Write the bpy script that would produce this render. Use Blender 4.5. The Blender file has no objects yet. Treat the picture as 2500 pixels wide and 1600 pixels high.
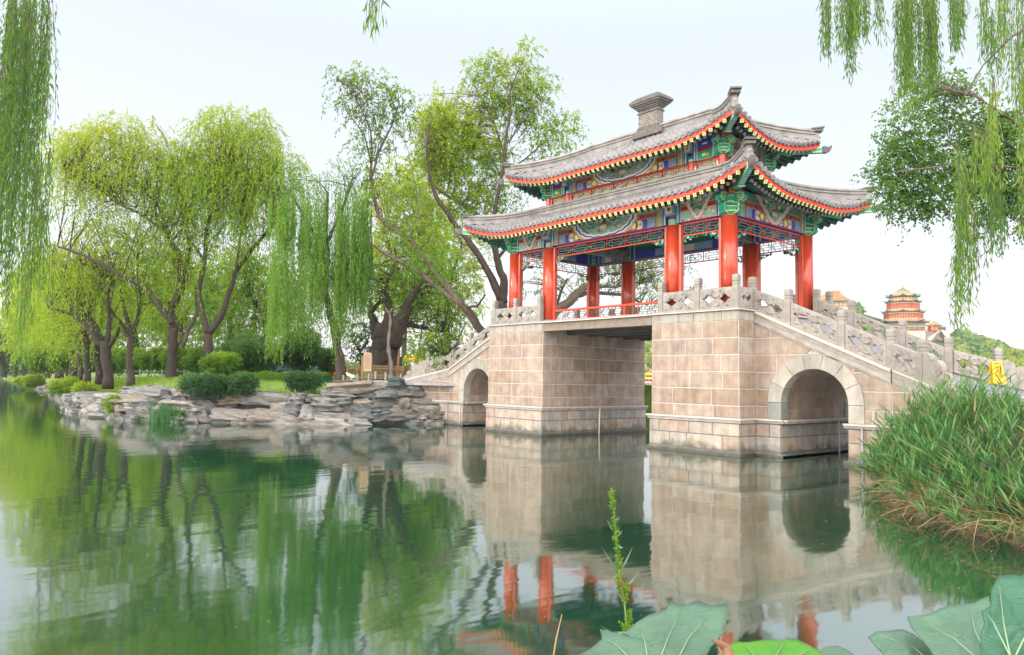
import bpy, bmesh, math, random
import numpy as np
from mathutils import Vector, Matrix
PI = math.pi
rad = math.radians
sc = bpy.context.scene
COL = sc.collection

# ------------------------------------------------------------------ camera
CAM = np.array([11.791, -18.724, 2.089])
FPX = 1801.06
_yaw, _pit, _rol = rad(139.77), rad(4.003), rad(1.03)
_F = np.array([math.cos(_pit)*math.cos(_yaw), math.cos(_pit)*math.sin(_yaw), math.sin(_pit)])
_r = np.array([math.sin(_yaw), -math.cos(_yaw), 0.0]); _u = np.cross(_r, _F)
_R = math.cos(_rol)*_r + math.sin(_rol)*_u
_U = -math.sin(_rol)*_r + math.cos(_rol)*_u
cd = bpy.data.cameras.new('camera'); cam = bpy.data.objects.new('camera', cd); COL.objects.link(cam)
cd.sensor_width = 36; cd.lens = 36*FPX/2500; cd.clip_start = 0.05; cd.clip_end = 6000
M = Matrix(((_R[0], _U[0], -_F[0], CAM[0]), (_R[1], _U[1], -_F[1], CAM[1]), (_R[2], _U[2], -_F[2], CAM[2]), (0, 0, 0, 1)))
cam.matrix_world = M
sc.camera = cam
def at(px, py, Y):
    """point seen at pixel (px,py) of the 2500 px wide photograph, Y metres in front of the camera"""
    return CAM + (_F + _R*((px-1250)/FPX) - _U*((py-800)/FPX))*Y

# ------------------------------------------------------------------ sky, sun, exposure
SUN_EL, SUN_AZ = rad(20), rad(240)      # azimuth counted from +X towards +Y
w = bpy.data.worlds.new('World'); sc.world = w; w.use_nodes = True
nt = w.node_tree; nt.nodes.clear()
sky = nt.nodes.new('ShaderNodeTexSky'); sky.sky_type = 'NISHITA'; sky.sun_disc = False
sky.sun_elevation = SUN_EL; sky.sun_rotation = rad(90) - SUN_AZ
sky.air_density = 1.0; sky.dust_density = 4.0; sky.ozone_density = 1.0; sky.altitude = 50
bg = nt.nodes.new('ShaderNodeBackground'); bg.inputs['Strength'].default_value = 0.15
# thin bright evening overcast: the blue sky is seen through an even veil of white cloud
tc = nt.nodes.new('ShaderNodeTexCoord'); sp = nt.nodes.new('ShaderNodeSeparateXYZ')
nt.links.new(tc.outputs['Generated'], sp.inputs[0])
rp = nt.nodes.new('ShaderNodeValToRGB'); nt.links.new(sp.outputs['Z'], rp.inputs[0])
cr = rp.color_ramp; cr.elements[0].position = 0.0; cr.elements[0].color = (3.75, 3.58, 3.62, 1)
cr.elements[1].position = 1.0; cr.elements[1].color = (7.2, 7.6, 8.2, 1)
for q_, c_ in ((0.08, (3.7, 3.62, 3.68)), (0.22, (3.1, 3.28, 3.55)), (0.42, (2.72, 2.96, 3.16)), (0.56, (3.2, 3.6, 4.2))):
    e = cr.elements.new(q_); e.color = list(c_)+[1]
# fill glow added low in the unseen sky behind the camera
vd = nt.nodes.new('ShaderNodeVectorMath'); vd.operation = 'DOT_PRODUCT'; nt.links.new(tc.outputs['Generated'], vd.inputs[0])
vd.inputs[1].default_value = (math.cos(rad(312))*.94, math.sin(rad(312))*.94, .34)
mc = nt.nodes.new('ShaderNodeMapRange'); mc.inputs[1].default_value = 0.05; mc.inputs[2].default_value = 1.0; mc.inputs[3].default_value = 0.0; mc.inputs[4].default_value = 1.0
nt.links.new(vd.outputs['Value'], mc.inputs[0])
gl = nt.nodes.new('ShaderNodeMix'); gl.data_type = 'RGBA'; nt.links.new(mc.outputs[0], gl.inputs[0])
nt.links.new(rp.outputs[0], gl.inputs[6]); gl.inputs[7].default_value = (17.5, 15.8, 14.6, 1)
mx = nt.nodes.new('ShaderNodeMix'); mx.data_type = 'RGBA'; mx.inputs[0].default_value = 0.9
nt.links.new(sky.outputs[0], mx.inputs[6]); nt.links.new(gl.outputs[2], mx.inputs[7])
nt.links.new(mx.outputs[2], bg.inputs[0])
wo = nt.nodes.new('ShaderNodeOutputWorld'); nt.links.new(bg.outputs[0], wo.inputs[0])
sl = bpy.data.lights.new('sun', 'SUN'); sl.energy = 0.55; sl.angle = rad(14); sl.color = (1.0, 0.9, 0.78)
so = bpy.data.objects.new('sun', sl); COL.objects.link(so)
sd = Vector((math.cos(SUN_EL)*math.cos(SUN_AZ), math.cos(SUN_EL)*math.sin(SUN_AZ), math.sin(SUN_EL)))
so.rotation_euler = sd.to_track_quat('Z', 'Y').to_euler(); so.location = (0, -40, 40)
sc.view_settings.view_transform = 'Standard'; sc.view_settings.look = 'None'
sc.view_settings.exposure = 1.13; sc.view_settings.gamma = 1.0
sc.cycles.max_bounces = 8; sc.cycles.diffuse_bounces = 5; sc.cycles.glossy_bounces = 3
sc.cycles.transmission_bounces = 4; sc.cycles.transparent_max_bounces = 4
sc.cycles.sample_clamp_indirect = 5.0

# ------------------------------------------------------------------ helpers
def tag(o, label=None, cat=None, group=None, kind=None):
    if label: o['label'] = label
    if cat: o['category'] = cat
    if group: o['group'] = group
    if kind: o['kind'] = kind
    return o
def empty(name, loc, label=None, cat=None, group=None):
    o = bpy.data.objects.new(name, None); COL.objects.link(o); o.location = loc
    o.empty_display_size = 0.3
    return tag(o, label, cat, group)
def wloc(o):
    l = Vector((0, 0, 0))
    while o is not None:
        l += o.location; o = o.parent
    return l
def npobj(name, V, F, mat, parent=None, tint=None, smooth=False, loc=None):
    """V (N,3) world coordinates, F (M,k) indices"""
    V = np.asarray(V, dtype=np.float64); F = np.asarray(F, dtype=np.int32)
    base = wloc(parent) if parent else Vector((0, 0, 0))
    if loc is not None: base = Vector(loc)
    me = bpy.data.meshes.new(name)
    k = F.shape[1]; n = len(F)
    me.vertices.add(len(V)); me.vertices.foreach_set('co', (V - np.array(base)).ravel())
    me.loops.add(n*k); me.loops.foreach_set('vertex_index', F.ravel())
    me.polygons.add(n); me.polygons.foreach_set('loop_start', np.arange(0, n*k, k, dtype=np.int32))
    me.update(calc_edges=True)
    if smooth: me.polygons.foreach_set('use_smooth', np.ones(n, dtype=bool))
    if tint is not None:
        a = me.attributes.new('tint', 'FLOAT', 'FACE'); a.data.foreach_set('value', np.asarray(tint, dtype=np.float32))
    me.materials.append(mat)
    o = bpy.data.objects.new(name, me); COL.objects.link(o)
    if parent: o.parent = parent
    elif loc is not None: o.location = loc
    return o
class MB:
    def __init__(s): s.v = []; s.f = []; s.m = []; s.t = []
    def add(s, vs, fs, m=0, t=0.5):
        b = len(s.v); s.v += [tuple(map(float, p)) for p in vs]
        for f in fs: s.f.append([b+i for i in f]); s.m.append(m); s.t.append(t)
    def poly(s, pts, m=0, t=.5): s.add(pts, [list(range(len(pts)))], m, t)
    def box(s, x0, x1, y0, y1, z0, z1, m=0, t=.5):
        s.add([(x0,y0,z0),(x1,y0,z0),(x1,y1,z0),(x0,y1,z0),(x0,y0,z1),(x1,y0,z1),(x1,y1,z1),(x0,y1,z1)],
              [(0,3,2,1),(4,5,6,7),(0,1,5,4),(1,2,6,5),(2,3,7,6),(3,0,4,7)], m, t)
    def obox(s, c, U, V, W, m=0, t=.5):
        c, U, V, W = map(Vector, (c, U, V, W)); p = []
        for k in (-1, 1):
            for a, b in ((-1,-1),(1,-1),(1,1),(-1,1)): p.append(c+U*a+V*b+W*k)
        s.add(p, [(0,3,2,1),(4,5,6,7),(0,1,5,4),(1,2,6,5),(2,3,7,6),(3,0,4,7)], m, t)
    def bar(s, a, b, w, h, m=0, t=.5, up=(0,0,1)):
        a, b = Vector(a), Vector(b); d = (b-a)
        if d.length < 1e-6: return
        u = Vector(up); sd_ = d.cross(u)
        if sd_.length < 1e-6: sd_ = d.cross(Vector((1,0,0)))
        sd_.normalize(); n = sd_.cross(d).normalized()
        s.obox((a+b)/2, d/2, sd_*w/2, n*h/2, m, t)
    def prism(s, pts, off, m=0, t=.5):
        n = len(pts); off = Vector(off); p = [Vector(q) for q in pts]
        s.add(p+[q+off for q in p], [list(range(n))[::-1], [n+i for i in range(n)]]+[[i,(i+1)%n,n+(i+1)%n,n+i] for i in range(n)], m, t)
    def tube(s, pts, r, n=8, m=0, t=.5, cap=True):
        pts = [Vector(p) for p in pts]
        if not hasattr(r, '__len__'): r = [r]*len(pts)
        prev = None; rings = []
        for i, p in enumerate(pts):
            d = (pts[min(i+1, len(pts)-1)] - pts[max(i-1, 0)])
            if d.length < 1e-9: d = Vector((0,0,1))
            d.normalize()
            if prev is None:
                a = Vector((0,0,1)) if abs(d.z) < .9 else Vector((1,0,0)); x = d.cross(a).normalized()
            else: x = (prev - d*prev.dot(d)).normalized()
            prev = x; y = d.cross(x)
            rings.append([p + (x*math.cos(2*PI*k/n)+y*math.sin(2*PI*k/n))*r[i] for k in range(n)])
        V = [q for g in rings for q in g]; F = []
        for i in range(len(rings)-1):
            for k in range(n): F.append((i*n+k, i*n+(k+1)%n, (i+1)*n+(k+1)%n, (i+1)*n+k))
        if cap: F += [list(range(n))[::-1], [(len(rings)-1)*n+k for k in range(n)]]
        s.add(V, F, m, t)
    def lathe(s, prof, c, n=12, m=0, t=.5, ph=0.0, sx=1, sy=1):
        V = []; F = []
        for z, r in prof:
            for k in range(n):
                a = 2*PI*(k+ph)/n; V.append((c[0]+r*sx*math.cos(a), c[1]+r*sy*math.sin(a), c[2]+z))
        for i in range(len(prof)-1):
            for k in range(n): F.append((i*n+k, i*n+(k+1)%n, (i+1)*n+(k+1)%n, (i+1)*n+k))
        F += [list(range(n))[::-1], [(len(prof)-1)*n+k for k in range(n)]]
        s.add(V, F, m, t)
    def build(s, name, mats, parent=None, smooth=False, bevel=0, loc=None, local=False):
        base = wloc(parent) if parent else Vector((0,0,0))
        if loc is not None: base = Vector(loc)
        me = bpy.data.meshes.new(name)
        vs = s.v if local else [(x-base.x, y-base.y, z-base.z) for x, y, z in s.v]
        me.from_pydata(vs, [], s.f); 
        if not isinstance(mats, (list, tuple)): mats = [mats]
        for q in mats: me.materials.append(q)
        me.polygons.foreach_set('material_index', s.m)
        a = me.attributes.new('tint', 'FLOAT', 'FACE'); a.data.foreach_set('value', s.t)
        if smooth: me.polygons.foreach_set('use_smooth', [True]*len(s.f))
        me.update()
        o = bpy.data.objects.new(name, me); COL.objects.link(o)
        if parent: o.parent = parent
        if loc is not None and not parent: o.location = loc
        if bevel:
            b = o.modifiers.new('bevel', 'BEVEL'); b.width = bevel; b.segments = 2; b.limit_method = 'ANGLE'; b.angle_limit = rad(40)
        return o

# ------------------------------------------------------------------ materials
def nodes(name):
    m = bpy.data.materials.new(name); m.use_nodes = True; n = m.node_tree
    return m, n, n.nodes['Principled BSDF'], n.links
def mat(name, c, rough=.7, var=.15, scale=6, bump=0.0, bscale=30, metal=0, coat=0, stretch=(1,1,1), spec=.5):
    """base colour varied by noise, small bump"""
    m, n, p, L = nodes(name)
    p.inputs['Roughness'].default_value = rough; p.inputs['Metallic'].default_value = metal
    p.inputs['Coat Weight'].default_value = coat; p.inputs['Specular IOR Level'].default_value = spec
    tcn = n.nodes.new('ShaderNodeTexCoord'); mp = n.nodes.new('ShaderNodeMapping'); mp.inputs['Scale'].default_value = stretch
    L.new(tcn.outputs['Object'], mp.inputs[0])
    if var:
        nz = n.nodes.new('ShaderNodeTexNoise'); nz.inputs['Scale'].default_value = scale; nz.inputs['Detail'].default_value = 6
        L.new(mp.outputs[0], nz.inputs['Vector'])
        r = n.nodes.new('ShaderNodeValToRGB'); L.new(nz.outputs[0], r.inputs[0])
        r.color_ramp.elements[0].position = .3; r.color_ramp.elements[1].position = .7
        r.color_ramp.elements[0].color = [x*(1-var) for x in c]+[1]; r.color_ramp.elements[1].color = [min(1, x*(1+var)) for x in c]+[1]
        L.new(r.outputs[0], p.inputs['Base Color'])
    else: p.inputs['Base Color'].default_value = list(c)+[1]
    if bump:
        nb = n.nodes.new('ShaderNodeTexNoise'); nb.inputs['Scale'].default_value = bscale; nb.inputs['Detail'].default_value = 5
        L.new(mp.outputs[0], nb.inputs['Vector'])
        b = n.nodes.new('ShaderNodeBump'); b.inputs['Strength'].default_value = bump; b.inputs['Distance'].default_value = .02
        L.new(nb.outputs[0], b.inputs['Height']); L.new(b.outputs[0], p.inputs['Normal'])
    return m
def tintmat(name, cols, rough=.8, nscale=8, namp=.25, bump=.4, bscale=60, streak=0, algae=0, stretch=(1,1,1)):
    """colour picked per face from the 'tint' attribute through a ramp, times noise"""
    m, n, p, L = nodes(name); p.inputs['Roughness'].default_value = rough
    at_ = n.nodes.new('ShaderNodeAttribute'); at_.attribute_name = 'tint'
    r = n.nodes.new('ShaderNodeValToRGB'); L.new(at_.outputs['Fac'], r.inputs[0])
    el = r.color_ramp.elements
    el[0].position = 0; el[0].color = list(cols[0])+[1]; el[1].position = 1; el[1].color = list(cols[-1])+[1]
    for i, c in enumerate(cols[1:-1]):
        q = el.new((i+1)/(len(cols)-1)); q.color = list(c)+[1]
    tcn = n.nodes.new('ShaderNodeTexCoord'); mp = n.nodes.new('ShaderNodeMapping'); mp.inputs['Scale'].default_value = stretch
    L.new(tcn.outputs['Object'], mp.inputs[0])
    nz = n.nodes.new('ShaderNodeTexNoise'); nz.inputs['Scale'].default_value = nscale; nz.inputs['Detail'].default_value = 8
    nz.inputs['Roughness'].default_value = .65
    L.new(mp.outputs[0], nz.inputs['Vector'])
    mr = n.nodes.new('ShaderNodeMapRange'); mr.inputs[1].default_value = .3; mr.inputs[2].default_value = .7
    mr.inputs[3].default_value = 1-namp; mr.inputs[4].default_value = 1+namp; L.new(nz.outputs[0], mr.inputs[0])
    mu = n.nodes.new('ShaderNodeVectorMath'); mu.operation = 'SCALE'; L.new(r.outputs[0], mu.inputs[0]); L.new(mr.outputs[0], mu.inputs['Scale'])
    col = mu.outputs[0]
    if streak:                       # rain streaks running down the face
        ms_ = n.nodes.new('ShaderNodeMapping'); ms_.inputs['Scale'].default_value = (5, 5, .45); L.new(tcn.outputs['Object'], ms_.inputs[0])
        ns = n.nodes.new('ShaderNodeTexNoise'); ns.inputs['Scale'].default_value = 1.0; ns.inputs['Detail'].default_value = 7; L.new(ms_.outputs[0], ns.inputs['Vector'])
        m2 = n.nodes.new('ShaderNodeMapRange'); m2.inputs[1].default_value = .42; m2.inputs[2].default_value = .68; m2.inputs[3].default_value = 1.04; m2.inputs[4].default_value = 1-streak; L.new(ns.outputs[0], m2.inputs[0])
        v2 = n.nodes.new('ShaderNodeVectorMath'); v2.operation = 'SCALE'; L.new(col, v2.inputs[0]); L.new(m2.outputs[0], v2.inputs['Scale']); col = v2.outputs[0]
    if algae:                        # damp algae stain rising unevenly from the waterline
        sx_ = n.nodes.new('ShaderNodeSeparateXYZ'); L.new(tcn.outputs['Object'], sx_.inputs[0])
        na = n.nodes.new('ShaderNodeTexNoise'); na.inputs['Scale'].default_value = 2.2; na.inputs['Detail'].default_value = 6; L.new(tcn.outputs['Object'], na.inputs['Vector'])
        ad = n.nodes.new('ShaderNodeMath'); ad.operation = 'MULTIPLY_ADD'; ad.inputs[1].default_value = -1.1; L.new(na.outputs[0], ad.inputs[0]); L.new(sx_.outputs['Z'], ad.inputs[2])
        m3 = n.nodes.new('ShaderNodeMapRange'); m3.inputs[1].default_value = -.48; m3.inputs[2].default_value = -.22; m3.inputs[3].default_value = algae; m3.inputs[4].default_value = 0; L.new(ad.outputs[0], m3.inputs[0])
        mxa = n.nodes.new('ShaderNodeMix'); mxa.data_type = 'RGBA'; L.new(m3.outputs[0], mxa.inputs[0]); L.new(col, mxa.inputs[6]); mxa.inputs[7].default_value = (.075, .08, .05, 1); col = mxa.outputs[2]
    L.new(col, p.inputs['Base Color'])
    if bump:
        nb = n.nodes.new('ShaderNodeTexNoise'); nb.inputs['Scale'].default_value = bscale; nb.inputs['Detail'].default_value = 6
        L.new(mp.outputs[0], nb.inputs['Vector'])
        b = n.nodes.new('ShaderNodeBump'); b.inputs['Strength'].default_value = bump; b.inputs['Distance'].default_value = .015
        L.new(nb.outputs[0], b.inputs['Height']); L.new(b.outputs[0], p.inputs['Normal'])
    return m
def leafmat(name, cols, trans=.45, gloss=.018, rough=.5):
    m, n, p, L = nodes(name); n.nodes.remove(p); out = n.nodes['Material Output']
    at_ = n.nodes.new('ShaderNodeAttribute'); at_.attribute_name = 'tint'
    r = n.nodes.new('ShaderNodeValToRGB'); L.new(at_.outputs['Fac'], r.inputs[0])
    el = r.color_ramp.elements
    el[0].position = 0; el[0].color = list(cols[0])+[1]; el[1].position = 1; el[1].color = list(cols[-1])+[1]
    for i, c in enumerate(cols[1:-1]):
        q = el.new((i+1)/(len(cols)-1)); q.color = list(c)+[1]
    d = n.nodes.new('ShaderNodeBsdfDiffuse'); t = n.nodes.new('ShaderNodeBsdfTranslucent'); g = n.nodes.new('ShaderNodeBsdfGlossy')
    g.inputs['Roughness'].default_value = rough
    hs = n.nodes.new('ShaderNodeHueSaturation'); hs.inputs['Hue'].default_value = .487; hs.inputs['Value'].default_value = 1.25
    L.new(r.outputs[0], hs.inputs['Color'])
    L.new(r.outputs[0], d.inputs[0]); L.new(hs.outputs[0], t.inputs[0])
    a = n.nodes.new('ShaderNodeMixShader'); a.inputs[0].default_value = trans; L.new(d.outputs[0], a.inputs[1]); L.new(t.outputs[0], a.inputs[2])
    b = n.nodes.new('ShaderNodeMixShader'); b.inputs[0].default_value = gloss; L.new(a.outputs[0], b.inputs[1]); L.new(g.outputs[0], b.inputs[2])
    L.new(b.outputs[0], out.inputs[0])
    return m

M_block = tintmat('pink_granite', [(.295,.217,.16),(.34,.268,.215),(.365,.30,.25),(.348,.28,.232),(.335,.25,.185),(.38,.325,.275),(.31,.245,.205)], nscale=2.6, namp=.30, bump=.8, bscale=30, streak=.22)
M_blockbase = tintmat('pale_granite', [(.34,.27,.215),(.40,.345,.29),(.29,.285,.27),(.37,.29,.23),(.42,.375,.32)], nscale=4, namp=.25, bump=.7, bscale=30, streak=.2, algae=.85)
M_mortar = mat('pale_mortar', (.50,.48,.455), .9, .1, 12, .3)
M_gmortar = mat('grey_mortar', (.15,.155,.155), .9, .12, 12, .3)
M_wet = mat('wet_stone', (.07,.068,.055), .5, .3, 8, .4)
M_marble = mat('weathered_marble', (.30,.285,.26), .75, .2, 5, .35, 60)
M_marble2 = mat('paler_marble', (.33,.31,.285), .8, .22, 4, .35, 50)  # slightly lighter marble for ledges, mouldings and the far shore wall
M_ring = tintmat('arch_stone', [(.33,.315,.275),(.38,.36,.32),(.30,.29,.26)], nscale=3, namp=.18, bump=.35, bscale=40, streak=.18)
M_greenstone = mat('green_grey_stone', (.22,.24,.22), .7, .15, 4, .3)
M_strip = mat('cream_metal', (.52,.49,.43), .45, .06, 3)
M_conduit = mat('conduit', (.33,.35,.37), .45, .1, 4)
M_white = mat('white_plastic', (.72,.72,.69), .5, .03)
M_concrete = mat('deck_concrete', (.23,.195,.16), .85, .2, 5, .3)
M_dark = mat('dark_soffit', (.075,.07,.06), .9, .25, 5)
M_road = mat('road_stone', (.30,.31,.34), .7, .2, 4, .3, stretch=(1,1,1))
M_red = mat('vermilion_lacquer', (.50,.055,.02), .32, .22, 3, .06, 20, coat=.5, stretch=(1,1,.3))
M_red2 = mat('vermilion_paint', (.60,.05,.02), .5, .1, 4)
M_green = mat('emerald_paint', (.012,.33,.20), .5, .22, 5)
M_dgreen = mat('dark_green_paint', (.015,.11,.075), .55, .2, 6)
M_blue = mat('ultramarine_paint', (.025,.055,.36), .5, .25, 6)
M_lblue = mat('pale_blue_paint', (.19,.33,.42), .55, .2, 6)
M_wp = mat('white_paint', (.72,.71,.66), .55, .05, 5)
M_gold = mat('gold_paint', (.62,.46,.13), .45, .18, 10)
M_cream = mat('cream_paint', (.68,.60,.42), .6, .1, 8)
M_pale = mat('pale_yellow_paint', (.78,.70,.28), .55, .1, 8)
M_purple = mat('mauve_paint', (.30,.16,.30), .55, .2, 8)
M_pink = mat('pink_paint', (.52,.22,.22), .55, .2, 8)
M_crim = mat('crimson_paint', (.34,.02,.022), .5, .3, 14)
M_orange = mat('orange_gold_paint', (.58,.32,.06), .55, .25, 12)
M_brown = mat('beam_end_brown', (.30,.10,.045), .5, .2, 6)
M_jade = mat('jade_paint', (.26,.47,.36), .55, .15, 8)
M_tile = tintmat('grey_tile', [(.08,.085,.095),(.17,.175,.187),(.265,.262,.258),(.21,.215,.23)], rough=.75, nscale=6, namp=.3, bump=.3, bscale=30)
M_ridge = mat('ridge_plaster', (.27,.265,.255), .85, .28, 3, .3, 20)
M_ridged = mat('ridge_dark_brick', (.14,.135,.125), .9, .3, 8, .5, 30)
M_soffit = mat('soffit_board', (.085,.02,.015), .8, .3, 6)
M_grey = mat('bare_grey_beam', (.20,.195,.18), .9, .35, 4, .2)
M_bark = tintmat('willow_bark', [(.022,.016,.012),(.04,.03,.022),(.065,.05,.038)], nscale=7, namp=.6, bump=1.0, bscale=12, stretch=(2,2,.25))
M_barkp = tintmat('brown_bark', [(.055,.04,.03),(.095,.072,.055),(.14,.11,.085)], nscale=7, namp=.55, bump=1.0, bscale=14, stretch=(2,2,.25))
# ================================================================== BRIDGE
X0, X1, X2, X3, DEP, REC = -11.77, -8.537, -3.363, -.202, 5.9, .84
MIR = -11.97
ZR = [1.07, 1.433, 1.929, 2.427, 2.926, 3.421, 3.92]
KX, KZ, FA = 3.68, 2.46, rad(37)
def mir(x, s): return x if s > 0 else MIR - x
def zt(x):                                   # top of the ramp coping on the near-right half
    return 4.2 if x <= X3 else 4.2 - (x-X3)*(4.2-KZ)/(KX-X3)
bridge = empty('stone_bridge', (-5.985, 2.95, 0), 'pale pink granite bridge with two piers, side arches and carved stone balustrades', 'bridge')
rng = random.Random(4)

def clip(poly, a, b, c):
    """keep a*u+b*v <= c"""
    out = []
    for i in range(len(poly)):
        p, q = poly[i], poly[(i+1) % len(poly)]
        fp, fq = a*p[0]+b*p[1]-c, a*q[0]+b*q[1]-c
        if fp <= 0: out.append(p)
        if (fp < 0) != (fq < 0):
            t = fp/(fp-fq); out.append((p[0]+t*(q[0]-p[0]), p[1]+t*(q[1]-p[1])))
    return out
def put_block(mb, poly, mapf, joint=.0125, proud=.014, inset=.028, m=0, t=.5):
    if len(poly) < 3: return
    us = [p[0] for p in poly]; vs = [p[1] for p in poly]
    W, H = max(us)-min(us), max(vs)-min(vs)
    if W < .05 or H < .05: return
    cu, cv = (max(us)+min(us))/2, (max(vs)+min(vs))/2
    def sh(d): return [(cu+(u-cu)*(1-2*d/W), cv+(v-cv)*(1-2*d/H)) for u, v in poly]
    j = [rng.uniform(-.006, .006) for _ in poly]
    o = [mapf(u, v, -.005) for u, v in sh(joint)]
    o1 = [mapf(u, v, proud*.6) for u, v in sh(joint+.004)]
    i_ = [mapf(u, v, proud+jj*.5) for (u, v), jj in zip(sh(inset), j)]
    n = len(poly)
    V = o+o1+i_
    F = [[i, (i+1) % n, n+(i+1) % n, n+i] for i in range(n)] + [[n+i, n+(i+1) % n, 2*n+(i+1) % n, 2*n+i] for i in range(n)]
    F.append([2*n+i for i in range(n)])
    mb.add(V, F, m, t)
def block_face(mb, mapf, U0, U1, levels, wavg=1.05, arch=None, slope=None, m=0, trange=(0, 1), **kw):
    """arch=(centre, radius, springing z); slope=(a,b,c) clip"""
    for k in range(len(levels)-1):
        v0, v1 = levels[k], levels[k+1]
        u = U0; first = True
        while u < U1-1e-4:
            wd = wavg*rng.uniform(.6, 1.45)*(.6 if (first and k % 2) else 1); first = False
            if U1-(u+wd) < .4*wavg: wd = U1-u
            u1 = min(U1, u+wd)
            t = rng.random()**1.1*(trange[1]-trange[0])+trange[0]
            polys = []
            vv = [v0+(v1-v0)*i/5 for i in range(6)]
            if arch:
                c, r, zs = arch
                def ax(v):
                    return r if v <= zs else (math.sqrt(max(0, r*r-(v-zs)**2)))
                if u < c+r and u1 > c-r and v0 < zs+r:
                    L = [min(u1, c-ax(v)) for v in vv]; Rr = [max(u, c+ax(v)) for v in vv]
                    if u < c-ax(v1): 
                        pts = [(u, v0)]+[(max(x, u), v) for x, v in zip(L, vv) if x > u-.001]+[(u, v1)]
                        polys.append(pts)
                    if u1 > c+ax(v1):
                        pts = [(u1, v1)]+[(min(x, u1), v) for x, v in reversed(list(zip(Rr, vv))) if x < u1+.001]+[(u1, v0)]
                        polys.append(pts)
                else: polys.append([(u, v0), (u1, v0), (u1, v1), (u, v1)])
            else: polys.append([(u, v0), (u1, v0), (u1, v1), (u, v1)])
            for p in polys:
                if slope: p = clip(p, *slope)
                q = []
                for a in p:
                    if not q or abs(a[0]-q[-1][0])+abs(a[1]-q[-1][1]) > 1e-3: q.append(a)
                put_block(mb, q, mapf, m=m, t=t, **kw)
            u = u1

# ---- piers
for s in (1, -1):
    A, B = (X2, X3) if s > 0 else (X0, X1)
    pier = empty('pier', (0, 0, 0)); pier.parent = bridge; pier.location = Vector(((A+B)/2, DEP/2, 0))-bridge.location
    mb = MB()
    mb.box(A, B, 0, DEP, 1.0, 3.92, 1)
    block_face(mb, lambda u, v, d: (u, -d, v), A, B, ZR)
    block_face(mb, lambda u, v, d: (B+d, u, v), 0, DEP, ZR)
    block_face(mb, lambda u, v, d: (A-d, DEP-u, v), 0, DEP, ZR)
    block_face(mb, lambda u, v, d: (MIRX-u, DEP+d, v) if False else (A+B-u, DEP+d, v), A, B, ZR)
    mb.build('wall', [M_block, M_mortar], pier)
    mb = MB(); e = .05
    mb.box(A-e, B+e, -e, DEP+e, -.6, .95, 1)
    lv = [.13, .56, .93]
    block_face(mb, lambda u, v, d: (u, -e-d, v), A-e, B+e, lv, .95, proud=.01, joint=.014)
    block_face(mb, lambda u, v, d: (B+e+d, u, v), -e, DEP+e, lv, .95, proud=.01, joint=.014)
    block_face(mb, lambda u, v, d: (A-e-d, DEP-u, v), -e, DEP+e, lv, .95, proud=.01, joint=.014)
    mb.build('plinth', [M_blockbase, M_gmortar], pier)
    mb = MB(); mb.box(A-.1, B+.1, -.1, DEP+.1, -.6, .1, 0); mb.box(A-.115, B+.115, -.115, DEP+.115, -.6, .075, 1)
    mb.build('footing', [M_blockbase, M_wet], pier, bevel=.01)
    mb = MB(); mb.box(A-.1, B+.1, -.1, DEP+.1, .935, 1.02, 0)
    mb.box(A-.14, B+.14, -.14, -.03, 1.022, 1.072, 1); mb.box(B+.03, B+.14, -.028, DEP+.1, 1.022, 1.072, 1)
    mb.box(A-.14, A-.03, -.028, DEP+.1, 1.022, 1.072, 1)
    mb.build('ledge', [M_marble2, M_strip], pier, bevel=.008)
    mb = MB()
    lv = [3.92, 4.2]
    mb.box(A, B, 0, DEP, 3.92, 4.2, 1)
    for f in (lambda u, v, d: (u, -d, v),): block_face(mb, f, A, B, lv, .9, proud=.02, joint=.004, inset=.01)
    block_face(mb, lambda u, v, d: (B+d, u, v), 0, DEP, lv, .9, proud=.02, joint=.004, inset=.01)
    block_face(mb, lambda u, v, d: (A-d, DEP-u, v), 0, DEP, lv, .9, proud=.02, joint=.004, inset=.01)
    mb.build('coping', [M_ring, M_marble], pier)
    mb = MB(); mb.box(A-.06, B+.06, -.06, DEP+.06, 4.202, 4.262, 0)
    mb.box(A-.1, B+.1, -.1, -.064, 4.215, 4.245, 1); mb.box(B+.064, B+.1, -.06, DEP, 4.215, 4.245, 1)
    mb.build('cap_slab', [M_marble, M_strip], pier, bevel=.006)
# the two thin pipes hanging down the face of the far pier and the arch
for pts in ([(-8.44, 3.05, 1.03), (-8.42, 3.0, .6), (-8.40, 2.98, .3), (-8.42, 2.97, -.3)],):
    mb = MB(); mb.tube(pts, .025, 8); mb.build('pipe', M_white, bridge, smooth=True)

# ---- deck span
mb = MB()
mb.box(X1+.003, X2-.003, -.02, .26, 3.9, 4.2, 0); mb.box(X1+.003, X2-.003, .262, DEP, 4.1, 4.2, 1)
for y in (1.25, 2.3, 3.4, 4.5, 5.55): mb.box(X1+.003, X2-.003, y, y+.3, 3.82, 4.098, 1)  # joists and slab underside coloured dark, shade below the deck put into the colour
mb.build('deck', [M_concrete, M_dark, M_concrete], bridge, bevel=.01)
mb = MB(); mb.box(X1-.02, X2+.02, -.09, .05, 4.203, 4.258, 0); mb.box(X1+.1, X2-.1, -.13, -.093, 4.2, 4.235, 1)
mb.build('deck_edge', [M_marble, M_strip], bridge, bevel=.006)
mb = MB(); mb.box(X0+.1, X3-.1, .051, DEP-.1, 4.263, 4.30)
mb.build('floor', M_road, bridge)

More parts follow.
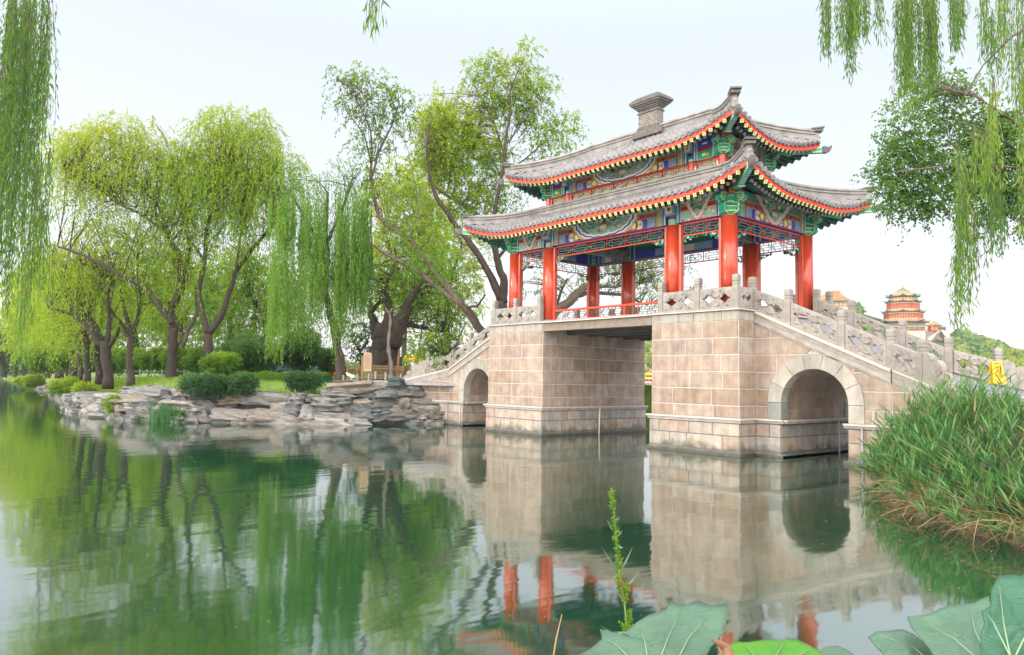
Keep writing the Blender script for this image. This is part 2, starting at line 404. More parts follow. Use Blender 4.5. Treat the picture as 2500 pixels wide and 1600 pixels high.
# ---- ramps with arches
AC, AR, AS, AO = 1.6, .965, 1.555, 1.385
for s in (1, -1):
    ramp = empty('ramp', (0, 0, 0)); ramp.parent = bridge
    ramp.location = Vector((mir(2.0, s), DEP/2, 0))-bridge.location
    for side in (0, 1):
        yf = REC if side == 0 else DEP-REC; sg = -1 if side == 0 else 1
        mb = MB()
        U0, U1 = X3, KX
        mp = lambda u, v, d: (mir(u, s), yf+sg*d, v)
        k = (4.2-KZ)/(KX-X3)
        block_face(mb, mp, U0+.01, U1, ZR, 1.0, arch=(AC, AO, AS), slope=(k, 1, 4.2+k*X3-.33))
        # mortar backing built as strips that leave the arch free
        n = 48
        def ztop(x): return zt(x)-.05
        for i in range(n):
            a, b = U0+(U1-U0)*i/n, U0+(U1-U0)*(i+1)/n
            zb = []
            for x in (a, b):
                d = abs(x-AC); R_ = AO-.05
                if d < R_: zb.append(AS+math.sqrt(R_*R_-d*d))
                else: zb.append(1.02)
            if ztop(b) > zb[1]: mb.poly([mp(a, zb[0], -.004), mp(b, zb[1], -.004), mp(b, ztop(b), -.004), mp(a, ztop(a), -.004)], 1)
        # flared wing
        du, dv = math.cos(FA), math.sin(FA)
        fm = lambda u, v, d: (mir(KX+u*du+(-sg)*0+d*dv*1.0, s), yf+sg*(u*dv)+sg*d*du, v)
        fk = .25
        block_face(mb, fm, 0, 2.2, ZR[:4], 1.0, slope=(fk, 1, KZ-.33))
        mb.poly([fm(0, -.5, -.004), fm(2.2, -.5, -.004), fm(2.2, KZ-.1-fk*2.2, -.004), fm(0, KZ-.1, -.004)], 1)
        mb.build('spandrel_wall', [M_block, M_mortar], ramp)
        # arch ring
        mb = MB(); rr = random.Random(9+side)
        angs = [0, 25, 52, 78, 103, 128, 155, 180]
        y0, y1 = yf+sg*.03, yf-sg*.36
        for i in range(7):
            a0, a1 = rad(angs[i])+.004, rad(angs[i+1])-.004; P = []
            for j in range(6): a = a0+(a1-a0)*j/5; P.append((mir(AC+AO*math.cos(a), s), y0, AS+AO*math.sin(a)))
            for j in range(6): a = a1-(a1-a0)*j/5; P.append((mir(AC+AR*math.cos(a), s), y0, AS+AR*math.sin(a)))
            mb.prism(P, (0, y1-y0, 0), 0, rr.random())
        for q in (-1, 1):
            a, b = sorted((mir(AC+q*AR, s), mir(AC+q*AO, s)))
            green = (q == -1 and s > 0)
            mb.box(a, b, min(y0, y1), max(y0, y1), 1.073, AS-.006, 1 if green else 0, rr.random())
        mb.build('arch_ring', [M_ring, M_greenstone], ramp, bevel=.008)
        # base course and ledge
        mb = MB(); e = .05
        for (a, b) in ((X3+.06, AC-AR), (AC+AR, KX)):
            p, q = sorted((mir(a, s), mir(b, s)))
            ya, yb = sorted((yf+sg*e, DEP/2)); mb.box(p, q, ya, yb, -.6, .95, 1)
            block_face(mb, (lambda u, v, d: (u, yf+sg*(e+d), v)), p, q, [.13, .56, .93], .8, proud=.01, joint=.014)
            if a < AC:
                if side == 0: block_face(mb, (lambda u, v, d: (mir(AC-AR+d, s), u, v)), REC-e, DEP-REC+e, [.13, .56, .93], .95, proud=.01, joint=.014)
                mb.build('plinth', [M_blockbase, M_gmortar], ramp); mb = MB()
        mb.poly([fm(-.0, -.6, e), fm(2.2, -.6, e), fm(2.2, .95, e), fm(0, .95, e)], 1)
        block_face(mb, lambda u, v, d: fm(u, v, d+e), 0, 2.2, [.13, .56, .93], .9, proud=.01, joint=.014)
        if side == 0:
            yy0, yy1 = REC-e, DEP-REC+e
            for q in (1,):
                xx = AC+q*AR
                block_face(mb, (lambda u, v, d: (mir(xx-q*d, s), u, v)), yy0, yy1, [.13, .56, .93], .95, proud=.01, joint=.014)
        mb.build('plinth', [M_blockbase, M_gmortar], ramp)
        mb = MB()
        for (a, b, ex) in ((X3+.06, AC-AR, (0, 1)), (AC+AR, KX, (1, 0))):
            a -= .1*ex[0]; b += .1*ex[1]; p, q = sorted((mir(a, s), mir(b, s)))
            ya, yb = sorted((yf+sg*.1, yf-sg*.3)); mb.box(p, q, ya, yb, .952, 1.02, 0)
            ya, yb = sorted((yf+sg*.15, yf+sg*.04)); mb.box(p, q, ya, yb, 1.022, 1.07, 1)
            if a < 1: mb.build('ledge', [M_marble2, M_strip], ramp, bevel=.006); mb = MB()
        mb.prism([fm(0, .952, .1), fm(2.2, .952, .1), fm(2.2, 1.02, .1), fm(0, 1.02, .1)], Vector(fm(0, 0, -.3))-Vector(fm(0, 0, .1)), 0)
        mb.prism([fm(0, 1.022, .15), fm(2.2, 1.022, .15), fm(2.2, 1.07, .15), fm(0, 1.07, .15)], Vector(fm(0, 0, .04))-Vector(fm(0, 0, .15)), 1)
        mb.build('ledge', [M_marble2, M_strip], ramp, bevel=.006)
        # sloping coping: moulded stone band with a cream strip on top
        mb = MB()
        def band(p0, p1, h0, h1, out, m):
            # p = (u position fn) two endpoints with top z
            (xa, za), (xb, zb) = p0, p1
            mb.prism([mp(xa, za-h0, out), mp(xb, zb-h0, out), mp(xb, zb-h1, out), mp(xa, za-h1, out)], (0, -sg*(out+.25), 0), m)
        a, b = (X3, 4.2), (KX, KZ)
        band(a, b, .36, .30, .03, 1); band(a, b, .298, .16, .075, 1); band(a, b, .158, .02, .055, 0); band(a, b, .018, -.05, .11, 2)
        def fband(h0, h1, out, m):
            P = [fm(0, KZ-h0, out), fm(2.1, KZ-fk*2.1-h0, out), fm(2.1, KZ-fk*2.1-h1, out), fm(0, KZ-h1, out)]
            mb.prism(P, Vector(fm(0, 0, -.25))-Vector(fm(0, 0, out)), m)
        fband(.36, .30, .03, 1); fband(.298, .16, .075, 1); fband(.158, .02, .055, 0); fband(.018, -.05, .11, 2)
        mb.build('sloping_coping', [M_marble, M_marble2, M_strip], ramp, bevel=.006)
        # balustrade foot slab
    # vault
    mb = MB(); rr = rng
    yv0, yv1 = REC+.37, DEP-REC-.37
    L = AS-1.02
    def vm(u, v, d):      # u along y, v along arc from left springing
        R_ = AR+.03-d
        if v < L: return (mir(AC-R_, s), u, 1.02+v)
        if v > L+PI*AR: return (mir(AC+R_, s), u, 1.02+L-(v-L-PI*AR))
        a = PI-(v-L)/AR
        return (mir(AC+R_*math.cos(a), s), u, AS+R_*math.sin(a))
    rows = [0, .36]+[L+PI*AR*i/7 for i in range(0, 8)][1:]+[2*L+PI*AR]
    rows = [0, L*.6]+[L+PI*AR*i/7-.0 for i in range(1, 7)]+[L+PI*AR+L*.4, 2*L+PI*AR]
    for k in range(len(rows)-1):
        u = yv0
        while u < yv1-.01:
            u1 = min(yv1, u+rr.uniform(.6, 1.2)); u1 = yv1 if yv1-u1 < .3 else u1; t = rr.random()
            J = .008; vs = [rows[k]+J+(rows[k+1]-rows[k]-2*J)*i/4 for i in range(5)]
            for i in range(4):
                mb.poly([vm(u+J, vs[i], .0), vm(u1-J, vs[i], 0), vm(u1-J, vs[i+1], 0), vm(u+J, vs[i+1], 0)], 0, t)
            u = u1
    for i in range(30):
        v0, v1 = (2*L+PI*AR)*i/30, (2*L+PI*AR)*(i+1)/30
        mb.poly([vm(REC, v0, -.012), vm(DEP-REC, v0, -.012), vm(DEP-REC, v1, -.012), vm(REC, v1, -.012)], 1)
    mb.build('vault', [M_block, M_mortar], ramp)
    # side strips of the ledge inside the arch + pipe
    mb = MB()
    for q in (-1, 1):
        xx = AC+q*AR
        p, r_ = sorted((mir(xx-q*.14, s), mir(xx+q*.1, s))); mb.box(p, r_, REC+.05, DEP-REC-.05, .953, 1.015, 0)
        p, r_ = sorted((mir(xx-q*.15, s), mir(xx-q*.05, s))); mb.box(p, r_, REC+.05, DEP-REC-.05, 1.017, 1.06, 1)
        p, r_ = sorted((mir(xx-q*.11, s), mir(xx+q*.1, s))); mb.box(p, r_, REC-.09, DEP-REC+.09, -.6, .05, 2)
    mb.build('inner_ledge', [M_marble2, M_strip, M_wet], ramp)
    mb = MB()
    for a, b in ((X3+.05, AC-AR+.1), (AC+AR-.1, KX+.1)):
        p, q = sorted((mir(a, s), mir(b, s))); mb.box(p, q, REC-.12, DEP-REC+.12, -.6, .09, 0); mb.box(p-.01, q+.01, REC-.135, DEP-REC+.135, -.6, .055, 1)
    mb.build('footing', [M_blockbase, M_wet], ramp, bevel=.01)
    for x_, y_ in (((AC-AR+.17, 3.9),) if s > 0 else ()):
        mb = MB(); mb.tube([(mir(x_, s), y_, 1.02), (mir(x_+.02, s), y_, .5), (mir(x_+.01, s), y_, -.3)], .028, 8); mb.build('pipe', M_conduit, ramp, smooth=True)
    for x_ in ((2.95,) if s > 0 else (3.7, 2.72)):
        mb = MB(); mb.tube([(mir(x_, s), REC-.09, 1.0), (mir(x_, s), REC-.09, -.3)], .03, 8); mb.build('pipe', M_conduit, ramp, smooth=True)
    if s < 0:
        mb = MB(); mb.tube([(-11.9, REC-.22, 1.06), (-12.05, REC-.2, .95), (-12.1, REC-.14, .75), (-12.08, REC-.13, -.3)], .028, 8); mb.build('pipe', M_conduit, ramp, smooth=True)
    # sloping roadway of shallow ribs, then the flared landing
    mb = MB(); n = 34
    for i in range(n):
        a, b = X3+(KX-X3)*i/n, X3+(KX-X3)*(i+1)/n
        za, zb = zt(a)-.02, zt(b)-.02
        p = [(mir(a, s), REC-.0, za-.25), (mir(b, s), REC, zb-.25), (mir(b, s), REC, zb-.0), (mir(a, s), REC, za-.035)]
        mb.prism(p, (0, DEP-2*REC, 0), 0)
    n = 16
    for i in range(n):
        a, b = 2.0*i/n, 2.0*(i+1)/n
        za, zb = KZ-fk*a-.02, KZ-fk*b-.02
        xa, xb = KX+a*du, KX+b*du; ya, yb = REC-a*dv, REC-b*dv
        V = [(mir(xa, s), ya, za-.2), (mir(xb, s), yb, zb-.2), (mir(xb, s), yb, zb+.01), (mir(xa, s), ya, za-.03),
             (mir(xa, s), DEP-ya, za-.2), (mir(xb, s), DEP-yb, zb-.2), (mir(xb, s), DEP-yb, zb+.01), (mir(xa, s), DEP-ya, za-.03)]
        mb.add(V, [(0,1,2,3), (7,6,5,4), (0,4,5,1), (1,5,6,2), (2,6,7,3), (3,7,4,0)], 0)
    mb.build('roadway', M_road, ramp)

# ---- balustrades
def post_mesh(h=1.05, w_=.092):
    mb = MB()
    b = w_*1.414
    mb.lathe([(0, b), (h*.69, b), (h*.695, b*.88), (h*.735, b*.88), (h*.74, b*1.0), (h*.785, b*1.0), (h*.795, b*.86), (h*.81, b*.86),
              (h*.825, b*1.04), (h*.87, b*1.04), (h*.88, b*.93), (h*.893, b*.93), (h*.90, b*1.04), (h*.965, b*1.02), (h, b*.80)], (0, 0, 0), 4, 0, ph=.5)
    # sunk panels on the shaft faces
    for k in range(4):
        a = k*PI/2; c, s_ = math.cos(a), math.sin(a)
        def P(u, v, d): return (c*(w_+d)-s_*u, s_*(w_+d)+c*u, v)
        for (u0, u1, v0, v1) in ((-.062, -.05, .12, h*.62), (.05, .062, .12, h*.62), (-.05, .05, .12, .135), (-.05, .05, h*.605, h*.62)):
            mb.poly([P(u0, v0, .004), P(u1, v0, .004), P(u1, v1, .004), P(u0, v1, .004)], 1)
    return mb
pm = post_mesh().build('baluster_post', [M_marble, M_marble2], None, bevel=.003, local=True)
first_post = [True]
def post(x, y, z, rz=0, m=None):
    if first_post[0]: o = pm; first_post[0] = False
    else: o = pm.copy(); COL.objects.link(o)
    o.parent = bridge; o.location = Vector((x, y, z))-bridge.location; o.rotation_euler.z = rz
    return o
def panel(p, q, ramped, rs):
    """carved pierced panel from p to q (x,y,z of the foot)"""
    p, q = Vector(p), Vector(q); d = q-p; L = math.hypot(d.x, d.y); dirx = Vector((d.x/L, d.y/L, 0))
    gap = .10; p0 = p+dirx*gap+Vector((0, 0, d.z*gap/L)); L2 = L-2*gap; sl_ = d.z/L
    H = .66; th = .07; nor = Vector((dirx.y, -dirx.x, 0))
    nx, nz = max(30, int(L2/.022)), 30
    cs = []
    nh = 2 if L2 < 1.3 or not ramped else 3
    nh = 2
    for i in range(nh): cs.append(L2*(i+.5)/nh + (.0))
    hw = L2/nh*.38; hh = .19; zc = .33
    scr = []
    for i in range(nh+1):
        for zz in (.2, .47): scr.append((L2*i/nh if 0 < i < nh else (L2*.09 if i == 0 else L2*.91), zz))
    for c in cs: scr += [(c-.02, .14), (c+.02, .53)]
    def hole(x, z):
        if z < .12 or z > .55 or x < .09 or x > L2-.09: return False
        for j, c in enumerate(cs):
            xx = x-c; zz = z-zc
            if ramped: a = (abs(xx+zz*.35)/(hw*1.1))**.85 + (abs(zz-.05*math.sin(xx*22))/(hh*.9))**.85
            else: a = (abs(xx)/hw)**.72+(abs(zz)/hh)**.72
            if a < 1: return True
        return False
    def hgt(x, z):
        if z < .085 or z > H-.09 or x < .07 or x > L2-.07: 
            e_ = min(abs(z-.055), abs(z-(H-.055)), 9 if x > .045 and x < L2-.045 else .0)
            return .0
        h = -.048
        for (a, b) in scr:
            r = math.hypot(x-a, z-b)
            if r < .115: h = max(h, .0+.018*math.cos(r*80))
        return h
    V = []; F = []; T = []
    for sgn in (1, -1):
        for i in range(nx+1):
            for k in range(nz+1):
                x, z = L2*i/nx, H*k/nz
                c = p0+dirx*x+Vector((0, 0, sl_*x+z))+nor*sgn*(th+hgt(x, z)); V.append(c)
    NV = (nx+1)*(nz+1); idx = lambda i, k: i*(nz+1)+k
    H_ = [[hole(L2*(i+.5)/nx, H*(k+.5)/nz) for k in range(nz)] for i in range(nx)]
    for i in range(nx):
        for k in range(nz):
            if H_[i][k]: continue
            a, b, c, d_ = idx(i, k), idx(i+1, k), idx(i+1, k+1), idx(i, k+1)
            F.append((a, b, c, d_)); F.append((NV+d_, NV+c, NV+b, NV+a))
            for (ii, kk, e0, e1) in ((i-1, k, a, d_), (i+1, k, c, b), (i, k-1, b, a), (i, k+1, d_, c)):
                if ii < 0 or kk < 0 or ii >= nx or kk >= nz or H_[ii][kk]: F.append((e0, e1, NV+e1, NV+e0))
    o = npobj('balustrade_panel', [tuple(v) for v in V], F, M_marble, bridge)
    return o
def drum(p, ang, s):
    """scroll-shaped end stone leaning away from the last post"""
    mb = MB(); c, sn = math.cos(ang), math.sin(ang)
    def P(u, v, d): return (p[0]+c*u-sn*d, p[1]+sn*u+c*d, p[2]+v-.2*u)
    prof = [(.1, .0), (1.25, .0), (1.25, .1), (1.12, .14), (1.1, .2), (1.0, .22)]
    for k in range(9): a = -.6+k*.36; prof.append((.86+.15*math.cos(a), .27+.15*math.sin(a)))
    for k in range(12): a = -.9+k*.32; prof.append((.60+.21*math.cos(a), .44+.21*math.sin(a)))
    for k in range(8): a = -.2+k*.3; prof.append((.26+.16*math.cos(a), .62+.13*math.sin(a)))
    prof += [(.1, .72)]
    for sgn in (1,):
        mb.prism([P(u, v, -.07) for u, v in prof], Vector(P(0, 0, .07))-Vector(P(0, 0, -.07)), 0)
    for (cu, cv, r) in ((.60, .44, .17), (.86, .27, .11)):
        for rr_, dd in ((r, .085), (r*.72, .075), (r*.62, .09), (r*.3, .1)):
            mb.prism([P(cu+rr_*math.cos(k*PI/10), cv+rr_*math.sin(k*PI/10), -dd) for k in range(20)], Vector(P(0, 0, dd))-Vector(P(0, 0, -dd)), 0 if rr_ != r*.72 else 1)
    mb.build('drum_stone', [M_marble, M_marble2], bridge, bevel=.008)
for side in (0, 1):
    sy = lambda y: y if side == 0 else DEP-y
    for s in (1, -1):
        chain = [(mir(-3.1, s), sy(.15), 4.26), (mir(-1.7, s), sy(.15), 4.26), (mir(-.37, s), sy(.15), 4.26), (mir(-.37, s), sy(1.0), 4.26)]
        for x in (.79, 2.35, 3.62): chain.append((mir(x, s), sy(1.0), zt(x)+.05))
        chain.append((mir(4.64, s), sy(.28), KZ+.05-.25*1.25))
        for i, (x, y, z) in enumerate(chain):
            rz = 0
            if i == 7: rz = FA*(-1 if (side == 0) == (s > 0) else 1)
            hmul = 1
            post(x, y, z-.03, rz)
        for i in range(len(chain)-1):
            panel(chain[i], chain[i+1], i >= 3, None)
        a = math.atan2(sy(0)-sy(1), 0) if False else 0
        ang = -FA if side == 0 else FA
        if s < 0: ang = PI-ang
        drum((chain[-1][0], chain[-1][1], chain[-1][2]-.02), ang, s)
# ================================================================== PAVILION
CX, CY = -5.83, 2.81
pav = empty('pavilion', (CX, CY, 4.3), 'red-columned pavilion with painted beams and two grey tiled roofs standing on the granite bridge', 'pavilion')
COLX = [-10.81, -8.77, -2.92, -.86]; YF, YB = .54, 5.08
m, n_, p_, L_ = nodes('landscape_painting'); p_.inputs['Roughness'].default_value = .5
tcn = n_.nodes.new('ShaderNodeTexCoord'); mpn = n_.nodes.new('ShaderNodeMapping'); mpn.inputs['Scale'].default_value = (1.4, 1.4, 3.2)
L_.new(tcn.outputs['Object'], mpn.inputs[0])
nzn = n_.nodes.new('ShaderNodeTexNoise'); nzn.inputs['Scale'].default_value = 2.2; nzn.inputs['Detail'].default_value = 7; nzn.inputs['Distortion'].default_value = .6
L_.new(mpn.outputs[0], nzn.inputs['Vector'])
rn = n_.nodes.new('ShaderNodeValToRGB'); L_.new(nzn.outputs[0], rn.inputs[0]); q = rn.color_ramp
q.elements[0].position = .30; q.elements[0].color = (.03, .12, .07, 1); q.elements[1].position = .72; q.elements[1].color = (.30, .52, .56, 1)
for a, c in ((.40, (.03, .17, .09)), (.45, (.34, .42, .28)), (.49, (.20, .12, .05)), (.53, (.44, .55, .50)), (.59, (.06, .30, .22)), (.65, (.45, .58, .58))):
    e = q.elements.new(a); e.color = list(c)+[1]
L_.new(rn.outputs[0], p_.inputs['Base Color']); M_paint = m
PM = [M_red2, M_green, M_blue, M_wp, M_gold, M_cream, M_purple, M_pink, M_crim, M_orange, M_dgreen, M_paint, M_lblue, M_jade, M_brown, M_pale]
RED, GRN, BLU, WHT, GLD, CRM, PUR, PNK, CRI, ORG, DGR, PNT, LBL, JAD, BRN, PAL = range(16)
class Face:
    """painting on a flat upright face: u along, v up, layers laid 4 mm apart"""
    def __init__(s, mb, O, U, N): s.mb, s.O, s.U, s.N = mb, Vector(O), Vector(U), Vector(N)
    def P(s, u, v, l): return s.O+s.U*u+Vector((0, 0, v))+s.N*(.004*l)
    def poly(s, pts, l, m): s.mb.poly([s.P(u, v, l) for u, v in pts], m)
    def rect(s, u0, u1, v0, v1, l, m): s.poly([(u0, v0), (u1, v0), (u1, v1), (u0, v1)], l, m)
    def blob(s, u, v, a, b, l, m, n=18, lob=0, amp=.0):
        s.poly([(u+a*(1+amp*abs(math.sin(lob*t/2)))*math.cos(t), v+b*(1+amp*abs(math.sin(lob*t/2)))*math.sin(t)) for t in [2*PI*k/n for k in range(n)]], l, m)
def fret(f, u0, u1, v0, v1, l, m, n, r):
    """small key-fret made of short strokes"""
    w_, h = (u1-u0)/n, (v1-v0); t = min(w_, h)*.13
    for i in range(n):
        a = u0+w_*i
        f.rect(a+.1*w_, a+.9*w_, v0+.10*h, v0+.10*h+t, l, m); f.rect(a+.1*w_, a+.1*w_+t, v0+.2*h, v0+.85*h, l, m)
        f.rect(a+.25*w_, a+.9*w_, v0+.82*h, v0+.82*h+t, l, m); f.rect(a+.82*w_, a+.82*w_+t, v0+.35*h, v0+.7*h, l, m)
        f.rect(a+.4*w_, a+.65*w_, v0+.45*h, v0+.45*h+t, l, m)
def big_(k): return k != 'small'
def bay(f, W, v0, v1, kind, sd_):
    r = random.Random(sd_); H = v1-v0; a = v0+.42*H; b = v0+.62*H
    f.rect(0, W, v0, a, 0, BLU if big_(kind) else JAD); f.rect(0, W, a, b, 0, CRI); f.rect(0, W, b, v1, 0, GRN)
    f.rect(0, W, a-.012, a+.006, 1, GLD); f.rect(0, W, b-.006, b+.012, 1, GLD); f.rect(0, W, v0, v0+.02, 1, RED)
    big = kind != 'small'
    be = .42 if big else .20
    for q in (0, 1):                                  # banded ends
        def R(u0, u1, w0, w1, l, m):
            if q: u0, u1 = W-u1, W-u0
            f.rect(u0, u1, w0, w1, l, m)
        R(0, .06, v0, v1, 2, GRN); R(.06, .085, v0, v1, 2, WHT); R(.085, .15, v0, v1, 2, BLU); R(.15, .165, v0, v1, 2, GLD)
        if big:
            R(.165, .22, v0, v1, 2, BRN); R(.22, .30, v0, v1, 2, JAD); R(.30, .36, v0, v1, 2, BRN); R(.36, .385, v0, v1, 2, GLD); R(.385, .42, v0, v1, 2, DGR)
            for k in range(int(H/.05)):
                R(.182, .203, v0+.02+k*.05, v0+.045+k*.05, 3, GLD); R(.317, .34, v0+.02+k*.05, v0+.045+k*.05, 3, GLD); R(.235, .285, v0+.02+k*.05, v0+.032+k*.05, 3, BLU)
    if big:
        for q in (0, 1):
            def X(u): return W-u if q else u
            def R(u0, u1, w0, w1, l, m): f.rect(min(X(u0), X(u1)), max(X(u0), X(u1)), w0, w1, l, m)
            e0 = .44
            R(e0, e0+.34, v0+.03, a-.02, 2, LBL)
            ff = min(X(e0), X(e0+.34)); fret(f, ff, ff+.34, v0+.035, a-.025, 3, PUR, 3, r)
            ff = min(X(e0), X(e0+.5)); fret(f, ff, ff+.5, a+.02, b-.02, 2, PNK, 6, r)
            ff = min(X(e0), X(e0+.6)); fret(f, ff, ff+.6, b+.02, v1-.04, 2, PNK, 5, r)
            c0 = e0+.42
            f.poly([(X(c0), v0+.035), (X(c0+.14), v0+.035), (X(c0+.16), a-.03), (X(c0+.02), a-.03)], 2, BLU)
            f.blob(X(c0+.26 if W > 3 else c0+.2), (v0+a)/2, .15, .11*H/.75*1.2, 3, CRM, 20, 4, .12)
            if W > 3:
                f.blob(X(c0+.50), (v0+a)/2-.0, .17, .12, 3, ORG, 20, 5, .18)
                f.blob(X(c0+.50), (v0+a)/2-.0, .10, .07, 4, PAL, 14, 3, .3)
                f.blob(X(c0+.82), (v0+a)/2-.02, .20, .10, 3, CRM, 18, 6, .15); f.blob(X(c0+.82), (v0+a)/2-.02, .12, .05, 4, JAD, 12, 3, .4)
                for k in range(7):
                    uu = X(e0+.75+k*.17); f.blob(uu, b+.08+.05*math.sin(k*2.3), .035, .03, 2, PNK, 8); f.blob(uu+.05, (a+b)/2, .045, .025, 2, (ORG, GRN)[k % 2], 8)
            f.blob(X(c0+.2), (v0+a)/2, .06, .05, 4, PNK, 10, 3, .3)
    if not big:
        for k in range(26):
            uu = .2+(W-.4)*r.random(); f.blob(uu, v0+.03+(a-v0-.06)*r.random(), .035, .022, 2, (PNK, RED, WHT)[k % 3], 8, 3, .4)
        for k in range(12): f.blob(.2+(W-.4)*r.random(), b+.04+(v1-b-.08)*r.random(), .04, .028, 2, (PNK, PAL, WHT)[k % 3], 8, 3, .4)
    # medallion
    uc = W/2
    if kind == 'big': A, B = min(1.45, W*.27), H*1.0
    elif kind == 'mid': A, B = W*.25, H*1.02
    else: A, B = W*.34, H*1.0
    def shape(k, sc_):
        pts = []; N = 44
        for i in range(N+1):
            t = PI+PI*i/N
            x, y = math.cos(t), math.sin(t)
            if kind == 'big': yy = -abs(y)**.85; xx = math.copysign(abs(x)**.8, x)
            else: yy = -(1-abs(x)**1.15)*1.0; xx = x*1.0
            scal = 1+.035*abs(math.sin(i*PI/4))
            pts.append((uc+xx*A*sc_*scal, max(v0+.012, v1+yy*B*sc_*scal)))
        return pts
    for l, (sc_, mm) in enumerate(((1.10, ORG if kind == 'big' else RED), (1.05, WHT), (.985, BLU if kind == 'big' else PNK), (.93, WHT), (.87, PNT))):
        f.poly(shape(kind, sc_), 5+l, mm)
    for k in range(9):                                   # painted tree clumps, rocks and a small hall
        x = (r.random()-.5)*A*1.2; y = v1-H*(.12+.5*r.random()*(1-abs(x)/A))
        f.blob(uc+x, y, .05+.06*r.random()*min(1, A), .035+.03*r.random(), 10, (GRN, DGR, JAD, PAL)[k % 4], 12, 5, .25)
    if kind != 'small':
        f.poly([(uc-.25, v1-.5*H), (uc+.2, v1-.46*H), (uc+.14, v1-.36*H), (uc-.16, v1-.39*H)], 11, BRN)
        f.rect(uc-.16, uc+.13, v1-.66*H, v1-.5*H, 11, CRM)
def fence_lattice(mb, O, U, W, H, cell, mats, t=.016, dep=.03):
    """openwork of short bars: rectangles nested in each cell, tied by stubs"""
    O, U = Vector(O), Vector(U); N = Vector((U.y, -U.x, 0)); n = max(1, round(W/cell)); cw = W/n
    def R(u0, u1, v0, v1, m): mb.obox(O+U*(u0+u1)/2+Vector((0, 0, (v0+v1)/2)), U*(u1-u0)/2, N*dep/2, Vector((0, 0, (v1-v0)/2)), m)
    a, b = mats
    for i in range(n):
        u = i*cw
        if i: R(u-t*.6, u+t*.6, 0, H, 0)
        i0, i1, j0, j1 = u+.12*cw, u+.88*cw, .22*H, .78*H
        R(i0, i1, j0-t/2, j0+t/2, b); R(i0, i1, j1-t/2, j1+t/2, a); R(i0, i0+t, j0, j1, a); R(i1-t, i1, j0, j1, b)
        R(i0+.12*cw, i1-.12*cw, .5*H-t/2, .5*H+t/2, a)
        R(i0+.12*cw, i0+.12*cw+t, .5*H, j1, b); R(i1-.12*cw-t, i1-.12*cw, j0, .5*H, b)
        for fx in (.3, .7): R(u+fx*cw-t/2, u+fx*cw+t/2, j1, H, b); R(u+(1-fx)*cw-t/2, u+(1-fx)*cw+t/2, 0, j0, a)
        R(u, i0, .5*H-t/2, .5*H+t/2, b); R(i1, u+cw, .5*H-t/2, .5*H+t/2, a)

# ---- columns
ci = 0
for y in (YF, YB):
    for i, x in enumerate(COLX):
        mb = MB(); r = .255
        mb.lathe([(4.3, r), (7.14, r*.97)], (x, y, 0), 28, 0)
        c = mb.build('column', [M_red, M_marble], pav, smooth=False)
        for p in c.data.polygons: p.use_smooth = len(p.vertices) == 4
        mb = MB(); mb.lathe([(4.262, .33), (4.30, .33), (4.34, .27), (4.36, .262)], (x, y, 0), 20, 0); mb.build('column_base', M_marble, c)
        # square jamb posts attached beside the shaft
        mb = MB(); sy_ = 1 if y == YF else -1
        sx = 1 if i in (0, 2) else -1
        mb.box(x+.225, x+.335, y-.07, y+.07, 4.3, 7.14) if i < 3 else None
        if i > 0: mb.box(x-.335, x-.225, y-.07, y+.07, 4.3, 7.14)
        if i in (0, 3): mb.box(x-.07, x+.07, y+.225, y+.335, 4.3, 7.14) if sy_ > 0 else mb.box(x-.07, x+.07, y-.335, y-.225, 4.3, 7.14)
        mb.build('jamb', M_red, c, bevel=.006)
        mb = MB()                                       # painted collar and beam head above the shaft
        for z0, z1, r_, mm in ((7.14, 7.17, .2, GLD), (7.17, 7.30, .185, JAD), (7.30, 7.33, .19, GLD), (7.33, 7.38, .185, CRI), (7.38, 7.46, .19, BLU)):
            mb.lathe([(z0, r_), (z1, r_)], (x, y, 0), 14, mm)
        mb.build('painted_collar', PM, c)
        if i in (1, 2):
            mb = MB(); sg = -1 if y == YF else 1
            yc = y+sg*.28
            mb.box(x-.2, x+.2, min(yc, y), max(yc, y), 7.46, 7.86, LBL)
            F_ = Face(mb, (x-.2, yc+sg*.003, 7.46) if sg < 0 else (x+.2, yc+.003, 7.46), (1, 0, 0) if sg < 0 else (-1, 0, 0), (0, sg, 0))
            F_.rect(.06, .34, .05, .31, 1, WHT); F_.rect(.075, .325, .065, .295, 2, LBL if i == 1 else CRM)
            F_.blob(.2, .19, .06, .07, 3, (RED, DGR)[i-1], 12); F_.poly([(.24, .08), (.3, .1), (.31, .27)], 4, PNK)
            mb.build('beam_head', PM, c, bevel=.008)
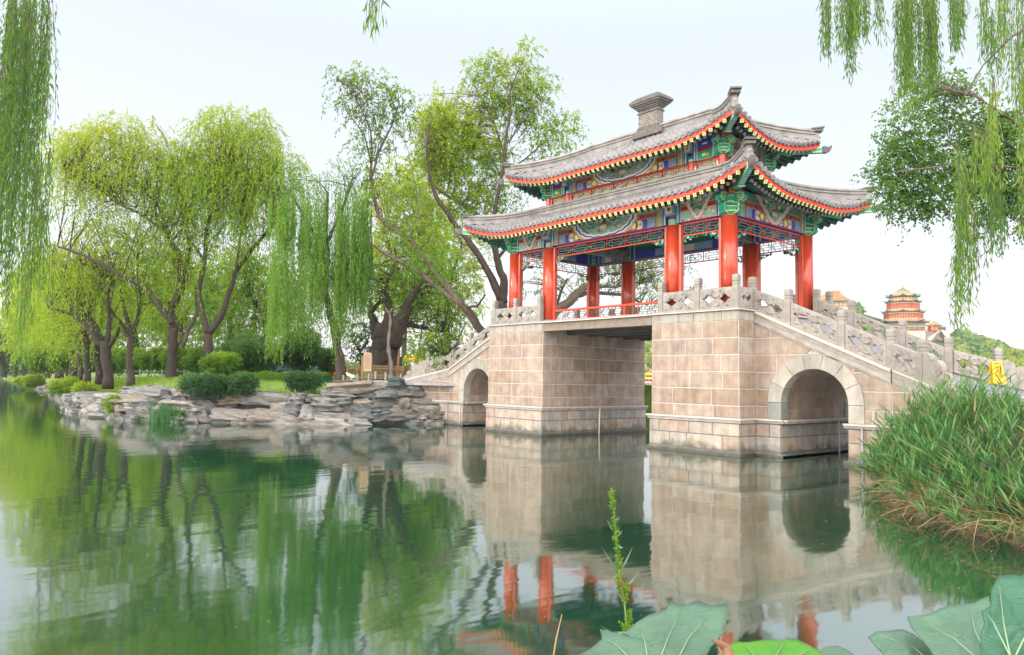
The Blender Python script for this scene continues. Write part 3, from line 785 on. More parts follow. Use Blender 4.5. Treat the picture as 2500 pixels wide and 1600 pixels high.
# ---- painted beams (all four sides), hanging lattice, spandrels
def side_iter():
    for k in range(3):
        yield ('long', (COLX[k]+.2, YF-.15, 0), (1, 0, 0), (0, -1, 0), COLX[k+1]-COLX[k]-.4, k)
        yield ('long', (COLX[3-k]-.2, YB+.15, 0), (-1, 0, 0), (0, 1, 0), COLX[3-k]-COLX[2-k]-.4, k+3)
    yield ('short', (COLX[3]+.15, YF+.2, 0), (0, 1, 0), (1, 0, 0), YB-YF-.4, 6)
    yield ('short', (COLX[0]-.15, YB-.2, 0), (0, -1, 0), (-1, 0, 0), YB-YF-.4, 7)
ZB0, ZB1 = 7.18, 8.0
for kind, O, U, N, W, k in side_iter():
    O, U, N = Vector(O), Vector(U), Vector(N)
    mb = MB()
    for (a, b, th) in ((ZB0, ZB0+.34, .15), (ZB0+.34, ZB0+.52, .09), (ZB0+.52, ZB1, .16)):
        mb.obox(O+U*W/2-N*.15+Vector((0, 0, (a+b)/2)), U*W/2, N*(.148 if th > .1 else .146), Vector((0, 0, (b-a)/2)), DGR if a > 7.5 else BLU)
    f = Face(mb, O+Vector((0, 0, 0)), U, N)
    bay(f, W, ZB0, ZB1, 'big' if W > 4 and kind == 'long' else ('mid' if W > 3 else 'small'), k)
    # inner face: plain bands
    g = Face(mb, O+U*W-N*.3, -U, -N)
    g.rect(0, W, ZB0, ZB0+.34, 1, BLU); g.rect(.25*W, .75*W, ZB0+.03, ZB0+.31, 2, LBL); g.rect(.4*W, .6*W, ZB0+.05, ZB0+.28, 3, CRM)
    g.rect(0, W, ZB0+.34, ZB0+.52, 1, DGR); g.rect(0, W, ZB0+.52, ZB1, 1, GRN)
    for q in (0, W-.3): g.rect(q, q+.3, ZB0, ZB1, 2, JAD); g.rect(q+.08, q+.22, ZB0, ZB1, 3, BLU)
    mb.build('painted_beam', PM, pav)
    # hanging lattice
    mb = MB(); Oc = O-N*.15; z0, z1 = 6.74, 7.16
    def R(u0, u1, a, b, m=0, d=.045): mb.obox(Oc+U*(u0+u1)/2+Vector((0, 0, (a+b)/2)), U*(u1-u0)/2, N*d/2, Vector((0, 0, (b-a)/2)), m)
    e0, e1 = .11, W-.11
    R(e0, e1, z1-.045, z1); R(e0, e1, z0, z0+.035); R(e0, e0+.045, z0-.28, z1); R(e1-.045, e1, z0-.28, z1)
    fence_lattice(mb, Oc+U*(e0+.05)+Vector((0, 0, z0+.035)), U, e1-e0-.1, z1-z0-.08, .80 if W > 3 else .42, (2, 1), .013)
    mb.build('hanging_lattice', [M_red2, M_green, M_purple], pav)
    for q in (0, 1):                                   # carved corner spandrels
        mb = MB(); rr = random.Random(k*2+q)
        for j in range(16):
            fx = rr.random()**1.5; fz = rr.random()*(1-fx)
            u = (.17+.55*fx); z = z0-.02-.2*fz
            u = W-u if q else u
            c = Oc+U*u+Vector((0, 0, z-.01)); R_ = .032+.014*rr.random()
            P = [c+U*R_*math.cos(a)+Vector((0, 0, R_*math.sin(a)))-N*.012 for a in [2*PI*i/9 for i in range(9)]]
            mb.prism(P, N*.024, 0 if j % 3 else 1)
        mb.build('carved_spandrel', [M_jade, M_green], pav)
# ---- ceiling, cross beams, central low railing
mb = MB()
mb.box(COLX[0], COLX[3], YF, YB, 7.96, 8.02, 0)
for x in COLX[1:3]:
    mb.box(x-.14, x+.14, YF+.16, YB-.16, 7.2, 7.55, 1); mb.box(x-.1, x+.1, YF+.16, YB-.16, 7.6, 7.95, 2)
for y in (1.6, 2.81, 4.0): mb.box(COLX[0]+.2, COLX[3]-.2, y-.09, y+.09, 7.74, 7.955, 3)
for k in range(40):
    x = COLX[0]+.25*k+.1; mb.box(x-.04, x+.04, YF+.2, YB-.2, 7.9, 7.958, 2)
mb.build('ceiling', [M_dark, M_grey, M_dgreen, M_grey], pav)
for y in (YF, YB):
    rl = MB(); y_ = y-.02 if y == YF else y+.02
    x0, x1 = COLX[1]+.32, COLX[2]-.32
    rl.box(x0, x1, y_-.05, y_+.05, 4.66, 4.73, 0); rl.box(x0, x1, y_-.04, y_+.04, 4.31, 4.36, 0)
    for i in range(4):
        x = x0+(x1-x0)*i/3; rl.box(x-.035, x+.035, y_-.035, y_+.035, 4.361, 4.659, 0)
    for i in range(3):
        a = x0+(x1-x0)*i/3+.04; fence_lattice(rl, (a, y_, 4.36), (1, 0, 0), (x1-x0)/3-.08, .30, .6, (1, 1), .014)
    rl.build('low_railing', [M_red2, M_dgreen], pav)

# ---- roofs
def make_roof(nm, hx, hy, D, z0, rise, lift, flare, ridge_h, kindtop, wall):
    roof = empty(nm, (0, 0, 0)); roof.parent = pav; roof.location = Vector((CX, CY, z0))-pav.location
    def g(e, d): 
        k = max(0, min(1, 1-(e-d)/2.7)); return k**2.1
    def surf(side, s, d, dz=0.0, dout=0.0):
        H, Pp = (hx, hy) if side in 'FB' else (hy, hx)
        e = H-abs(s); k = g(e, max(0, d)); t = max(0, min(1, d/D)); fade = (1-t)**1.4
        z = z0+rise*(.72*t+.28*t*t)+lift*k*fade+dz
        off = flare*k*fade
        a = s+math.copysign(off*k, s); b = Pp-d+off+dout
        if side == 'F': return Vector((CX+a, CY-b, z))
        if side == 'B': return Vector((CX-a, CY+b, z))
        if side == 'R': return Vector((CX+b, CY+a, z))
        return Vector((CX-b, CY-a, z))
    outv = dict(F=Vector((0,-1,0)), B=Vector((0,1,0)), R=Vector((1,0,0)), L=Vector((-1,0,0)))
    alv = dict(F=Vector((1,0,0)), B=Vector((-1,0,0)), R=Vector((0,1,0)), L=Vector((0,-1,0)))
    rr = random.Random(5)
    for side in 'FRBL':
        H = hx if side in 'FB' else hy
        mb = MB()
        # base sheet (closed slab), columns of quads clipped by the hips
        N = int(2*H/.24); sp_ = 2*H/N
        for i in range(N):
            s0, s1 = -H+sp_*i, -H+sp_*(i+1)
            ns = 7
            for j in range(ns):
                def dd(s, j): return min(D, H-abs(s)+.03)*j/ns
                p = [surf(side, s0, dd(s0, j)), surf(side, s1, dd(s1, j)), surf(side, s1, dd(s1, j+1)), surf(side, s0, dd(s0, j+1))]
                mb.poly(p, 0, .2+.25*rr.random())  # lower tint between the cover tiles: groove shade put into the colour
            a, b = surf(side, s0, 0), surf(side, s1, 0)
        # cover tiles
        for i in range(N+1):
            s = -H+sp_*i
            if i in (0, N): s = math.copysign(H-.07, s)
            dm = min(D, H-abs(s))
            if dm < .07: continue
            nseg = max(2, int(dm/.3)+1); pts = []
            for j in range(nseg+1): pts.append(surf(side, s, dm*j/nseg))
            al = alv[side]; r_ = .068; V = []; Fc = []
            ring = 6; nr = 0
            for j in range(nseg):            # each tile slightly tapered: overlapping rings
                for q, rs in ((0, 1.08), (1, .95)):
                    p = pts[j+q]; d_ = (pts[j+1]-pts[j]).normalized(); up = al.cross(d_); up = up if up.z > 0 else -up
                    for k in range(ring):
                        an = PI*k/(ring-1); V.append(p+al*r_*rs*math.cos(an)+up*(r_*rs*math.sin(an)+.012))
                    nr += 1
            for j in range(nr-1):
                for k in range(ring-1): Fc.append((j*ring+k, j*ring+k+1, (j+1)*ring+k+1, (j+1)*ring+k))
            b0 = len(mb.f); mb.add(V, Fc, 0, .5)
            for q in range(b0, len(mb.f)): mb.t[q] = .35+.55*rr.random() if (q-b0) % (ring-1) == 0 else mb.t[q-1]
        mb.build('tile_field', M_tile, roof)
        # eave tile ends and drip tiles
        mb = MB()
        o = outv[side]; al = alv[side]
        for i in range(N+1):
            s = -H+sp_*i
            if i in (0, N): s = math.copysign(H-.05, s)
            p = surf(side, s, 0)+Vector((0, 0, .02)); t = rr.random()
            oo = (o+al*(math.copysign(.6, s)*g(H-abs(s), 0))).normalized(); aa = Vector((-oo.y, oo.x, 0)); aa = aa if aa.dot(al) > 0 else -aa
            R_ = .082; c = p+oo*.045
            P = [c+aa*R_*math.cos(k*PI/7)+Vector((0, 0, R_*math.sin(k*PI/7))) for k in range(14)]
            mb.prism(P, -oo*.07, 0, .35+.3*t)
            P = [c+oo*.006+aa*R_*.74*math.cos(k*PI/6)+Vector((0, 0, R_*.74*math.sin(k*PI/6))) for k in range(12)]
            mb.prism(P, oo*.001, 0, .75)
            if i < N:
                s2 = s+sp_/2; p = surf(side, s2, 0); hw = sp_*.47; c = p+oo*.05
                P = [c-aa*hw+Vector((0, 0, .02)), c-aa*hw*.8+Vector((0, 0, -.05)), c+Vector((0, 0, -.11)), c+aa*hw*.8+Vector((0, 0, -.05)), c+aa*hw+Vector((0, 0, .02)), c+Vector((0, 0, -.02))]
                mb.prism(P, -oo*.03, 0, .15+.3*t)
        mb.build('eave_tiles', M_tile, roof)
        # red fascia, soffit and rafters
        mb = MB(); N2 = max(24, int(H*2/.2))
        for i in range(N2):
            s0, s1 = -H+2*H*i/N2, -H+2*H*(i+1)/N2
            a0, a1 = surf(side, s0, 0, -.05), surf(side, s1, 0, -.05); dn = Vector((0, 0, -.165))
            b0, b1 = surf(side, s0, .05, -.03), surf(side, s1, .05, -.03)
            mb.poly([a0+dn, a1+dn, a1, a0], 0); mb.poly([a0+dn, a0+dn-o*.03, a1+dn-o*.03, a1+dn], 0)
        mb.build('eave_fascia', [M_red2], roof)
        mb = MB(); ns = 6; Ds = wall
        for i in range(N2):
            s0, s1 = -H+2*H*i/N2, -H+2*H*(i+1)/N2
            for j in range(ns):
                dd = lambda s, j: .02+min(Ds, H-abs(s)+.05)*j/ns
                mb.poly([surf(side, s0, dd(s0, j), -.12), surf(side, s0, dd(s0, j+1), -.12), surf(side, s1, dd(s1, j+1), -.12), surf(side, s1, dd(s1, j), -.12)])
        mb.build('soffit', M_soffit, roof)
        fly, rnd = MB(), MB()
        N3 = int(2*H/.235); sp3 = 2*H/N3
        for i in range(N3):
            s = -H+sp3*(i+.5); e = H-abs(s)
            if e < .2: continue
            def conv(e, d, lim=2.3):
                if e > lim: return e
                return d+.03+e*(lim-d-.03)/lim
            sg = math.copysign(1, s)
            p0 = surf(side, s, .02, -.265); e1 = conv(e, .8); p1 = surf(side, sg*(H-e1), .8, -.16)
            fly.bar(p0, p1, .112, .112, 0)
            dr = (p0-p1).normalized(); ax = dr.cross(Vector((0,0,1))).normalized(); up = ax.cross(dr)
            c = p0+dr*.003
            def sq(r_, k_): return [c+dr*.002*k_+ax*(r_*x_)+up*(r_*y_) for x_, y_ in ((-1,-1),(1,-1),(1,1),(-1,1))]
            fly.poly(sq(.056, 1), 1); fly.poly(sq(.05, 2), 1)
            for (x_, y_, w_, h_) in ((0, 0, .03, .008), (0, 0, .008, .03), (.024, .02, .006, .012), (-.024, -.02, .006, .012)):
                fly.poly([c+dr*.007+ax*(x_+w_*a_)+up*(y_+h_*b_) for a_, b_ in ((-1,-1),(1,-1),(1,1),(-1,1))], 3)
            e0 = conv(e, .40); 
            p0 = surf(side, sg*(H-e0), .38, -.37); e1 = conv(e, 1.3); p1 = surf(side, sg*(H-e1), min(wall, 1.3), -.27)
            rnd.tube([p0, p1], .052, 8, 0, cap=False)
            dr = (p0-p1).normalized(); ax = dr.cross(Vector((0,0,1))).normalized(); up = ax.cross(dr)
            for rr_, dd_, mm in ((.053, .0, 2), (.042, .004, 1), (.018, .007, 3)):
                rnd.poly([p0+dr*dd_+ax*rr_*math.cos(k*PI/6)+up*rr_*math.sin(k*PI/6) for k in range(12)], mm)
        fly.build('flying_rafters', [M_dgreen, M_pale, M_green, M_green], roof)
        rnd.build('round_rafters', [M_dgreen, M_purple, M_cream, M_pink], roof)
        # board between the two rafter rows
        mb = MB()
        for i in range(N2):
            s0, s1 = -H+2*H*i/N2, -H+2*H*(i+1)/N2
            d0, d1 = min(.42, H-abs(s0)), min(.42, H-abs(s1))
            mb.poly([surf(side, s0, d0, -.275), surf(side, s1, d1, -.275), surf(side, s1, d1, -.2), surf(side, s0, d0, -.2)])
        mb.build('eave_board', M_crim, roof)
    # hips
    prof = [(-.10, 0), (-.10, .20), (-.15, .21), (-.15, .25), (-.115, .26), (-.115, .31), (-.165, .325), (-.165, .375), (-.11, .40), (-.07, .455)]
    prof = [(a*.95, b*ridge_h/.455) for a, b in prof]
    prof = prof+[(-a, b) for a, b in prof[::-1]]
    def sweep(mb, pts, m=0, sc_=None):
        n = len(prof); V = []; Fc = []
        for i, p in enumerate(pts):
            d_ = pts[min(i+1, len(pts)-1)]-pts[max(i-1, 0)]; d_.z = 0; d_.normalize(); s_ = Vector((-d_.y, d_.x, 0))
            k = 1 if sc_ is None else sc_[i]
            for a, b in prof: V.append(p+s_*a+Vector((0, 0, b*k)))
        for i in range(len(pts)-1):
            for k in range(n): Fc.append((i*n+k, i*n+(k+1) % n, (i+1)*n+(k+1) % n, (i+1)*n+k))
        Fc += [list(range(n))[::-1], [(len(pts)-1)*n+k for k in range(n)]]
        mb.add(V, Fc, m)
    for sx in (1, -1):
        for sy_ in (1, -1):
            side = 'F' if sy_ < 0 else 'B'
            sgs = sx if side == 'F' else -sx
            pts = []
            for j in range(15):
                d = D+.0-(D-.13)*j/14
                pts.append(surf(side, sgs*(hx-d), d, .03))
            mb = MB(); sc_ = [1]*15
            sweep(mb, pts, 0, sc_)
            dg = (pts[-1]-pts[-3]); dg.z = 0; dg.normalize(); pr = Vector((-dg.y, dg.x, 0)); e = pts[-1]
            # upturned dark cap at the tip, carved nose, tile disc
            mb.obox(e+dg*.02+Vector((0, 0, ridge_h-.06)), dg*.26, pr*.15, Vector((0, 0, .04))+dg*.0, 1)
            mb.obox(e+dg*.10+Vector((0, 0, ridge_h+.01)), dg*.22+Vector((0, 0, .03)), pr*.17, Vector((0, 0, .028)), 1)
            mb.obox(e+dg*.04+Vector((0, 0, .15)), dg*.10, pr*.07, Vector((0, 0, .13)), 0)
            mb.lathe([(-.09, .02), (-.06, .075), (0, .1), (.06, .075), (.09, .02)], e+dg*.14+Vector((0, 0, .1)), 10, 0)
            q = e+dg*.2+Vector((0, 0, .02))
            mb.prism([q+pr*.09*math.cos(k*PI/7)+Vector((0, 0, .09*math.sin(k*PI/7))) for k in range(14)], -dg*.2, 0)
            mb.build('hip_ridge', [M_ridge, M_ridged], roof, bevel=.008)
            # corner beams
            mb = MB()
            def hp(d, dz, out=0): return surf(side, sgs*(hx-max(d, 0)), max(d, 0), dz)+dg*out
            a, b, c = hp(D*.75, -.42), hp(.75, -.47), hp(0, -.29, .04)
            mb.bar(a, b+dg*.12, .2, .3, GRN); mb.bar(b, c, .17, .2, GRN)
            tip = c; dd = (c-b).normalized(); up = pr.cross(dd); up = up if up.z > 0 else -up
            mb.obox(tip+dd*.002, pr*.085, up*.1, dd*.004, WHT); mb.obox(tip+dd*.006, pr*.07, up*.085, dd*.004, GRN)
            for k in range(9):          # waves on the underside
                q = b+(c-b)*((k+.7)/10)-up*.103
                mb.obox(q, pr*.07, dd*.014, up*.002, BLU); mb.obox(q+dd*.03, pr*.07, dd*.014, up*.002, WHT)
            for sg in (-1, 1):
                for qa, qb, hh in ((a, b+dg*.12, .15), (b, c, .1)):
                    w_ = .1 if hh > .12 else .085
                    d2 = (qb-qa).normalized()
                    for vv in (-hh+.02, hh-.02): mb.obox((qa+qb)/2+pr*sg*(w_+.002)+Vector((0, 0, 1))*vv, (qb-qa)/2, pr*.002, Vector((0, 0, .011)), PAL)
            mb.obox(b+dg*.125-Vector((0, 0, .15)), pr*.1, dg*.01, Vector((0, 0, .01)), WHT)
            mb.build('corner_beam', PM, roof)
            mb = MB()                 # beast head on the beam tip
            h0 = tip+dd*.01; sil = [(0, -.1), (.16, -.115), (.27, -.06), (.33, .03), (.35, .14), (.30, .145), (.27, .09), (.19, .10), (.13, .13), (.05, .12), (0, .11)]
            mb.prism([h0+dd*u_+up*v_-pr*.075 for u_, v_ in sil], pr*.15, 0)
            mb.prism([h0+dd*(.13+.05*math.cos(k*PI/5))+up*(.05+.04*math.sin(k*PI/5))-pr*.09 for k in range(10)], pr*.18, 0)
            for u_ in (.04, .09): mb.prism([h0+dd*(u_+.02*math.cos(k*PI/3))+up*(-.02+.07*math.sin(k*PI/3))-pr*.083 for k in range(6)], pr*.166, 0)
            mb.build('beast_head', M_ridged, roof, bevel=.012)
    # top: main ridge or wall ridge
    mb = MB()
    if kindtop == 'main':
        zr = surf('F', 0, D).z-.02
        xs = [CX-(hx-hy)-.05+(2*(hx-hy)+.1)*i/12 for i in range(13)]
        sweep(mb, [Vector((x, CY, zr)) for x in xs])
        mb.build('main_ridge', [M_ridge, M_ridged], roof, bevel=.006)
    else:
        zr = surf('F', 0, D).z-.02; ax_, by_ = hx-D+.02, hy-D+.02
        for a, b in (((-ax_, -by_), (ax_, -by_)), ((ax_, -by_), (ax_, by_)), ((ax_, by_), (-ax_, by_)), ((-ax_, by_), (-ax_, -by_))):
            sweep(mb, [Vector((CX+a[0]+(b[0]-a[0])*t/8, CY+a[1]+(b[1]-a[1])*t/8, zr)) for t in range(9)])
        mb.build('wall_ridge', [M_ridge, M_ridged], roof)
    return roof, surf
low, surfL = make_roof('lower_roof', 6.46, 3.60, 2.17, 7.82, .93, .55, .12, .38, 'wall', 1.45)
upp, surfU = make_roof('upper_roof', 5.26, 2.44, 2.44, 9.93, 1.38, .50, .12, .40, 'main', 1.2)
# brick pedestal on the main ridge
mb = MB(); X = CX+.08
for a, b, z0, z1, mm in ((.70, .27, 11.3, 11.5, 0), (.60, .24, 11.5, 11.56, 0), (.52, .20, 11.56, 11.7, 0), (.46, .17, 11.7, 12.22, 0), (.50, .21, 12.22, 12.27, 0), (.46, .17, 12.27, 12.36, 0),
                 (.50, .22, 12.36, 12.41, 0), (.55, .26, 12.41, 12.47, 0), (.61, .32, 12.47, 12.53, 0), (.68, .38, 12.53, 12.60, 0), (.74, .42, 12.60, 12.70, 1), (.66, .36, 12.70, 12.77, 1), (.56, .28, 12.77, 12.84, 1), (.44, .2, 12.84, 12.89, 1)):
    mb.box(X-a, X+a, CY-b, CY+b, z0, z1-.001, mm)
for k in range(26):
    rr = random.Random(k); z = 11.72+.1*(k//5); 
    x = X-.46+.19*(k % 5)+(.09 if (k//5) % 2 else 0)
    if z < 12.2: mb.box(x+.01, min(x+.175, X+.455), CY-.178, CY+.178, z, z+.085, 2)
for k in range(5): z = 11.72+.1*k; mb.box(X+.3, X+.468, CY-.15, CY-.01, z, z+.085, 2); mb.box(X+.3, X+.468, CY+.005, CY+.15, z, z+.085, 2)
M_brick = mat('grey_brick', (.25,.235,.21), .9, .35, 9, .5, 40)
mb.build('ridge_pedestal', [M_ridged, M_ridged, M_brick], pav, bevel=.01)

# ---- upper storey
UX, UYh = [-9.91, -8.8, -2.93, -1.75], 1.306
UY = [CY-UYh, CY+UYh]
for y in UY:
    for x in UX:
        mb = MB(); mb.lathe([(8.7, .13), (9.46, .125)], (x, y, 0), 16, 0); c = mb.build('upper_column', M_red, pav)
        sg = -1 if y < CY else 1
        mb = MB(); mb.lathe([(9.46, .115), (9.52, .115)], (x, y, 0), 12, WHT); mb.lathe([(9.52, .115), (9.58, .115)], (x, y, 0), 12, GRN); mb.lathe([(9.58, .115), (9.66, .115)], (x, y, 0), 12, BLU)
        if x in UX[1:3]:
            mb.box(x-.15, x+.15, min(y, y+sg*.24), max(y, y+sg*.24), 9.74, 10.02, LBL)
            F_ = Face(mb, (x-.15, y+sg*.243, 9.74) if sg < 0 else (x+.15, y+sg*.243, 9.74), (1, 0, 0) if sg < 0 else (-1, 0, 0), (0, sg, 0))
            F_.rect(.04, .26, .03, .22, 1, WHT); F_.rect(.05, .25, .04, .21, 2, CRM); F_.blob(.15, .13, .04, .05, 3, RED, 10)
        mb.build('painted_collar', PM, c)
        mb = MB()
        if x < UX[3]: mb.box(x+.12, x+.2, y-.04, y+.04, 8.9, 9.42)
        if x > UX[0]: mb.box(x-.2, x-.12, y-.04, y+.04, 8.9, 9.42)
        mb.build('jamb', M_red, c)
def up_iter():
    for k in range(3):
        yield (UX[k]+.12, UY[0]-.09, 0), (1, 0, 0), (0, -1, 0), UX[k+1]-UX[k]-.24, 20+k
        yield (UX[3-k]-.12, UY[1]+.09, 0), (-1, 0, 0), (0, 1, 0), UX[3-k]-UX[2-k]-.24, 23+k
    yield (UX[3]+.09, UY[0]+.12, 0), (0, 1, 0), (1, 0, 0), 2*UYh-.24, 26
    yield (UX[0]-.09, UY[1]-.12, 0), (0, -1, 0), (-1, 0, 0), 2*UYh-.24, 27
for O, U, N, W, k in up_iter():
    O, U, N = Vector(O), Vector(U), Vector(N); mb = MB()
    mb.obox(O+U*W/2-N*.09+Vector((0, 0, 9.79)), U*W/2, N*.088, Vector((0, 0, .37)), DGR)
    f = Face(mb, O, U, N)
    if W > 2: bay(f, W, 9.42, 10.14, 'big' if W > 4 else 'mid', k)
    else:
        f.rect(0, W, 9.42, 9.72, 1, GRN); f.rect(0, W, 9.72, 9.84, 1, CRI); f.rect(0, W, 9.84, 10.14, 1, BLU); f.rect(0, W, 9.42, 9.44, 2, GLD)
        for q in (0, 1):
            for a, b, mm in ((0, .05, GRN), (.05, .085, WHT), (.085, .14, BLU), (.14, .17, WHT)):
                f.rect(W-b if q else a, W-a if q else b, 9.42, 10.14, 2, mm)
        f.blob(W/2-.05, 9.58, .07, .05, 3, PAL, 10, 3, .3); f.blob(W/2+.08, 9.56, .05, .045, 3, GLD, 10, 3, .3)
        f.blob(W/2, 9.95, .1, .03, 3, WHT, 10, 3, .3)
    mb.build('painted_beam', PM, pav)
    mb = MB(); Oc = O-N*.09
    mb.obox(Oc+U*W/2-N*.05+Vector((0, 0, 9.2)), U*W/2, N*.01, Vector((0, 0, .22)), 3)
    mb.obox(Oc+U*W/2+Vector((0, 0, 9.395)), U*W/2, N*.03, Vector((0, 0, .02)), 0)
    n = max(1, round(W/1.15))
    for i in range(n+1): mb.obox(Oc+U*(W*i/n)+Vector((0, 0, 9.2)), U*.022, N*.03, Vector((0, 0, .2)), 0)
    for i in range(n): fence_lattice(mb, Oc+U*(W*i/n+.03)+Vector((0, 0, 9.12)), U, W/n-.06, .25, .6, (1, 1), .012, .02)
    mb.build('clerestory_lattice', [M_red2, M_dgreen, M_dgreen, M_cream], pav)
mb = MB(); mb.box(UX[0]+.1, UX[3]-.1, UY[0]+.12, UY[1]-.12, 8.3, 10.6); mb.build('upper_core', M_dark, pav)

# ---- green carved brackets under the corners (hexagonal scroll block over a cap)
def corner_bracket(x, y, z, sx, sy_, s_, name='corner_bracket'):
    mb = MB(); k = s_
    dirs = [(Vector((sx, 0, 0)), Vector((0, 1, 0))), (Vector((0, sy_, 0)), Vector((1, 0, 0)))]
    for d, a in dirs:                              # beam ends crossing past the column: stepped scroll outline
        sil = [(.0, 0), (.2, .0), (.36, .05), (.44, .13), (.40, .22), (.46, .29), (.42, .36), (.30, .40), (0, .40)]
        mb.prism([Vector((x, y, z))+d*u*k+Vector((0, 0, v*k))-a*.11*k for u, v in sil], a*.22*k, GRN)
        sil2 = [(.15, .42), (.40, .42), (.56, .47), (.62, .56), (.58, .66), (.45, .72), (.15, .72)]
        mb.prism([Vector((x, y, z))+d*u*k+Vector((0, 0, v*k))-a*.09*k for u, v in sil2], a*.18*k, GRN)
        for S, off in ((sil, .113), (sil2, .093)):   # gilt outlines
            n = len(S)
            for i in range(1, n-1):
                p, q = S[i], S[i+1] if i+1 < n else S[0]
                for sg in (-1, 1):
                    P = Vector((x, y, z))+a*sg*off*k
                    mb.bar(P+d*p[0]*k*.96+Vector((0, 0, (p[1]*.92+.015)*k)), P+d*q[0]*k*.96+Vector((0, 0, (q[1]*.92+.015)*k)), .006, .022*k, PAL)
        for sg in (-1, 1):
            P = Vector((x, y, z))+a*sg*.095*k+d*.42*k+Vector((0, 0, .57*k))
            for j in range(9):
                t0, t1 = j*.7, (j+1)*.7; r0, r1 = .02+.010*j, .02+.010*(j+1)
                mb.bar(P+d*r0*k*math.cos(t0)+Vector((0, 0, r0*k*math.sin(t0)*.8)), P+d*r1*k*math.cos(t1)+Vector((0, 0, r1*k*math.sin(t1)*.8)), .006, .014, PAL)
    dg = (dirs[0][0]+dirs[1][0]).normalized()
    # octagonal capital block and its collar
    mb.lathe([(-.02, .20), (.03, .27), (.10, .36), (.24, .36), (.31, .27), (.36, .22)], (x, y, z), 8, GRN, ph=.5, sx=k, sy=k) if k == 1 else mb.lathe([(0, .2*k), (.03*k, .27*k), (.1*k, .34*k), (.24*k, .34*k), (.31*k, .27*k), (.36*k, .2*k)], (x, y, z), 8, GRN, ph=.5)
    for zz, r_ in ((.10, .366), (.24, .366)):
        mb.lathe([(zz*k-.008, r_*k), (zz*k+.012, r_*k)], (x, y, z), 8, PAL, ph=.5)
    mb.lathe([(.36*k, .2*k), (.42*k, .24*k), (.62*k, .24*k), (.66*k, .2*k)], (x, y, z), 8, GRN, ph=.5)
    mb.lathe([(.41*k, .246*k), (.43*k, .246*k)], (x, y, z), 8, WHT, ph=.5); mb.lathe([(.60*k, .246*k), (.62*k, .246*k)], (x, y, z), 8, WHT, ph=.5)
    mb.tube([Vector((x, y, z+.72*k))+dg*.1, Vector((x, y, z+.76*k))+dg*.55*k], .11*k, 10, BRN)
    for d, a in dirs: mb.tube([Vector((x, y, z+.80*k))+d*.15*k, Vector((x, y, z+.80*k))+d*.52*k], .10*k, 12, BRN); mb.tube([Vector((x, y, z+.80*k))+d*.52*k, Vector((x, y, z+.80*k))+d*.53*k], .085*k, 12, BLU)
    mb.box(x-.03, x+.03, y-.26*k, y+.26*k, z+.47*k, z+.55*k, DGR)
    mb.build(name, PM, pav)
for x, sx in ((COLX[0], -1), (COLX[3], 1)):
    for y, sy_ in ((YF, -1), (YB, 1)): corner_bracket(x, y, 7.16, sx, sy_, .95)
for x, sx in ((UX[0], -1), (UX[3], 1)):
    for y, sy_ in ((UY[0], -1), (UY[1], 1)): corner_bracket(x, y, 9.44, sx, sy_, .80)
# ================================================================== LAND
SH = [(-16.6, .6), (-17.2, -2.2), (-18.5, -4.6), (-20.4, -6.6), (-21.8, -8.7), (-24.0, -10.1), (-29, -10.7), (-34.8, -10.4), (-52, -7.9), (-75, -5.2), (-100, -3.3), (-136, -2), (-200, 2), (-300, 20)]
def shore_y(x):
    if x >= SH[0][0]: return SH[0][1]
    for (a, b), (c, d) in zip(SH, SH[1:]):
        if c <= x <= a: return b+(d-b)*(x-a)/(c-a)
    return SH[-1][1]
def sstep(a, b, x): t = max(0, min(1, (x-a)/(b-a))); return t*t*(3-2*t)
def ground_z(x, inland):
    near = 1-sstep(38, 55, -x)
    cr_ = float(np.interp(-x, [16.6, 17.6, 18.4, 21, 22, 24, 26], [1.60, 1.52, 1.22, 1.18, 1.30, .72, .62])); zr = -.4 + (cr_+.4)*sstep(.1, .75, inland)+(1.76-cr_)*sstep(.8, 5.0, inland)+.12*sstep(4, 14, inland)
    zf = -.4 + .95*sstep(0, 1.2, inland)+.75*sstep(1, 7, inland)+.57*sstep(6, 18, inland)
    return zr*near+zf*(1-near)
from mathutils import noise as mnoise
V = []; F = []
xs = list(np.concatenate([np.arange(-16.6, -60, -.8), np.arange(-60, -300, -6)]))
ts = [-.3, 0, .15, .3, .45, .6, .8, 1.2, 1.8, 2.6, 3.6, 5, 6.5, 8.5, 11, 14, 18, 23]
def back_y(x): return 9+(-16.6-x)*.95
for x in xs:
    sy = shore_y(x); by = back_y(x)
    for t in ts: 
        y = min(sy+t, by)
        z = ground_z(x, t) + .05*mnoise.noise(Vector((x*.5, y*.5, 0)))*(1 if t > .6 else 0)
        V.append((x, y, z))
    V.append((x, max(by, sy+23.1), 1.88)); V.append((x, max(by, sy+23.1)+1.5, -.5))
n = len(ts)+2
for i in range(len(xs)-1):
    for k in range(n-1): F.append((i*n+k, i*n+k+1, (i+1)*n+k+1, (i+1)*n+k))
M_lawn = mat('lawn_grass', (.13, .22, .028), .95, .35, 1.2, .6, 14)
lawn = npobj('lawn', V, F, M_lawn, smooth=True); tag(lawn, kind='structure')
M_soil = mat('bank_soil', (.14, .115, .075), .95, .35, 3, .7, 12)
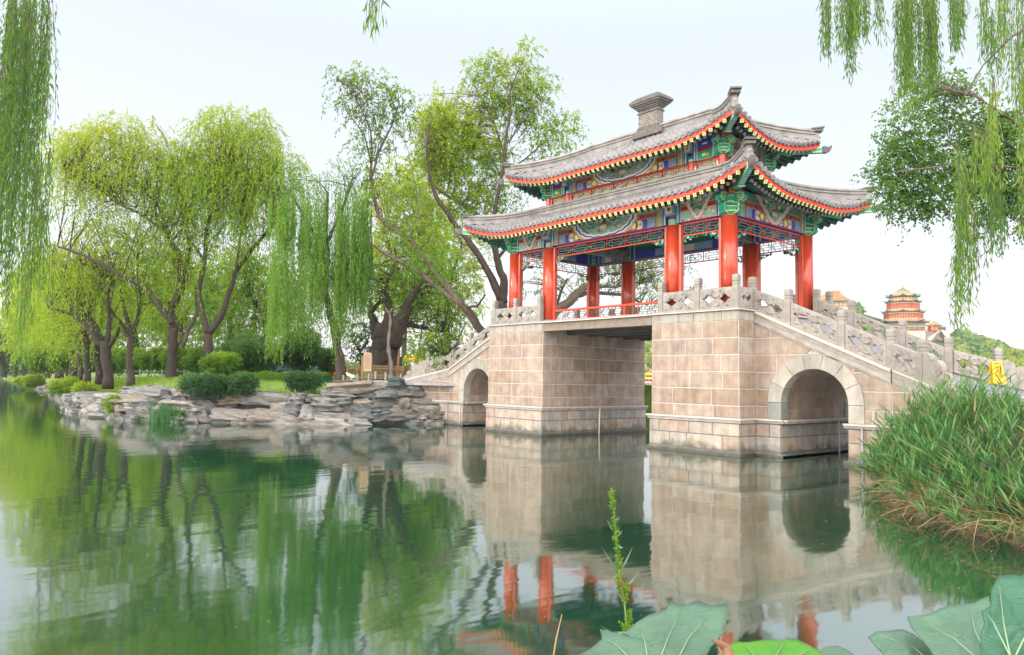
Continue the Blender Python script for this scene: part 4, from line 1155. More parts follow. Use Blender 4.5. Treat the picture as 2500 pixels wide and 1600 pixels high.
# landing behind the left and right ends of the bridge
mb = MB()
mb.prism([(-17.5, -.9, 1.86), (-16.3, -.3, 1.86), (-15.0, 1.0, 1.86), (-15.0, 4.9, 1.86), (-16.4, 6.3, 1.86), (-24, 9, 1.84), (-24, -2, 1.84)], (0, 0, -.12))
tag(mb.build('left_path', M_road), kind='structure')
RB = [(5.2, 0.4), (4.0, -.9), (4.7, -2.2), (5.9, -4.2), (6.9, -5.9), (7.9, -6.9), (9.2, -7.3), (11, -7.6), (15, -8.5), (30, -12)]
def rb_y(x):
    if x <= 4.0: return -.9
    for (a, b), (c, d) in zip(RB[1:], RB[2:]):
        if a <= x <= c: return b+(d-b)*(x-a)/(c-a)
    return RB[-1][1]
V = []; F = []; xs = list(np.arange(4.02, 30, .35)); ts = [-.5, 0, .25, .5, .9, 1.4, 2, 2.8, 4, 6, 12, 20]
for x in xs:
    for t in ts:
        y = rb_y(x)+t; z = -.35+.5*sstep(-.3, .3, t)+1.0*sstep(.1, 2.5, t)+.62*sstep(2, 5.5, t)
        V.append((x, y, min(z, 1.86)+.05*mnoise.noise(Vector((x, y, 3)))*(t > .4)))
n = len(ts)
for i in range(len(xs)-1):
    for k in range(n-1): F.append((i*n+k, (i+1)*n+k, (i+1)*n+k+1, i*n+k+1))
tag(npobj('right_bank', V, F, M_soil, smooth=True), kind='structure')
mb = MB(); mb.prism([(5.1, -.3, 1.88), (5.15, 6.1, 1.88), (9, 9, 1.88), (30, 9, 1.80), (30, -1.5, 1.80), (9, -2.2, 1.86)], (0, 0, -.3))
tag(mb.build('paved_path', M_road), kind='structure')
mb = MB(); mb.prism([(5.05, -.62, 1.90), (9.05, -2.5, 1.88), (30, -1.8, 1.82), (30, -1.52, 1.82), (9.05, -2.2, 1.88), (5.1, -.3, 1.90)], (0, 0, -.5))
tag(mb.build('stone_kerb', M_marble), kind='structure')

# ------------------------------------------------------------------ rocks
M_rock = tintmat('layered_rock', [(.05,.07,.075),(.17,.17,.165),(.235,.23,.21),(.11,.13,.135),(.19,.155,.115),(.27,.265,.25),(.13,.145,.145),(.19,.175,.15),(.23,.225,.21)], nscale=3.0, namp=.5, bump=1.0, bscale=7, stretch=(1, 1, 7))
M_rockmortar = mat('rock_mortar', (.14, .14, .145), .9, .3, 5, .8, 14)
def rock(mb, c, sx, sy, sz, rz, r, t):
    nx, ny, nz = 6, 3, 4; V = []; idx = {}
    co, si = math.cos(rz), math.sin(rz); F = []
    sd_ = r.random()*99; tilt = r.uniform(-.10, .10); tp = r.uniform(.78, 1.0); sk = r.uniform(-.25, .25)
    lay = [r.uniform(-.09, .09) for _ in range(nz+1)]
    e_ = 9.0
    for i in range(nx+1):
        for j in range(ny+1):
            for k in range(nz+1):
                if 0 < i < nx and 0 < j < ny and 0 < k < nz: continue
                u, v, w_ = 2*i/nx-1, 2*j/ny-1, 2*k/nz-1
                g = (abs(u)**e_+abs(v)**e_+abs(w_)**e_)**(-1/e_)
                q = Vector((u*g, v*g, w_*g)); nn = mnoise.noise(q*1.6+Vector((sd_, 0, 0)))*.30+mnoise.noise(q*4+Vector((sd_, 5, 0)))*.12
                f = 1+nn; kk = tp if w_ > 0 else 1
                x, y, z = q.x*sx*f*kk*(1+lay[k]), q.y*sy*f*(1+1.5*lay[k]), q.z*sz*(1+nn*.5)+q.x*sx*tilt
                x += q.z*sx*sk*.5
                idx[i, j, k] = len(V); V.append((c[0]+x*co-y*si, c[1]+x*si+y*co, c[2]+z))
    for i in range(nx):
        for j in range(ny):
            F.append([idx[i,j,0], idx[i,j+1,0], idx[i+1,j+1,0], idx[i+1,j,0]]); F.append([idx[i,j,nz], idx[i+1,j,nz], idx[i+1,j+1,nz], idx[i,j+1,nz]])
    for i in range(nx):
        for k in range(nz):
            F.append([idx[i,0,k], idx[i+1,0,k], idx[i+1,0,k+1], idx[i,0,k+1]]); F.append([idx[i,ny,k], idx[i,ny,k+1], idx[i+1,ny,k+1], idx[i+1,ny,k]])
    for j in range(ny):
        for k in range(nz):
            F.append([idx[0,j,k], idx[0,j,k+1], idx[0,j+1,k+1], idx[0,j+1,k]]); F.append([idx[nx,j,k], idx[nx,j+1,k], idx[nx,j+1,k+1], idx[nx,j,k+1]])
    mb.add(V, F, 0, t)
emb = empty('rock_embankment', (-21, -7, 0), 'long embankment of stacked layered grey and tan rocks along the left shore', 'embankment')
def along(s, path):
    for (a, b), (c, d) in zip(path, path[1:]):
        L = math.hypot(c-a, d-b)
        if s <= L: return a+(c-a)*s/L, b+(d-b)*s/L, math.atan2(d-b, c-a)
        s -= L
    return path[-1][0], path[-1][1], math.atan2(d-b, c-a)
PTH = SH[:8]; LT = sum(math.hypot(c-a, d-b) for (a, b), (c, d) in zip(PTH, PTH[1:]))
r = random.Random(21)
def shore_frame(s):
    x, y, a = along(max(0, min(LT, s)), PTH); nx_, ny_ = -math.sin(a), math.cos(a)
    if nx_*(-21-x)+ny_*(4-y) > 0: nx_, ny_ = -nx_, -ny_
    return x, y, a, nx_, ny_
for lvl in range(6):
    s = -.3+r.random()*.5
    while s < LT:
        top = float(np.interp(s, [3.6, 5.0, 8.8, 10, 12, 13.6], [1.60, 1.22, 1.20, 1.38, 1.3, .85])); big = r.random() < .38
        w_ = r.uniform(1.1, 2.1) if big else r.uniform(.45, 1.0)
        hh = r.uniform(.19, .28) if big else r.uniform(.17, .27)
        z = .04+lvl*.315+r.uniform(-.07, .07)
        if z > top-.05: z = top-.1+r.uniform(-.05, .08)
        if lvl*.315 > top+.1: s += w_; continue
        x, y, a, nx_, ny_ = shore_frame(s+w_/2)
        out = .30-lvl*.13+r.uniform(-.14, .20)
        if r.random() < .93:
            mb = MB(); rock(mb, (x+nx_*out, y+ny_*out, z), w_*.60, r.uniform(.35, .6), hh, a+r.uniform(-.25, .25), r, r.random()); mb.build('rock', M_rock, emb)
        s += w_*.9
for i in range(10):           # second tier of slabs set back on the lower, farther stretch and on the top by the bridge
    s = (.8+i*.8) if i < 5 else (10.5+(i-5)*2.1); x, y, a, nx_, ny_ = shore_frame(s); bk = r.uniform(.9, 1.8)
    mb = MB(); rock(mb, (x-nx_*bk, y-ny_*bk, (1.72 if i < 5 else 1.22)+r.uniform(-.08, .08)), r.uniform(.6, 1.1), r.uniform(.4, .6), r.uniform(.1, .2), a+r.uniform(-.4, .4), r, r.random()); mb.build('rock', M_rock, emb)
# small set-back slabs on top and at the water
for k in range(0): pass
mbc = MB()
for (a, b), (c, d) in zip(PTH, PTH[1:]):
    L = math.hypot(c-a, d-b); nx_, ny_ = (d-b)/L, -(c-a)/L
    if nx_*(-21-a)+ny_*(4-b) < 0: nx_, ny_ = -nx_, -ny_
    mbc.prism([(a-nx_*.12, b-ny_*.12, -.5), (c-nx_*.12, d-ny_*.12, -.5), (c+nx_*.3, d+ny_*.3, .85), (a+nx_*.3, b+ny_*.3, .85)], (nx_*.7, ny_*.7, 0))
mbc.build('mortar_core', M_rockmortar, emb)
mbs = MB(); r = random.Random(8); PT2 = SH[7:11]; LT2 = sum(math.hypot(c-a, d-b) for (a, b), (c, d) in zip(PT2, PT2[1:])); s = 0
while s < LT2:
    w_ = r.uniform(.4, 1.1)*(1+s/60); x, y, a = along(s, PT2)
    rock(mbs, (x, y+r.uniform(-.4, .5), r.uniform(.0, .18)), w_*.6, w_*.4, w_*.28, a, r, .3+.6*r.random()); s += w_*.8
tag(mbs.build('low_shore_rocks', M_rock, emb), kind='stuff')
mbs = MB(); r = random.Random(18)
for i_, (x, y) in enumerate(((3.6, -.2), (4.3, -1.2), (4.9, -2.3), (5.4, -3.2), (6.2, -4.5), (6.9, -5.6))):
    mb = MB(); rock(mb, (x+.2, y+.2, .05), r.uniform(.3, .45), .3, .16, r.random()*3, r, r.random())
    o = mb.build('shore_rock', M_rock, None)
    tag(o, ('rock touching the right arch plinth at the water edge', 'second rock from the bridge under the right bank reeds', 'third rock from the bridge under the right bank reeds', 'fourth rock from the bridge under the right bank reeds', 'fifth rock from the bridge under the reeds, nearer the camera', 'nearest rock under the dry reed stalks')[i_], 'rock', 'rocks under the reeds')
for o in [o for o in COL.objects if o.name.startswith('shore_rock')]:
    c = sum((v.co for v in o.data.vertices), Vector())/len(o.data.vertices)
    o.data.transform(Matrix.Translation(-c)); o.location = c
mb = MB(); p = at(968, 933, 33.2); rock(mb, p, .36, .28, .18, .5, random.Random(3), .0)
o = mb.build('dark_rock', M_rock, None); tag(o, 'small dark green rock lying on the flat slab by the left bridge end', 'rock')

# ------------------------------------------------------------------ foliage tools
def strands(P, D, L, droop, nl, ll, lw, seed, tint, tj=.12, spread=.7, dn=.35, jit=.02):
    """leaves along drooping shoots. P,D (N,3); L,droop (N,)"""
    g = np.random.default_rng(seed); N = len(P)
    t = (np.arange(nl)+.5)/nl; t = np.broadcast_to(t, (N, nl))+g.uniform(-.5, .5, (N, nl))/nl
    t3 = t[..., None]
    Dn = D/np.linalg.norm(D, axis=1, keepdims=True)
    pos = P[:, None]+Dn[:, None]*(L[:, None, None]*t3*(1-.35*t3))
    pos[..., 2] -= (droop*L)[:, None]*t**2
    tan = Dn[:, None]*(1-.7*t3); tan = tan.copy(); tan[..., 2] -= 2*droop[:, None]*t
    tan /= np.linalg.norm(tan, axis=2, keepdims=True)+1e-9
    pos = (pos+g.normal(0, jit, pos.shape)).reshape(-1, 3); tan = tan.reshape(-1, 3); n = len(pos)
    d = tan*1.0+g.normal(0, spread, (n, 3)); d[:, 2] -= dn
    d /= np.linalg.norm(d, axis=1, keepdims=True)
    q = np.cross(d, g.normal(0, 1, (n, 3))); q /= np.linalg.norm(q, axis=1, keepdims=True)+1e-9
    l = ll*g.uniform(.7, 1.3, (n, 1)); w_ = lw*g.uniform(.7, 1.3, (n, 1))
    V = np.stack([pos, pos+d*l*.45+q*w_*.5, pos+d*l, pos+d*l*.45-q*w_*.5], 1).reshape(-1, 3)
    F = np.arange(n*4).reshape(-1, 4)
    T = np.repeat(tint, nl)+g.normal(0, tj, n)
    return V, F, np.clip(T, 0, 1)
class Leaves:
    def __init__(s): s.V = []; s.F = []; s.T = []; s.n = 0
    def add(s, V, F, T): s.V.append(V); s.F.append(F+s.n); s.T.append(T); s.n += len(V)
    def build(s, name, m, parent): return npobj(name, np.concatenate(s.V), np.concatenate(s.F), m, parent, np.concatenate(s.T))
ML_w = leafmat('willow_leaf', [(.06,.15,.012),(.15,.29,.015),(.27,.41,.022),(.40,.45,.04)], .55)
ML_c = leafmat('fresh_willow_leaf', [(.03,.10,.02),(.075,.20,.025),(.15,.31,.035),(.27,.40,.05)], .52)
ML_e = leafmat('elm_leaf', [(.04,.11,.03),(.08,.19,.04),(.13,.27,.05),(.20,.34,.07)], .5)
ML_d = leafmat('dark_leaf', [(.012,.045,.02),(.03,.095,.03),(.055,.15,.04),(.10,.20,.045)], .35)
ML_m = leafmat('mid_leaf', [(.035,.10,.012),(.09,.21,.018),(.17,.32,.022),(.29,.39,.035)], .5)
def clump(lv, c, rx, rz, n, nl, ll, lw, L, droop, tint, seed, ry=None, up=.35, spread=.7, dn=.35, outw=1.0, lower=.15):
    g = np.random.default_rng(seed); ry = ry or rx
    u = g.normal(0, 1, (n, 3)); u /= np.linalg.norm(u, axis=1, keepdims=True)
    rr = g.uniform(.15, 1, (n, 1))**.55
    P = np.array(c)+u*rr*np.array([rx, ry, rz]); 
    D = u*outw+g.normal(0, .45, (n, 3)); D[:, 2] += up
    Ls = L*g.uniform(.6, 1.4, n); dr = droop*g.uniform(.6, 1.4, n)
    tn = tint+.22*u[:, 2]*rr[:, 0]+g.normal(0, .07, n)  # light from above put into the tint: paler leaves on clump tops
    lv.add(*strands(P, D, Ls, dr, nl, ll, lw, seed+1, tn, spread=spread, dn=dn))
def tree(name, label, cat, base, limbs, clumps, Y, ml, mbk, group=None, leafk=1.0, seed=1, dens=1.0, droop=.5, L=1.3, ll=.22, lw=.055, dj=1.0, twigs=4, tk=1.0, spread=.7, dn=.35, up=.35, flat=.75):
    """base (px,py); limbs [[(px,py,r)...]...] radius in px; clumps [(px,py,rx,ry,density,tint[,droop])...]"""
    r = random.Random(seed); k = Y/FPX
    b = at(base[0], base[1], Y); T = empty(name, b, label, cat, group)
    T.location.z = b[2]
    mb = MB(); ends = []
    for li, lb in enumerate(limbs):
        off = 0; tgt = r.uniform(-1, 1)*dj*1.5 if li else 0; pts = []; rad_ = []
        n = len(lb)
        dense = []
        for i in range(n-1):
            for s_ in range(4):
                t = s_/4; dense.append([lb[i][j]+(lb[i+1][j]-lb[i][j])*t for j in range(3)])
        dense.append(list(lb[-1]))
        for i, (px, py, rp) in enumerate(dense):
            f = i/(len(dense)-1)
            j = 0 if i == 0 or i == len(dense)-1 else rp*.22
            p = Vector(at(px+r.uniform(-j, j), py+r.uniform(-j, j), Y+tgt*f)); pts.append(p); rad_.append(max(.012, rp*k*r.uniform(.92, 1.08)))
        if li == 0:
            pts.insert(0, pts[0]-Vector((0, 0, .5))); rad_.insert(0, rad_[0]*1.25); rad_[1] *= 1.15
        mb.tube(pts, rad_, 9, 0, t=r.random())
        ends += [(p, q) for p, q in zip(pts, rad_)]
    lv = Leaves()
    for ci_, c in enumerate(clumps):
        px, py, rx, ry, dn_, tn = c[:6]; dr = c[6] if len(c) > 6 else droop
        yo = r.uniform(-1, 1)*dj*rx*k*.6
        cc = Vector(at(px, py, Y+yo)); RX, RZ = rx*k, ry*k
        e_, re = min(ends, key=lambda q: (q[0]-cc).length+max(0, q[0].z-cc.z)*1.0)
        for q in range(twigs):
            a = cc+Vector((r.uniform(-1, 1)*RX*.8, r.uniform(-1, 1)*RX*.8, r.uniform(-.5, .9)*RZ)) if q else cc
            e2, re2 = (e_, re) if q < 2 else min(r.sample(ends, min(len(ends), 8)), key=lambda q_: (q_[0]-a).length)
            mid = (e2+a)/2+Vector((0, 0, .12*(a-e2).length))+Vector((r.uniform(-1, 1), r.uniform(-1, 1), r.uniform(-.3, .3)))*.1*(a-e2).length
            rr = min(re2*.45, .022+.006*RX)*tk
            P = []; 
            for s_ in range(7):
                t = s_/6; P.append(e2*(1-t)**2+mid*2*t*(1-t)+a*t*t+Vector((r.uniform(-1, 1), r.uniform(-1, 1), r.uniform(-1, 1)))*.04*RX*(0 < s_ < 6))
            mb.tube(P, [rr*(1-.82*s_/6)+.006 for s_ in range(7)], 5, 0, t=r.random(), cap=False)
        area = RX*RZ*3.14
        nl_ = int(12*max(1, L/1.3)); n = int(area*dn_*dens*42*12/nl_)
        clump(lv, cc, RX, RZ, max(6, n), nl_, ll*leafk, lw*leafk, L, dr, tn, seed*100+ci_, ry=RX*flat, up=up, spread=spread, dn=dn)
    mb.build('trunk', mbk, T, smooth=True)
    lv.build('crown', ml, T)
    return T
# ================================================================== TREES
def auto(cx, cy, rx, ry, n, seed, size=.38, dens=1.0, tint=.55, Q=True):
    """n clumps spread through an ellipse of the picture"""
    r = random.Random(seed); out = []
    if rx > 50 and n > 3 and Q: n = int(n*1.9); size *= .72
    for i in range(n):
        a = i*2.399963+seed; q = math.sqrt((i+.5)/n)
        s_ = size*r.uniform(.7, 1.3)
        if i % 5 == 4: q *= 1.18; s_ *= .55
        x, y = cx+rx*q*math.cos(a), cy+ry*q*math.sin(a)
        out.append((x, y, rx*s_, ry*s_*.8, dens*r.uniform(.35, 1.3), tint+r.uniform(-.15, .15)-.12*(y-cy)/ry))  # clumps tinted lighter towards the crown top, as if lit from above
    return out
WG = 'willows lining the left shore'
# W1: the Y-shaped willow
tree('willow_tree', 'tall willow with a Y-shaped trunk standing behind the low dark juniper bushes', 'tree', (512, 915),
     [[(512, 915, 11), (511, 860, 10.5), (508, 815, 12)], [(508, 815, 8), (494, 765, 6.5), (485, 710, 6), (500, 640, 5.5), (505, 560, 4.5), (525, 470, 3.5), (532, 420, 2.5)],
      [(510, 815, 8.5), (545, 762, 7.5), (560, 715, 6), (575, 665, 5.5), (615, 610, 5), (655, 562, 4.5), (698, 520, 3)], [(500, 640, 3.5), (455, 570, 3), (440, 500, 2)], [(575, 665, 3.5), (590, 560, 2.5), (600, 470, 1.6)]],
     auto(560, 370, 95, 90, 13, 3, .45, 1.0, .62)+auto(655, 440, 75, 70, 10, 4, .45, .9, .55)+auto(640, 350, 45, 40, 4, 44, .4, .5, .6)+auto(545, 520, 100, 80, 8, 5, .42, .8, .45)+auto(640, 560, 50, 40, 3, 6, .4, .5, .45)+[(690, 430, 40, 55, .9, .4), (500, 300, 25, 25, .4, .4), (548, 300, 45, 30, .7, .6)],
     45, ML_w, M_bark, WG, seed=11, droop=.85, L=2.3, dens=1.25, up=.2, spread=.5)
# W2 big spreading one
tree('willow_tree', 'broad willow with a straight dark trunk and long limbs reaching far left over the lawn', 'tree', (420, 922),
     [[(420, 922, 12), (422, 860, 11.5), (424, 800, 12)], [(424, 800, 9), (418, 740, 8), (402, 760, 0.1)][:2], [(422, 790, 9), (400, 762, 8), (350, 700, 6.5), (285, 665, 5), (200, 622, 3.5), (140, 602, 2)],
      [(420, 750, 8), (445, 690, 7), (440, 620, 5.5), (395, 560, 4.5), (340, 520, 3.5), (290, 500, 2.2), (240, 460, 1.8), (160, 420, 1.2)], [(430, 740, 6), (455, 680, 5.5), (462, 600, 4), (450, 500, 3), (430, 420, 2)], [(440, 690, 5), (425, 600, 4), (385, 500, 3), (330, 440, 1.6)], [(445, 850, 5), (462, 800, 5), (480, 770, 4.5), (478, 700, 2)]],
     auto(290, 385, 165, 80, 28, 7, .30, 1.0, .72)+auto(430, 470, 100, 90, 12, 8, .38, 1.0, .45)+auto(200, 480, 80, 60, 6, 9, .42, .7, .6)+auto(430, 640, 80, 70, 7, 10, .42, .75, .42)+[(290, 310, 60, 25, .7, .75), (235, 340, 50, 30, .8, .72), (165, 400, 40, 30, .6, .6)],
     45, ML_w, M_bark, WG, seed=12, droop=.85, L=2.3, dens=1.25, up=.2, spread=.5)
tree('willow_tree', 'slim willow with a forked trunk between the two stoutest shore trees', 'tree', (319, 930),
     [[(319, 930, 8.5), (317, 870, 8), (320, 820, 8)], [(320, 820, 6), (336, 780, 5), (345, 735, 4), (335, 680, 3), (338, 600, 2)], [(318, 825, 6), (300, 795, 5), (280, 770, 4.5), (245, 725, 3.5), (220, 700, 2)], [(320, 815, 6), (305, 760, 5), (288, 690, 4.5), (235, 655, 3), (190, 640, 2)]],
     auto(300, 600, 130, 60, 13, 13, .36, .95, .6)+auto(370, 700, 60, 60, 4, 14, .5, .6, .5), 47, ML_w, M_bark, WG, seed=13, droop=.85, L=2.3, dens=1.25, up=.2, spread=.5)
tree('willow_tree', 'stout willow leaning left at the front edge of the lawn', 'tree', (264, 930),
     [[(264, 930, 11), (260, 880, 11), (255, 832, 12)], [(250, 840, 8), (232, 795, 7), (205, 755, 6), (188, 732, 4)], [(246, 845, 6), (215, 800, 5.5), (175, 765, 4.5), (120, 752, 3)], [(262, 835, 6), (268, 780, 5), (262, 700, 3)], [(264, 850, 6), (285, 820, 4), (290, 800, 3)]],
     auto(200, 655, 120, 65, 12, 15, .38, .9, .62)+auto(150, 745, 80, 30, 3, 16, .4, .5, .6), 45, ML_w, M_bark, WG, seed=14, droop=.85, L=2.3, dens=1.25, up=.2, spread=.5)
far_w = [((243, 922), 52, 8, 'thin straight willow just behind the stout leaning one'), ((214, 922), 50, 7, 'pale-barked slender willow with a bent trunk, left of the stout leaning one'),
         ((196, 915), 60, 6, 'fifth willow from the far left end of the row'), ((179, 915), 64, 9, 'short thick willow with a pollarded crown, far down the row'),
         ((169, 915), 70, 7, 'willow with a low fork, fourth from the far left'), ((145, 913), 78, 8, 'dark willow third from the far left end'),
         ((112, 913), 88, 9, 'squat willow second from the far left end'), ((95, 911), 98, 8, 'farthest willow at the left end of the row')]
for i, ((x, y), Y, rp, lab) in enumerate(far_w):
    h = 100-i*3; ln = [(-60, -25), (-8, -20), (-45, -40), (30, -30), (-70, -15), (-50, -30), (-40, -20), (-60, -30)][i]
    tree('willow_tree', lab, 'tree', (x, y), [[(x, y, rp), (x-2+ln[0]*.05, y-h*.5, rp*.9), (x-4+ln[0]*.1, y-h, rp)], [(x-4, y-h, rp*.7), (x-20, y-h-35, rp*.5), (x+ln[0]*1.3, y-h-60, rp*.3)], [(x-3, y-h, rp*.7), (x+5, y-h-50, rp*.5), (x+12, y-h-100, rp*.3)], [(x-3, y-h*.8, rp*.5), (x+22, y-h-10, rp*.4)]],
         auto(x-20, y-h-90+i*6, 85, 70, 8, 30+i, .42, .8, .62)+auto(x-40, y-h-20+i*4, 60, 25, 3, 50+i, .4, .5, .62), Y, ML_w, M_bark, WG, seed=20+i, droop=.8, L=1.8, leafk=Y/42, dens=.60*(42/Y)**1.0)
# willow curtain tree between the rows and the bridge
T = tree('willow_tree', 'weeping willow whose long curtains of fresh green hang beside the old hollow tree', 'tree', (832, 920),
     [[(832, 920, 13), (828, 870, 12), (815, 800, 10), (800, 740, 8), (790, 690, 7), (800, 640, 6), (795, 560, 5), (800, 470, 3.5)], [(800, 640, 5), (760, 560, 4), (720, 490, 3), (690, 450, 2)], [(795, 600, 4), (840, 500, 3), (860, 440, 2)]],
     [(830, 430, 50, 35, .7, .5), (735, 440, 60, 25, .5, .45), (880, 420, 25, 20, .4, .5)], 36, ML_c, M_bark, None, seed=41, droop=1.2, L=1.4, ll=.17, lw=.042)
lv = Leaves(); g = np.random.default_rng(5)
def curtain(lv, x0, x1, ytop, ybot, n, Y, seed, tint=.5, ll=.16, lw=.035, nl=42, dj=2.2, k0=.25):
    g = np.random.default_rng(seed)
    grp = g.uniform(0, 1, max(3, int(n/11))); grp_l = g.uniform(0, 1, len(grp)); gi = g.integers(0, len(grp), n); xs_ = x0+(x1-x0)*(grp[gi]+g.normal(0, .035, n))
    yt = g.uniform(ytop, ytop+(ybot-ytop)*.55, n); Yd = Y+g.uniform(-dj, dj, n)
    P = np.array([at(a, b, c) for a, b, c in zip(xs_, yt, Yd)])
    yb_ = ybot-(ybot-ytop)*(.30*grp_l[gi]+g.uniform(0, .5, n)**1.2); L = np.maximum(.6, (yb_-yt)*Y/FPX)
    D = np.zeros((n, 3)); D[:, 2] = -1.0; D += g.normal(0, .06, (n, 3))
    lv.add(*strands(P, D, L*1.0, np.full(n, .35), nl, ll, lw, seed, tint+g.normal(0, .14, n), spread=.33, dn=.6, jit=.03))
for x0, x1, yt, yb_, n, tn in ((775, 905, 420, 880, 520, .55), (870, 908, 480, 800, 190, .35), (745, 800, 450, 900, 230, .55), (660, 740, 560, 905, 260, .6), (690, 760, 430, 700, 170, .5), (640, 700, 470, 640, 70, .6), (825, 870, 440, 900, 240, .6)):
    curtain(lv, x0, x1, yt, yb_, n, 36, int(x0+yb_), tn)
lv.build('hanging_curtain', ML_c, T)
# leaning tree behind the left bridge stair (two long limbs to the upper left)
tree('leaning_tree', 'tall bare-limbed tree leaning left from behind the left bridge stairs', 'tree', (1190, 835),
     [[(1190, 840, 11), (1160, 785, 10.5), (1130, 748, 9)], [(1130, 748, 8), (1085, 690, 7.5), (1040, 635, 7), (1000, 585, 6.5), (960, 560, 6), (925, 530, 5.5), (912, 480, 4.5), (905, 430, 4), (908, 380, 3)],
      [(1130, 748, 6.5), (1075, 705, 6), (1010, 655, 5.5), (975, 635, 5), (940, 620, 4), (905, 595, 2.5)], [(905, 440, 3), (925, 370, 2.6), (955, 310, 2), (975, 250, 1.4)], [(908, 380, 2.6), (905, 320, 2), (880, 260, 1.4), (850, 210, .9)], [(906, 400, 2.2), (890, 330, 1.6), (845, 270, 1)], [(1140, 750, 3.5), (1165, 748, 3), (1185, 720, 1.6)], [(1000, 585, 2.6), (1020, 520, 1.8), (1015, 450, 1.2)]],
     auto(890, 235, 75, 60, 12, 61, .34, .36, .45)+auto(960, 270, 35, 70, 5, 62, .45, .34, .4)+auto(910, 350, 55, 50, 5, 63, .4, .34, .4)+auto(1000, 560, 80, 60, 5, 64, .42, .40, .5)+auto(940, 460, 60, 50, 5, 65, .45, .5, .55)+[(830, 190, 20, 22, .4, .3), (1060, 640, 50, 35, .4, .5)],
     34, ML_m, M_barkp, None, seed=42, droop=.5, L=1.0, ll=.18, lw=.06, twigs=3, dens=2.2, tk=.45)
tree('leaning_tree', 'tall twin-limbed tree with a high airy crown directly behind the left end of the pavilion', 'tree', (1232, 800),
     [[(1232, 800, 17), (1228, 765, 15), (1222, 735, 14)], [(1222, 735, 10), (1195, 670, 9), (1160, 610, 8), (1120, 560, 7), (1100, 530, 6), (1070, 490, 5.5), (1050, 440, 4.5), (1045, 400, 3.5), (1040, 350, 2)],
      [(1228, 740, 12), (1232, 690, 10), (1215, 640, 8.5), (1205, 600, 7), (1200, 560, 5.5), (1215, 480, 4.5), (1230, 400, 4), (1235, 340, 3.2), (1245, 280, 2.4), (1245, 220, 1.6), (1275, 150, .9)],
      [(1180, 535, 4.5), (1130, 500, 5), (1095, 480, 4), (1065, 460, 3), (1060, 420, 2)], [(1232, 380, 2.8), (1210, 310, 2.2), (1180, 250, 1.6), (1155, 200, 1)], [(1240, 350, 2.4), (1275, 300, 1.6), (1320, 250, 1)], [(1222, 430, 2.6), (1280, 390, 1.8), (1350, 330, 1)], [(1210, 640, 5), (1240, 600, 3), (1245, 560, 2)]],
     auto(1225, 215, 95, 70, 16, 71, .34, .6, .5)+auto(1310, 260, 60, 70, 8, 72, .36, .5, .42)+auto(1090, 330, 70, 90, 16, 73, .40, 1.1, .72)+auto(1170, 380, 60, 80, 8, 74, .42, .8, .55)+auto(1340, 350, 55, 50, 6, 75, .4, .45, .45)+auto(1120, 480, 80, 60, 8, 76, .42, .7, .5)+auto(1210, 470, 60, 50, 5, 77, .45, .6, .42)+auto(1150, 620, 60, 50, 4, 78, .4, .3, .5)+[(1290, 125, 22, 22, .5, .55), (1190, 150, 30, 20, .35, .5), (1380, 320, 30, 40, .4, .45)],
     37, ML_w, M_barkp, None, seed=43, droop=.4, L=1.0, ll=.19, lw=.06, twigs=3, dens=2.0, tk=.45)
# limb seen through the pavilion
tree('leaning_tree', 'low spreading tree seen between the red columns under the pavilion roof', 'tree', (1330, 800),
     [[(1330, 800, 15), (1345, 770, 13), (1390, 735, 12), (1430, 700, 9), (1462, 690, 6)], [(1400, 725, 6), (1440, 715, 5), (1520, 720, 4), (1580, 745, 2)], [(1430, 700, 5), (1500, 700, 4), (1560, 690, 2)], [(1350, 770, 4), (1370, 710, 3), (1385, 680, 2)]],
     auto(1590, 680, 60, 55, 6, 81, .4, .7, .4)+auto(1470, 680, 90, 40, 6, 82, .4, .35, .4)+auto(1330, 690, 60, 40, 4, 83, .4, .4, .45)+[(1700, 712, 18, 10, .8, .3), (1675, 650, 12, 25, .5, .3), (1540, 640, 60, 25, .5, .45)],
     44, ML_m, M_barkp, None, dens=1.6, seed=44, droop=.4, L=1.0, ll=.17, lw=.05)
# the ancient hollow tree
T = tree('ancient_tree', 'ancient hollow tree with a massive ridged dark trunk inside a wooden fence', 'tree', (945, 935),
     [[(948, 925, 41), (945, 890, 36), (942, 850, 35), (945, 815, 36), (948, 790, 30)], [(955, 830, 26), (970, 800, 22), (985, 770, 16), (1000, 735, 10), (1020, 700, 6), (1050, 660, 3)], [(925, 830, 16), (915, 795, 12), (905, 765, 7), (925, 740, 5), (945, 728, 3)],
      [(945, 800, 16), (950, 760, 10), (948, 735, 9), (940, 715, 4), (943, 690, 4), (958, 660, 4), (968, 630, 3), (962, 600, 2)], [(985, 790, 8), (1030, 800, 5), (1080, 810, 4), (1120, 830, 2)]],
     auto(1010, 700, 90, 60, 11, 91, .36, .9, .45)+auto(1080, 760, 70, 50, 7, 92, .38, .75, .4)+auto(900, 690, 60, 60, 6, 93, .4, .8, .45)+auto(1050, 830, 60, 25, 4, 94, .4, .6, .35),
     40, ML_m, M_bark, None, seed=45, droop=.4, L=1.0, ll=.16, lw=.055, dj=.4)
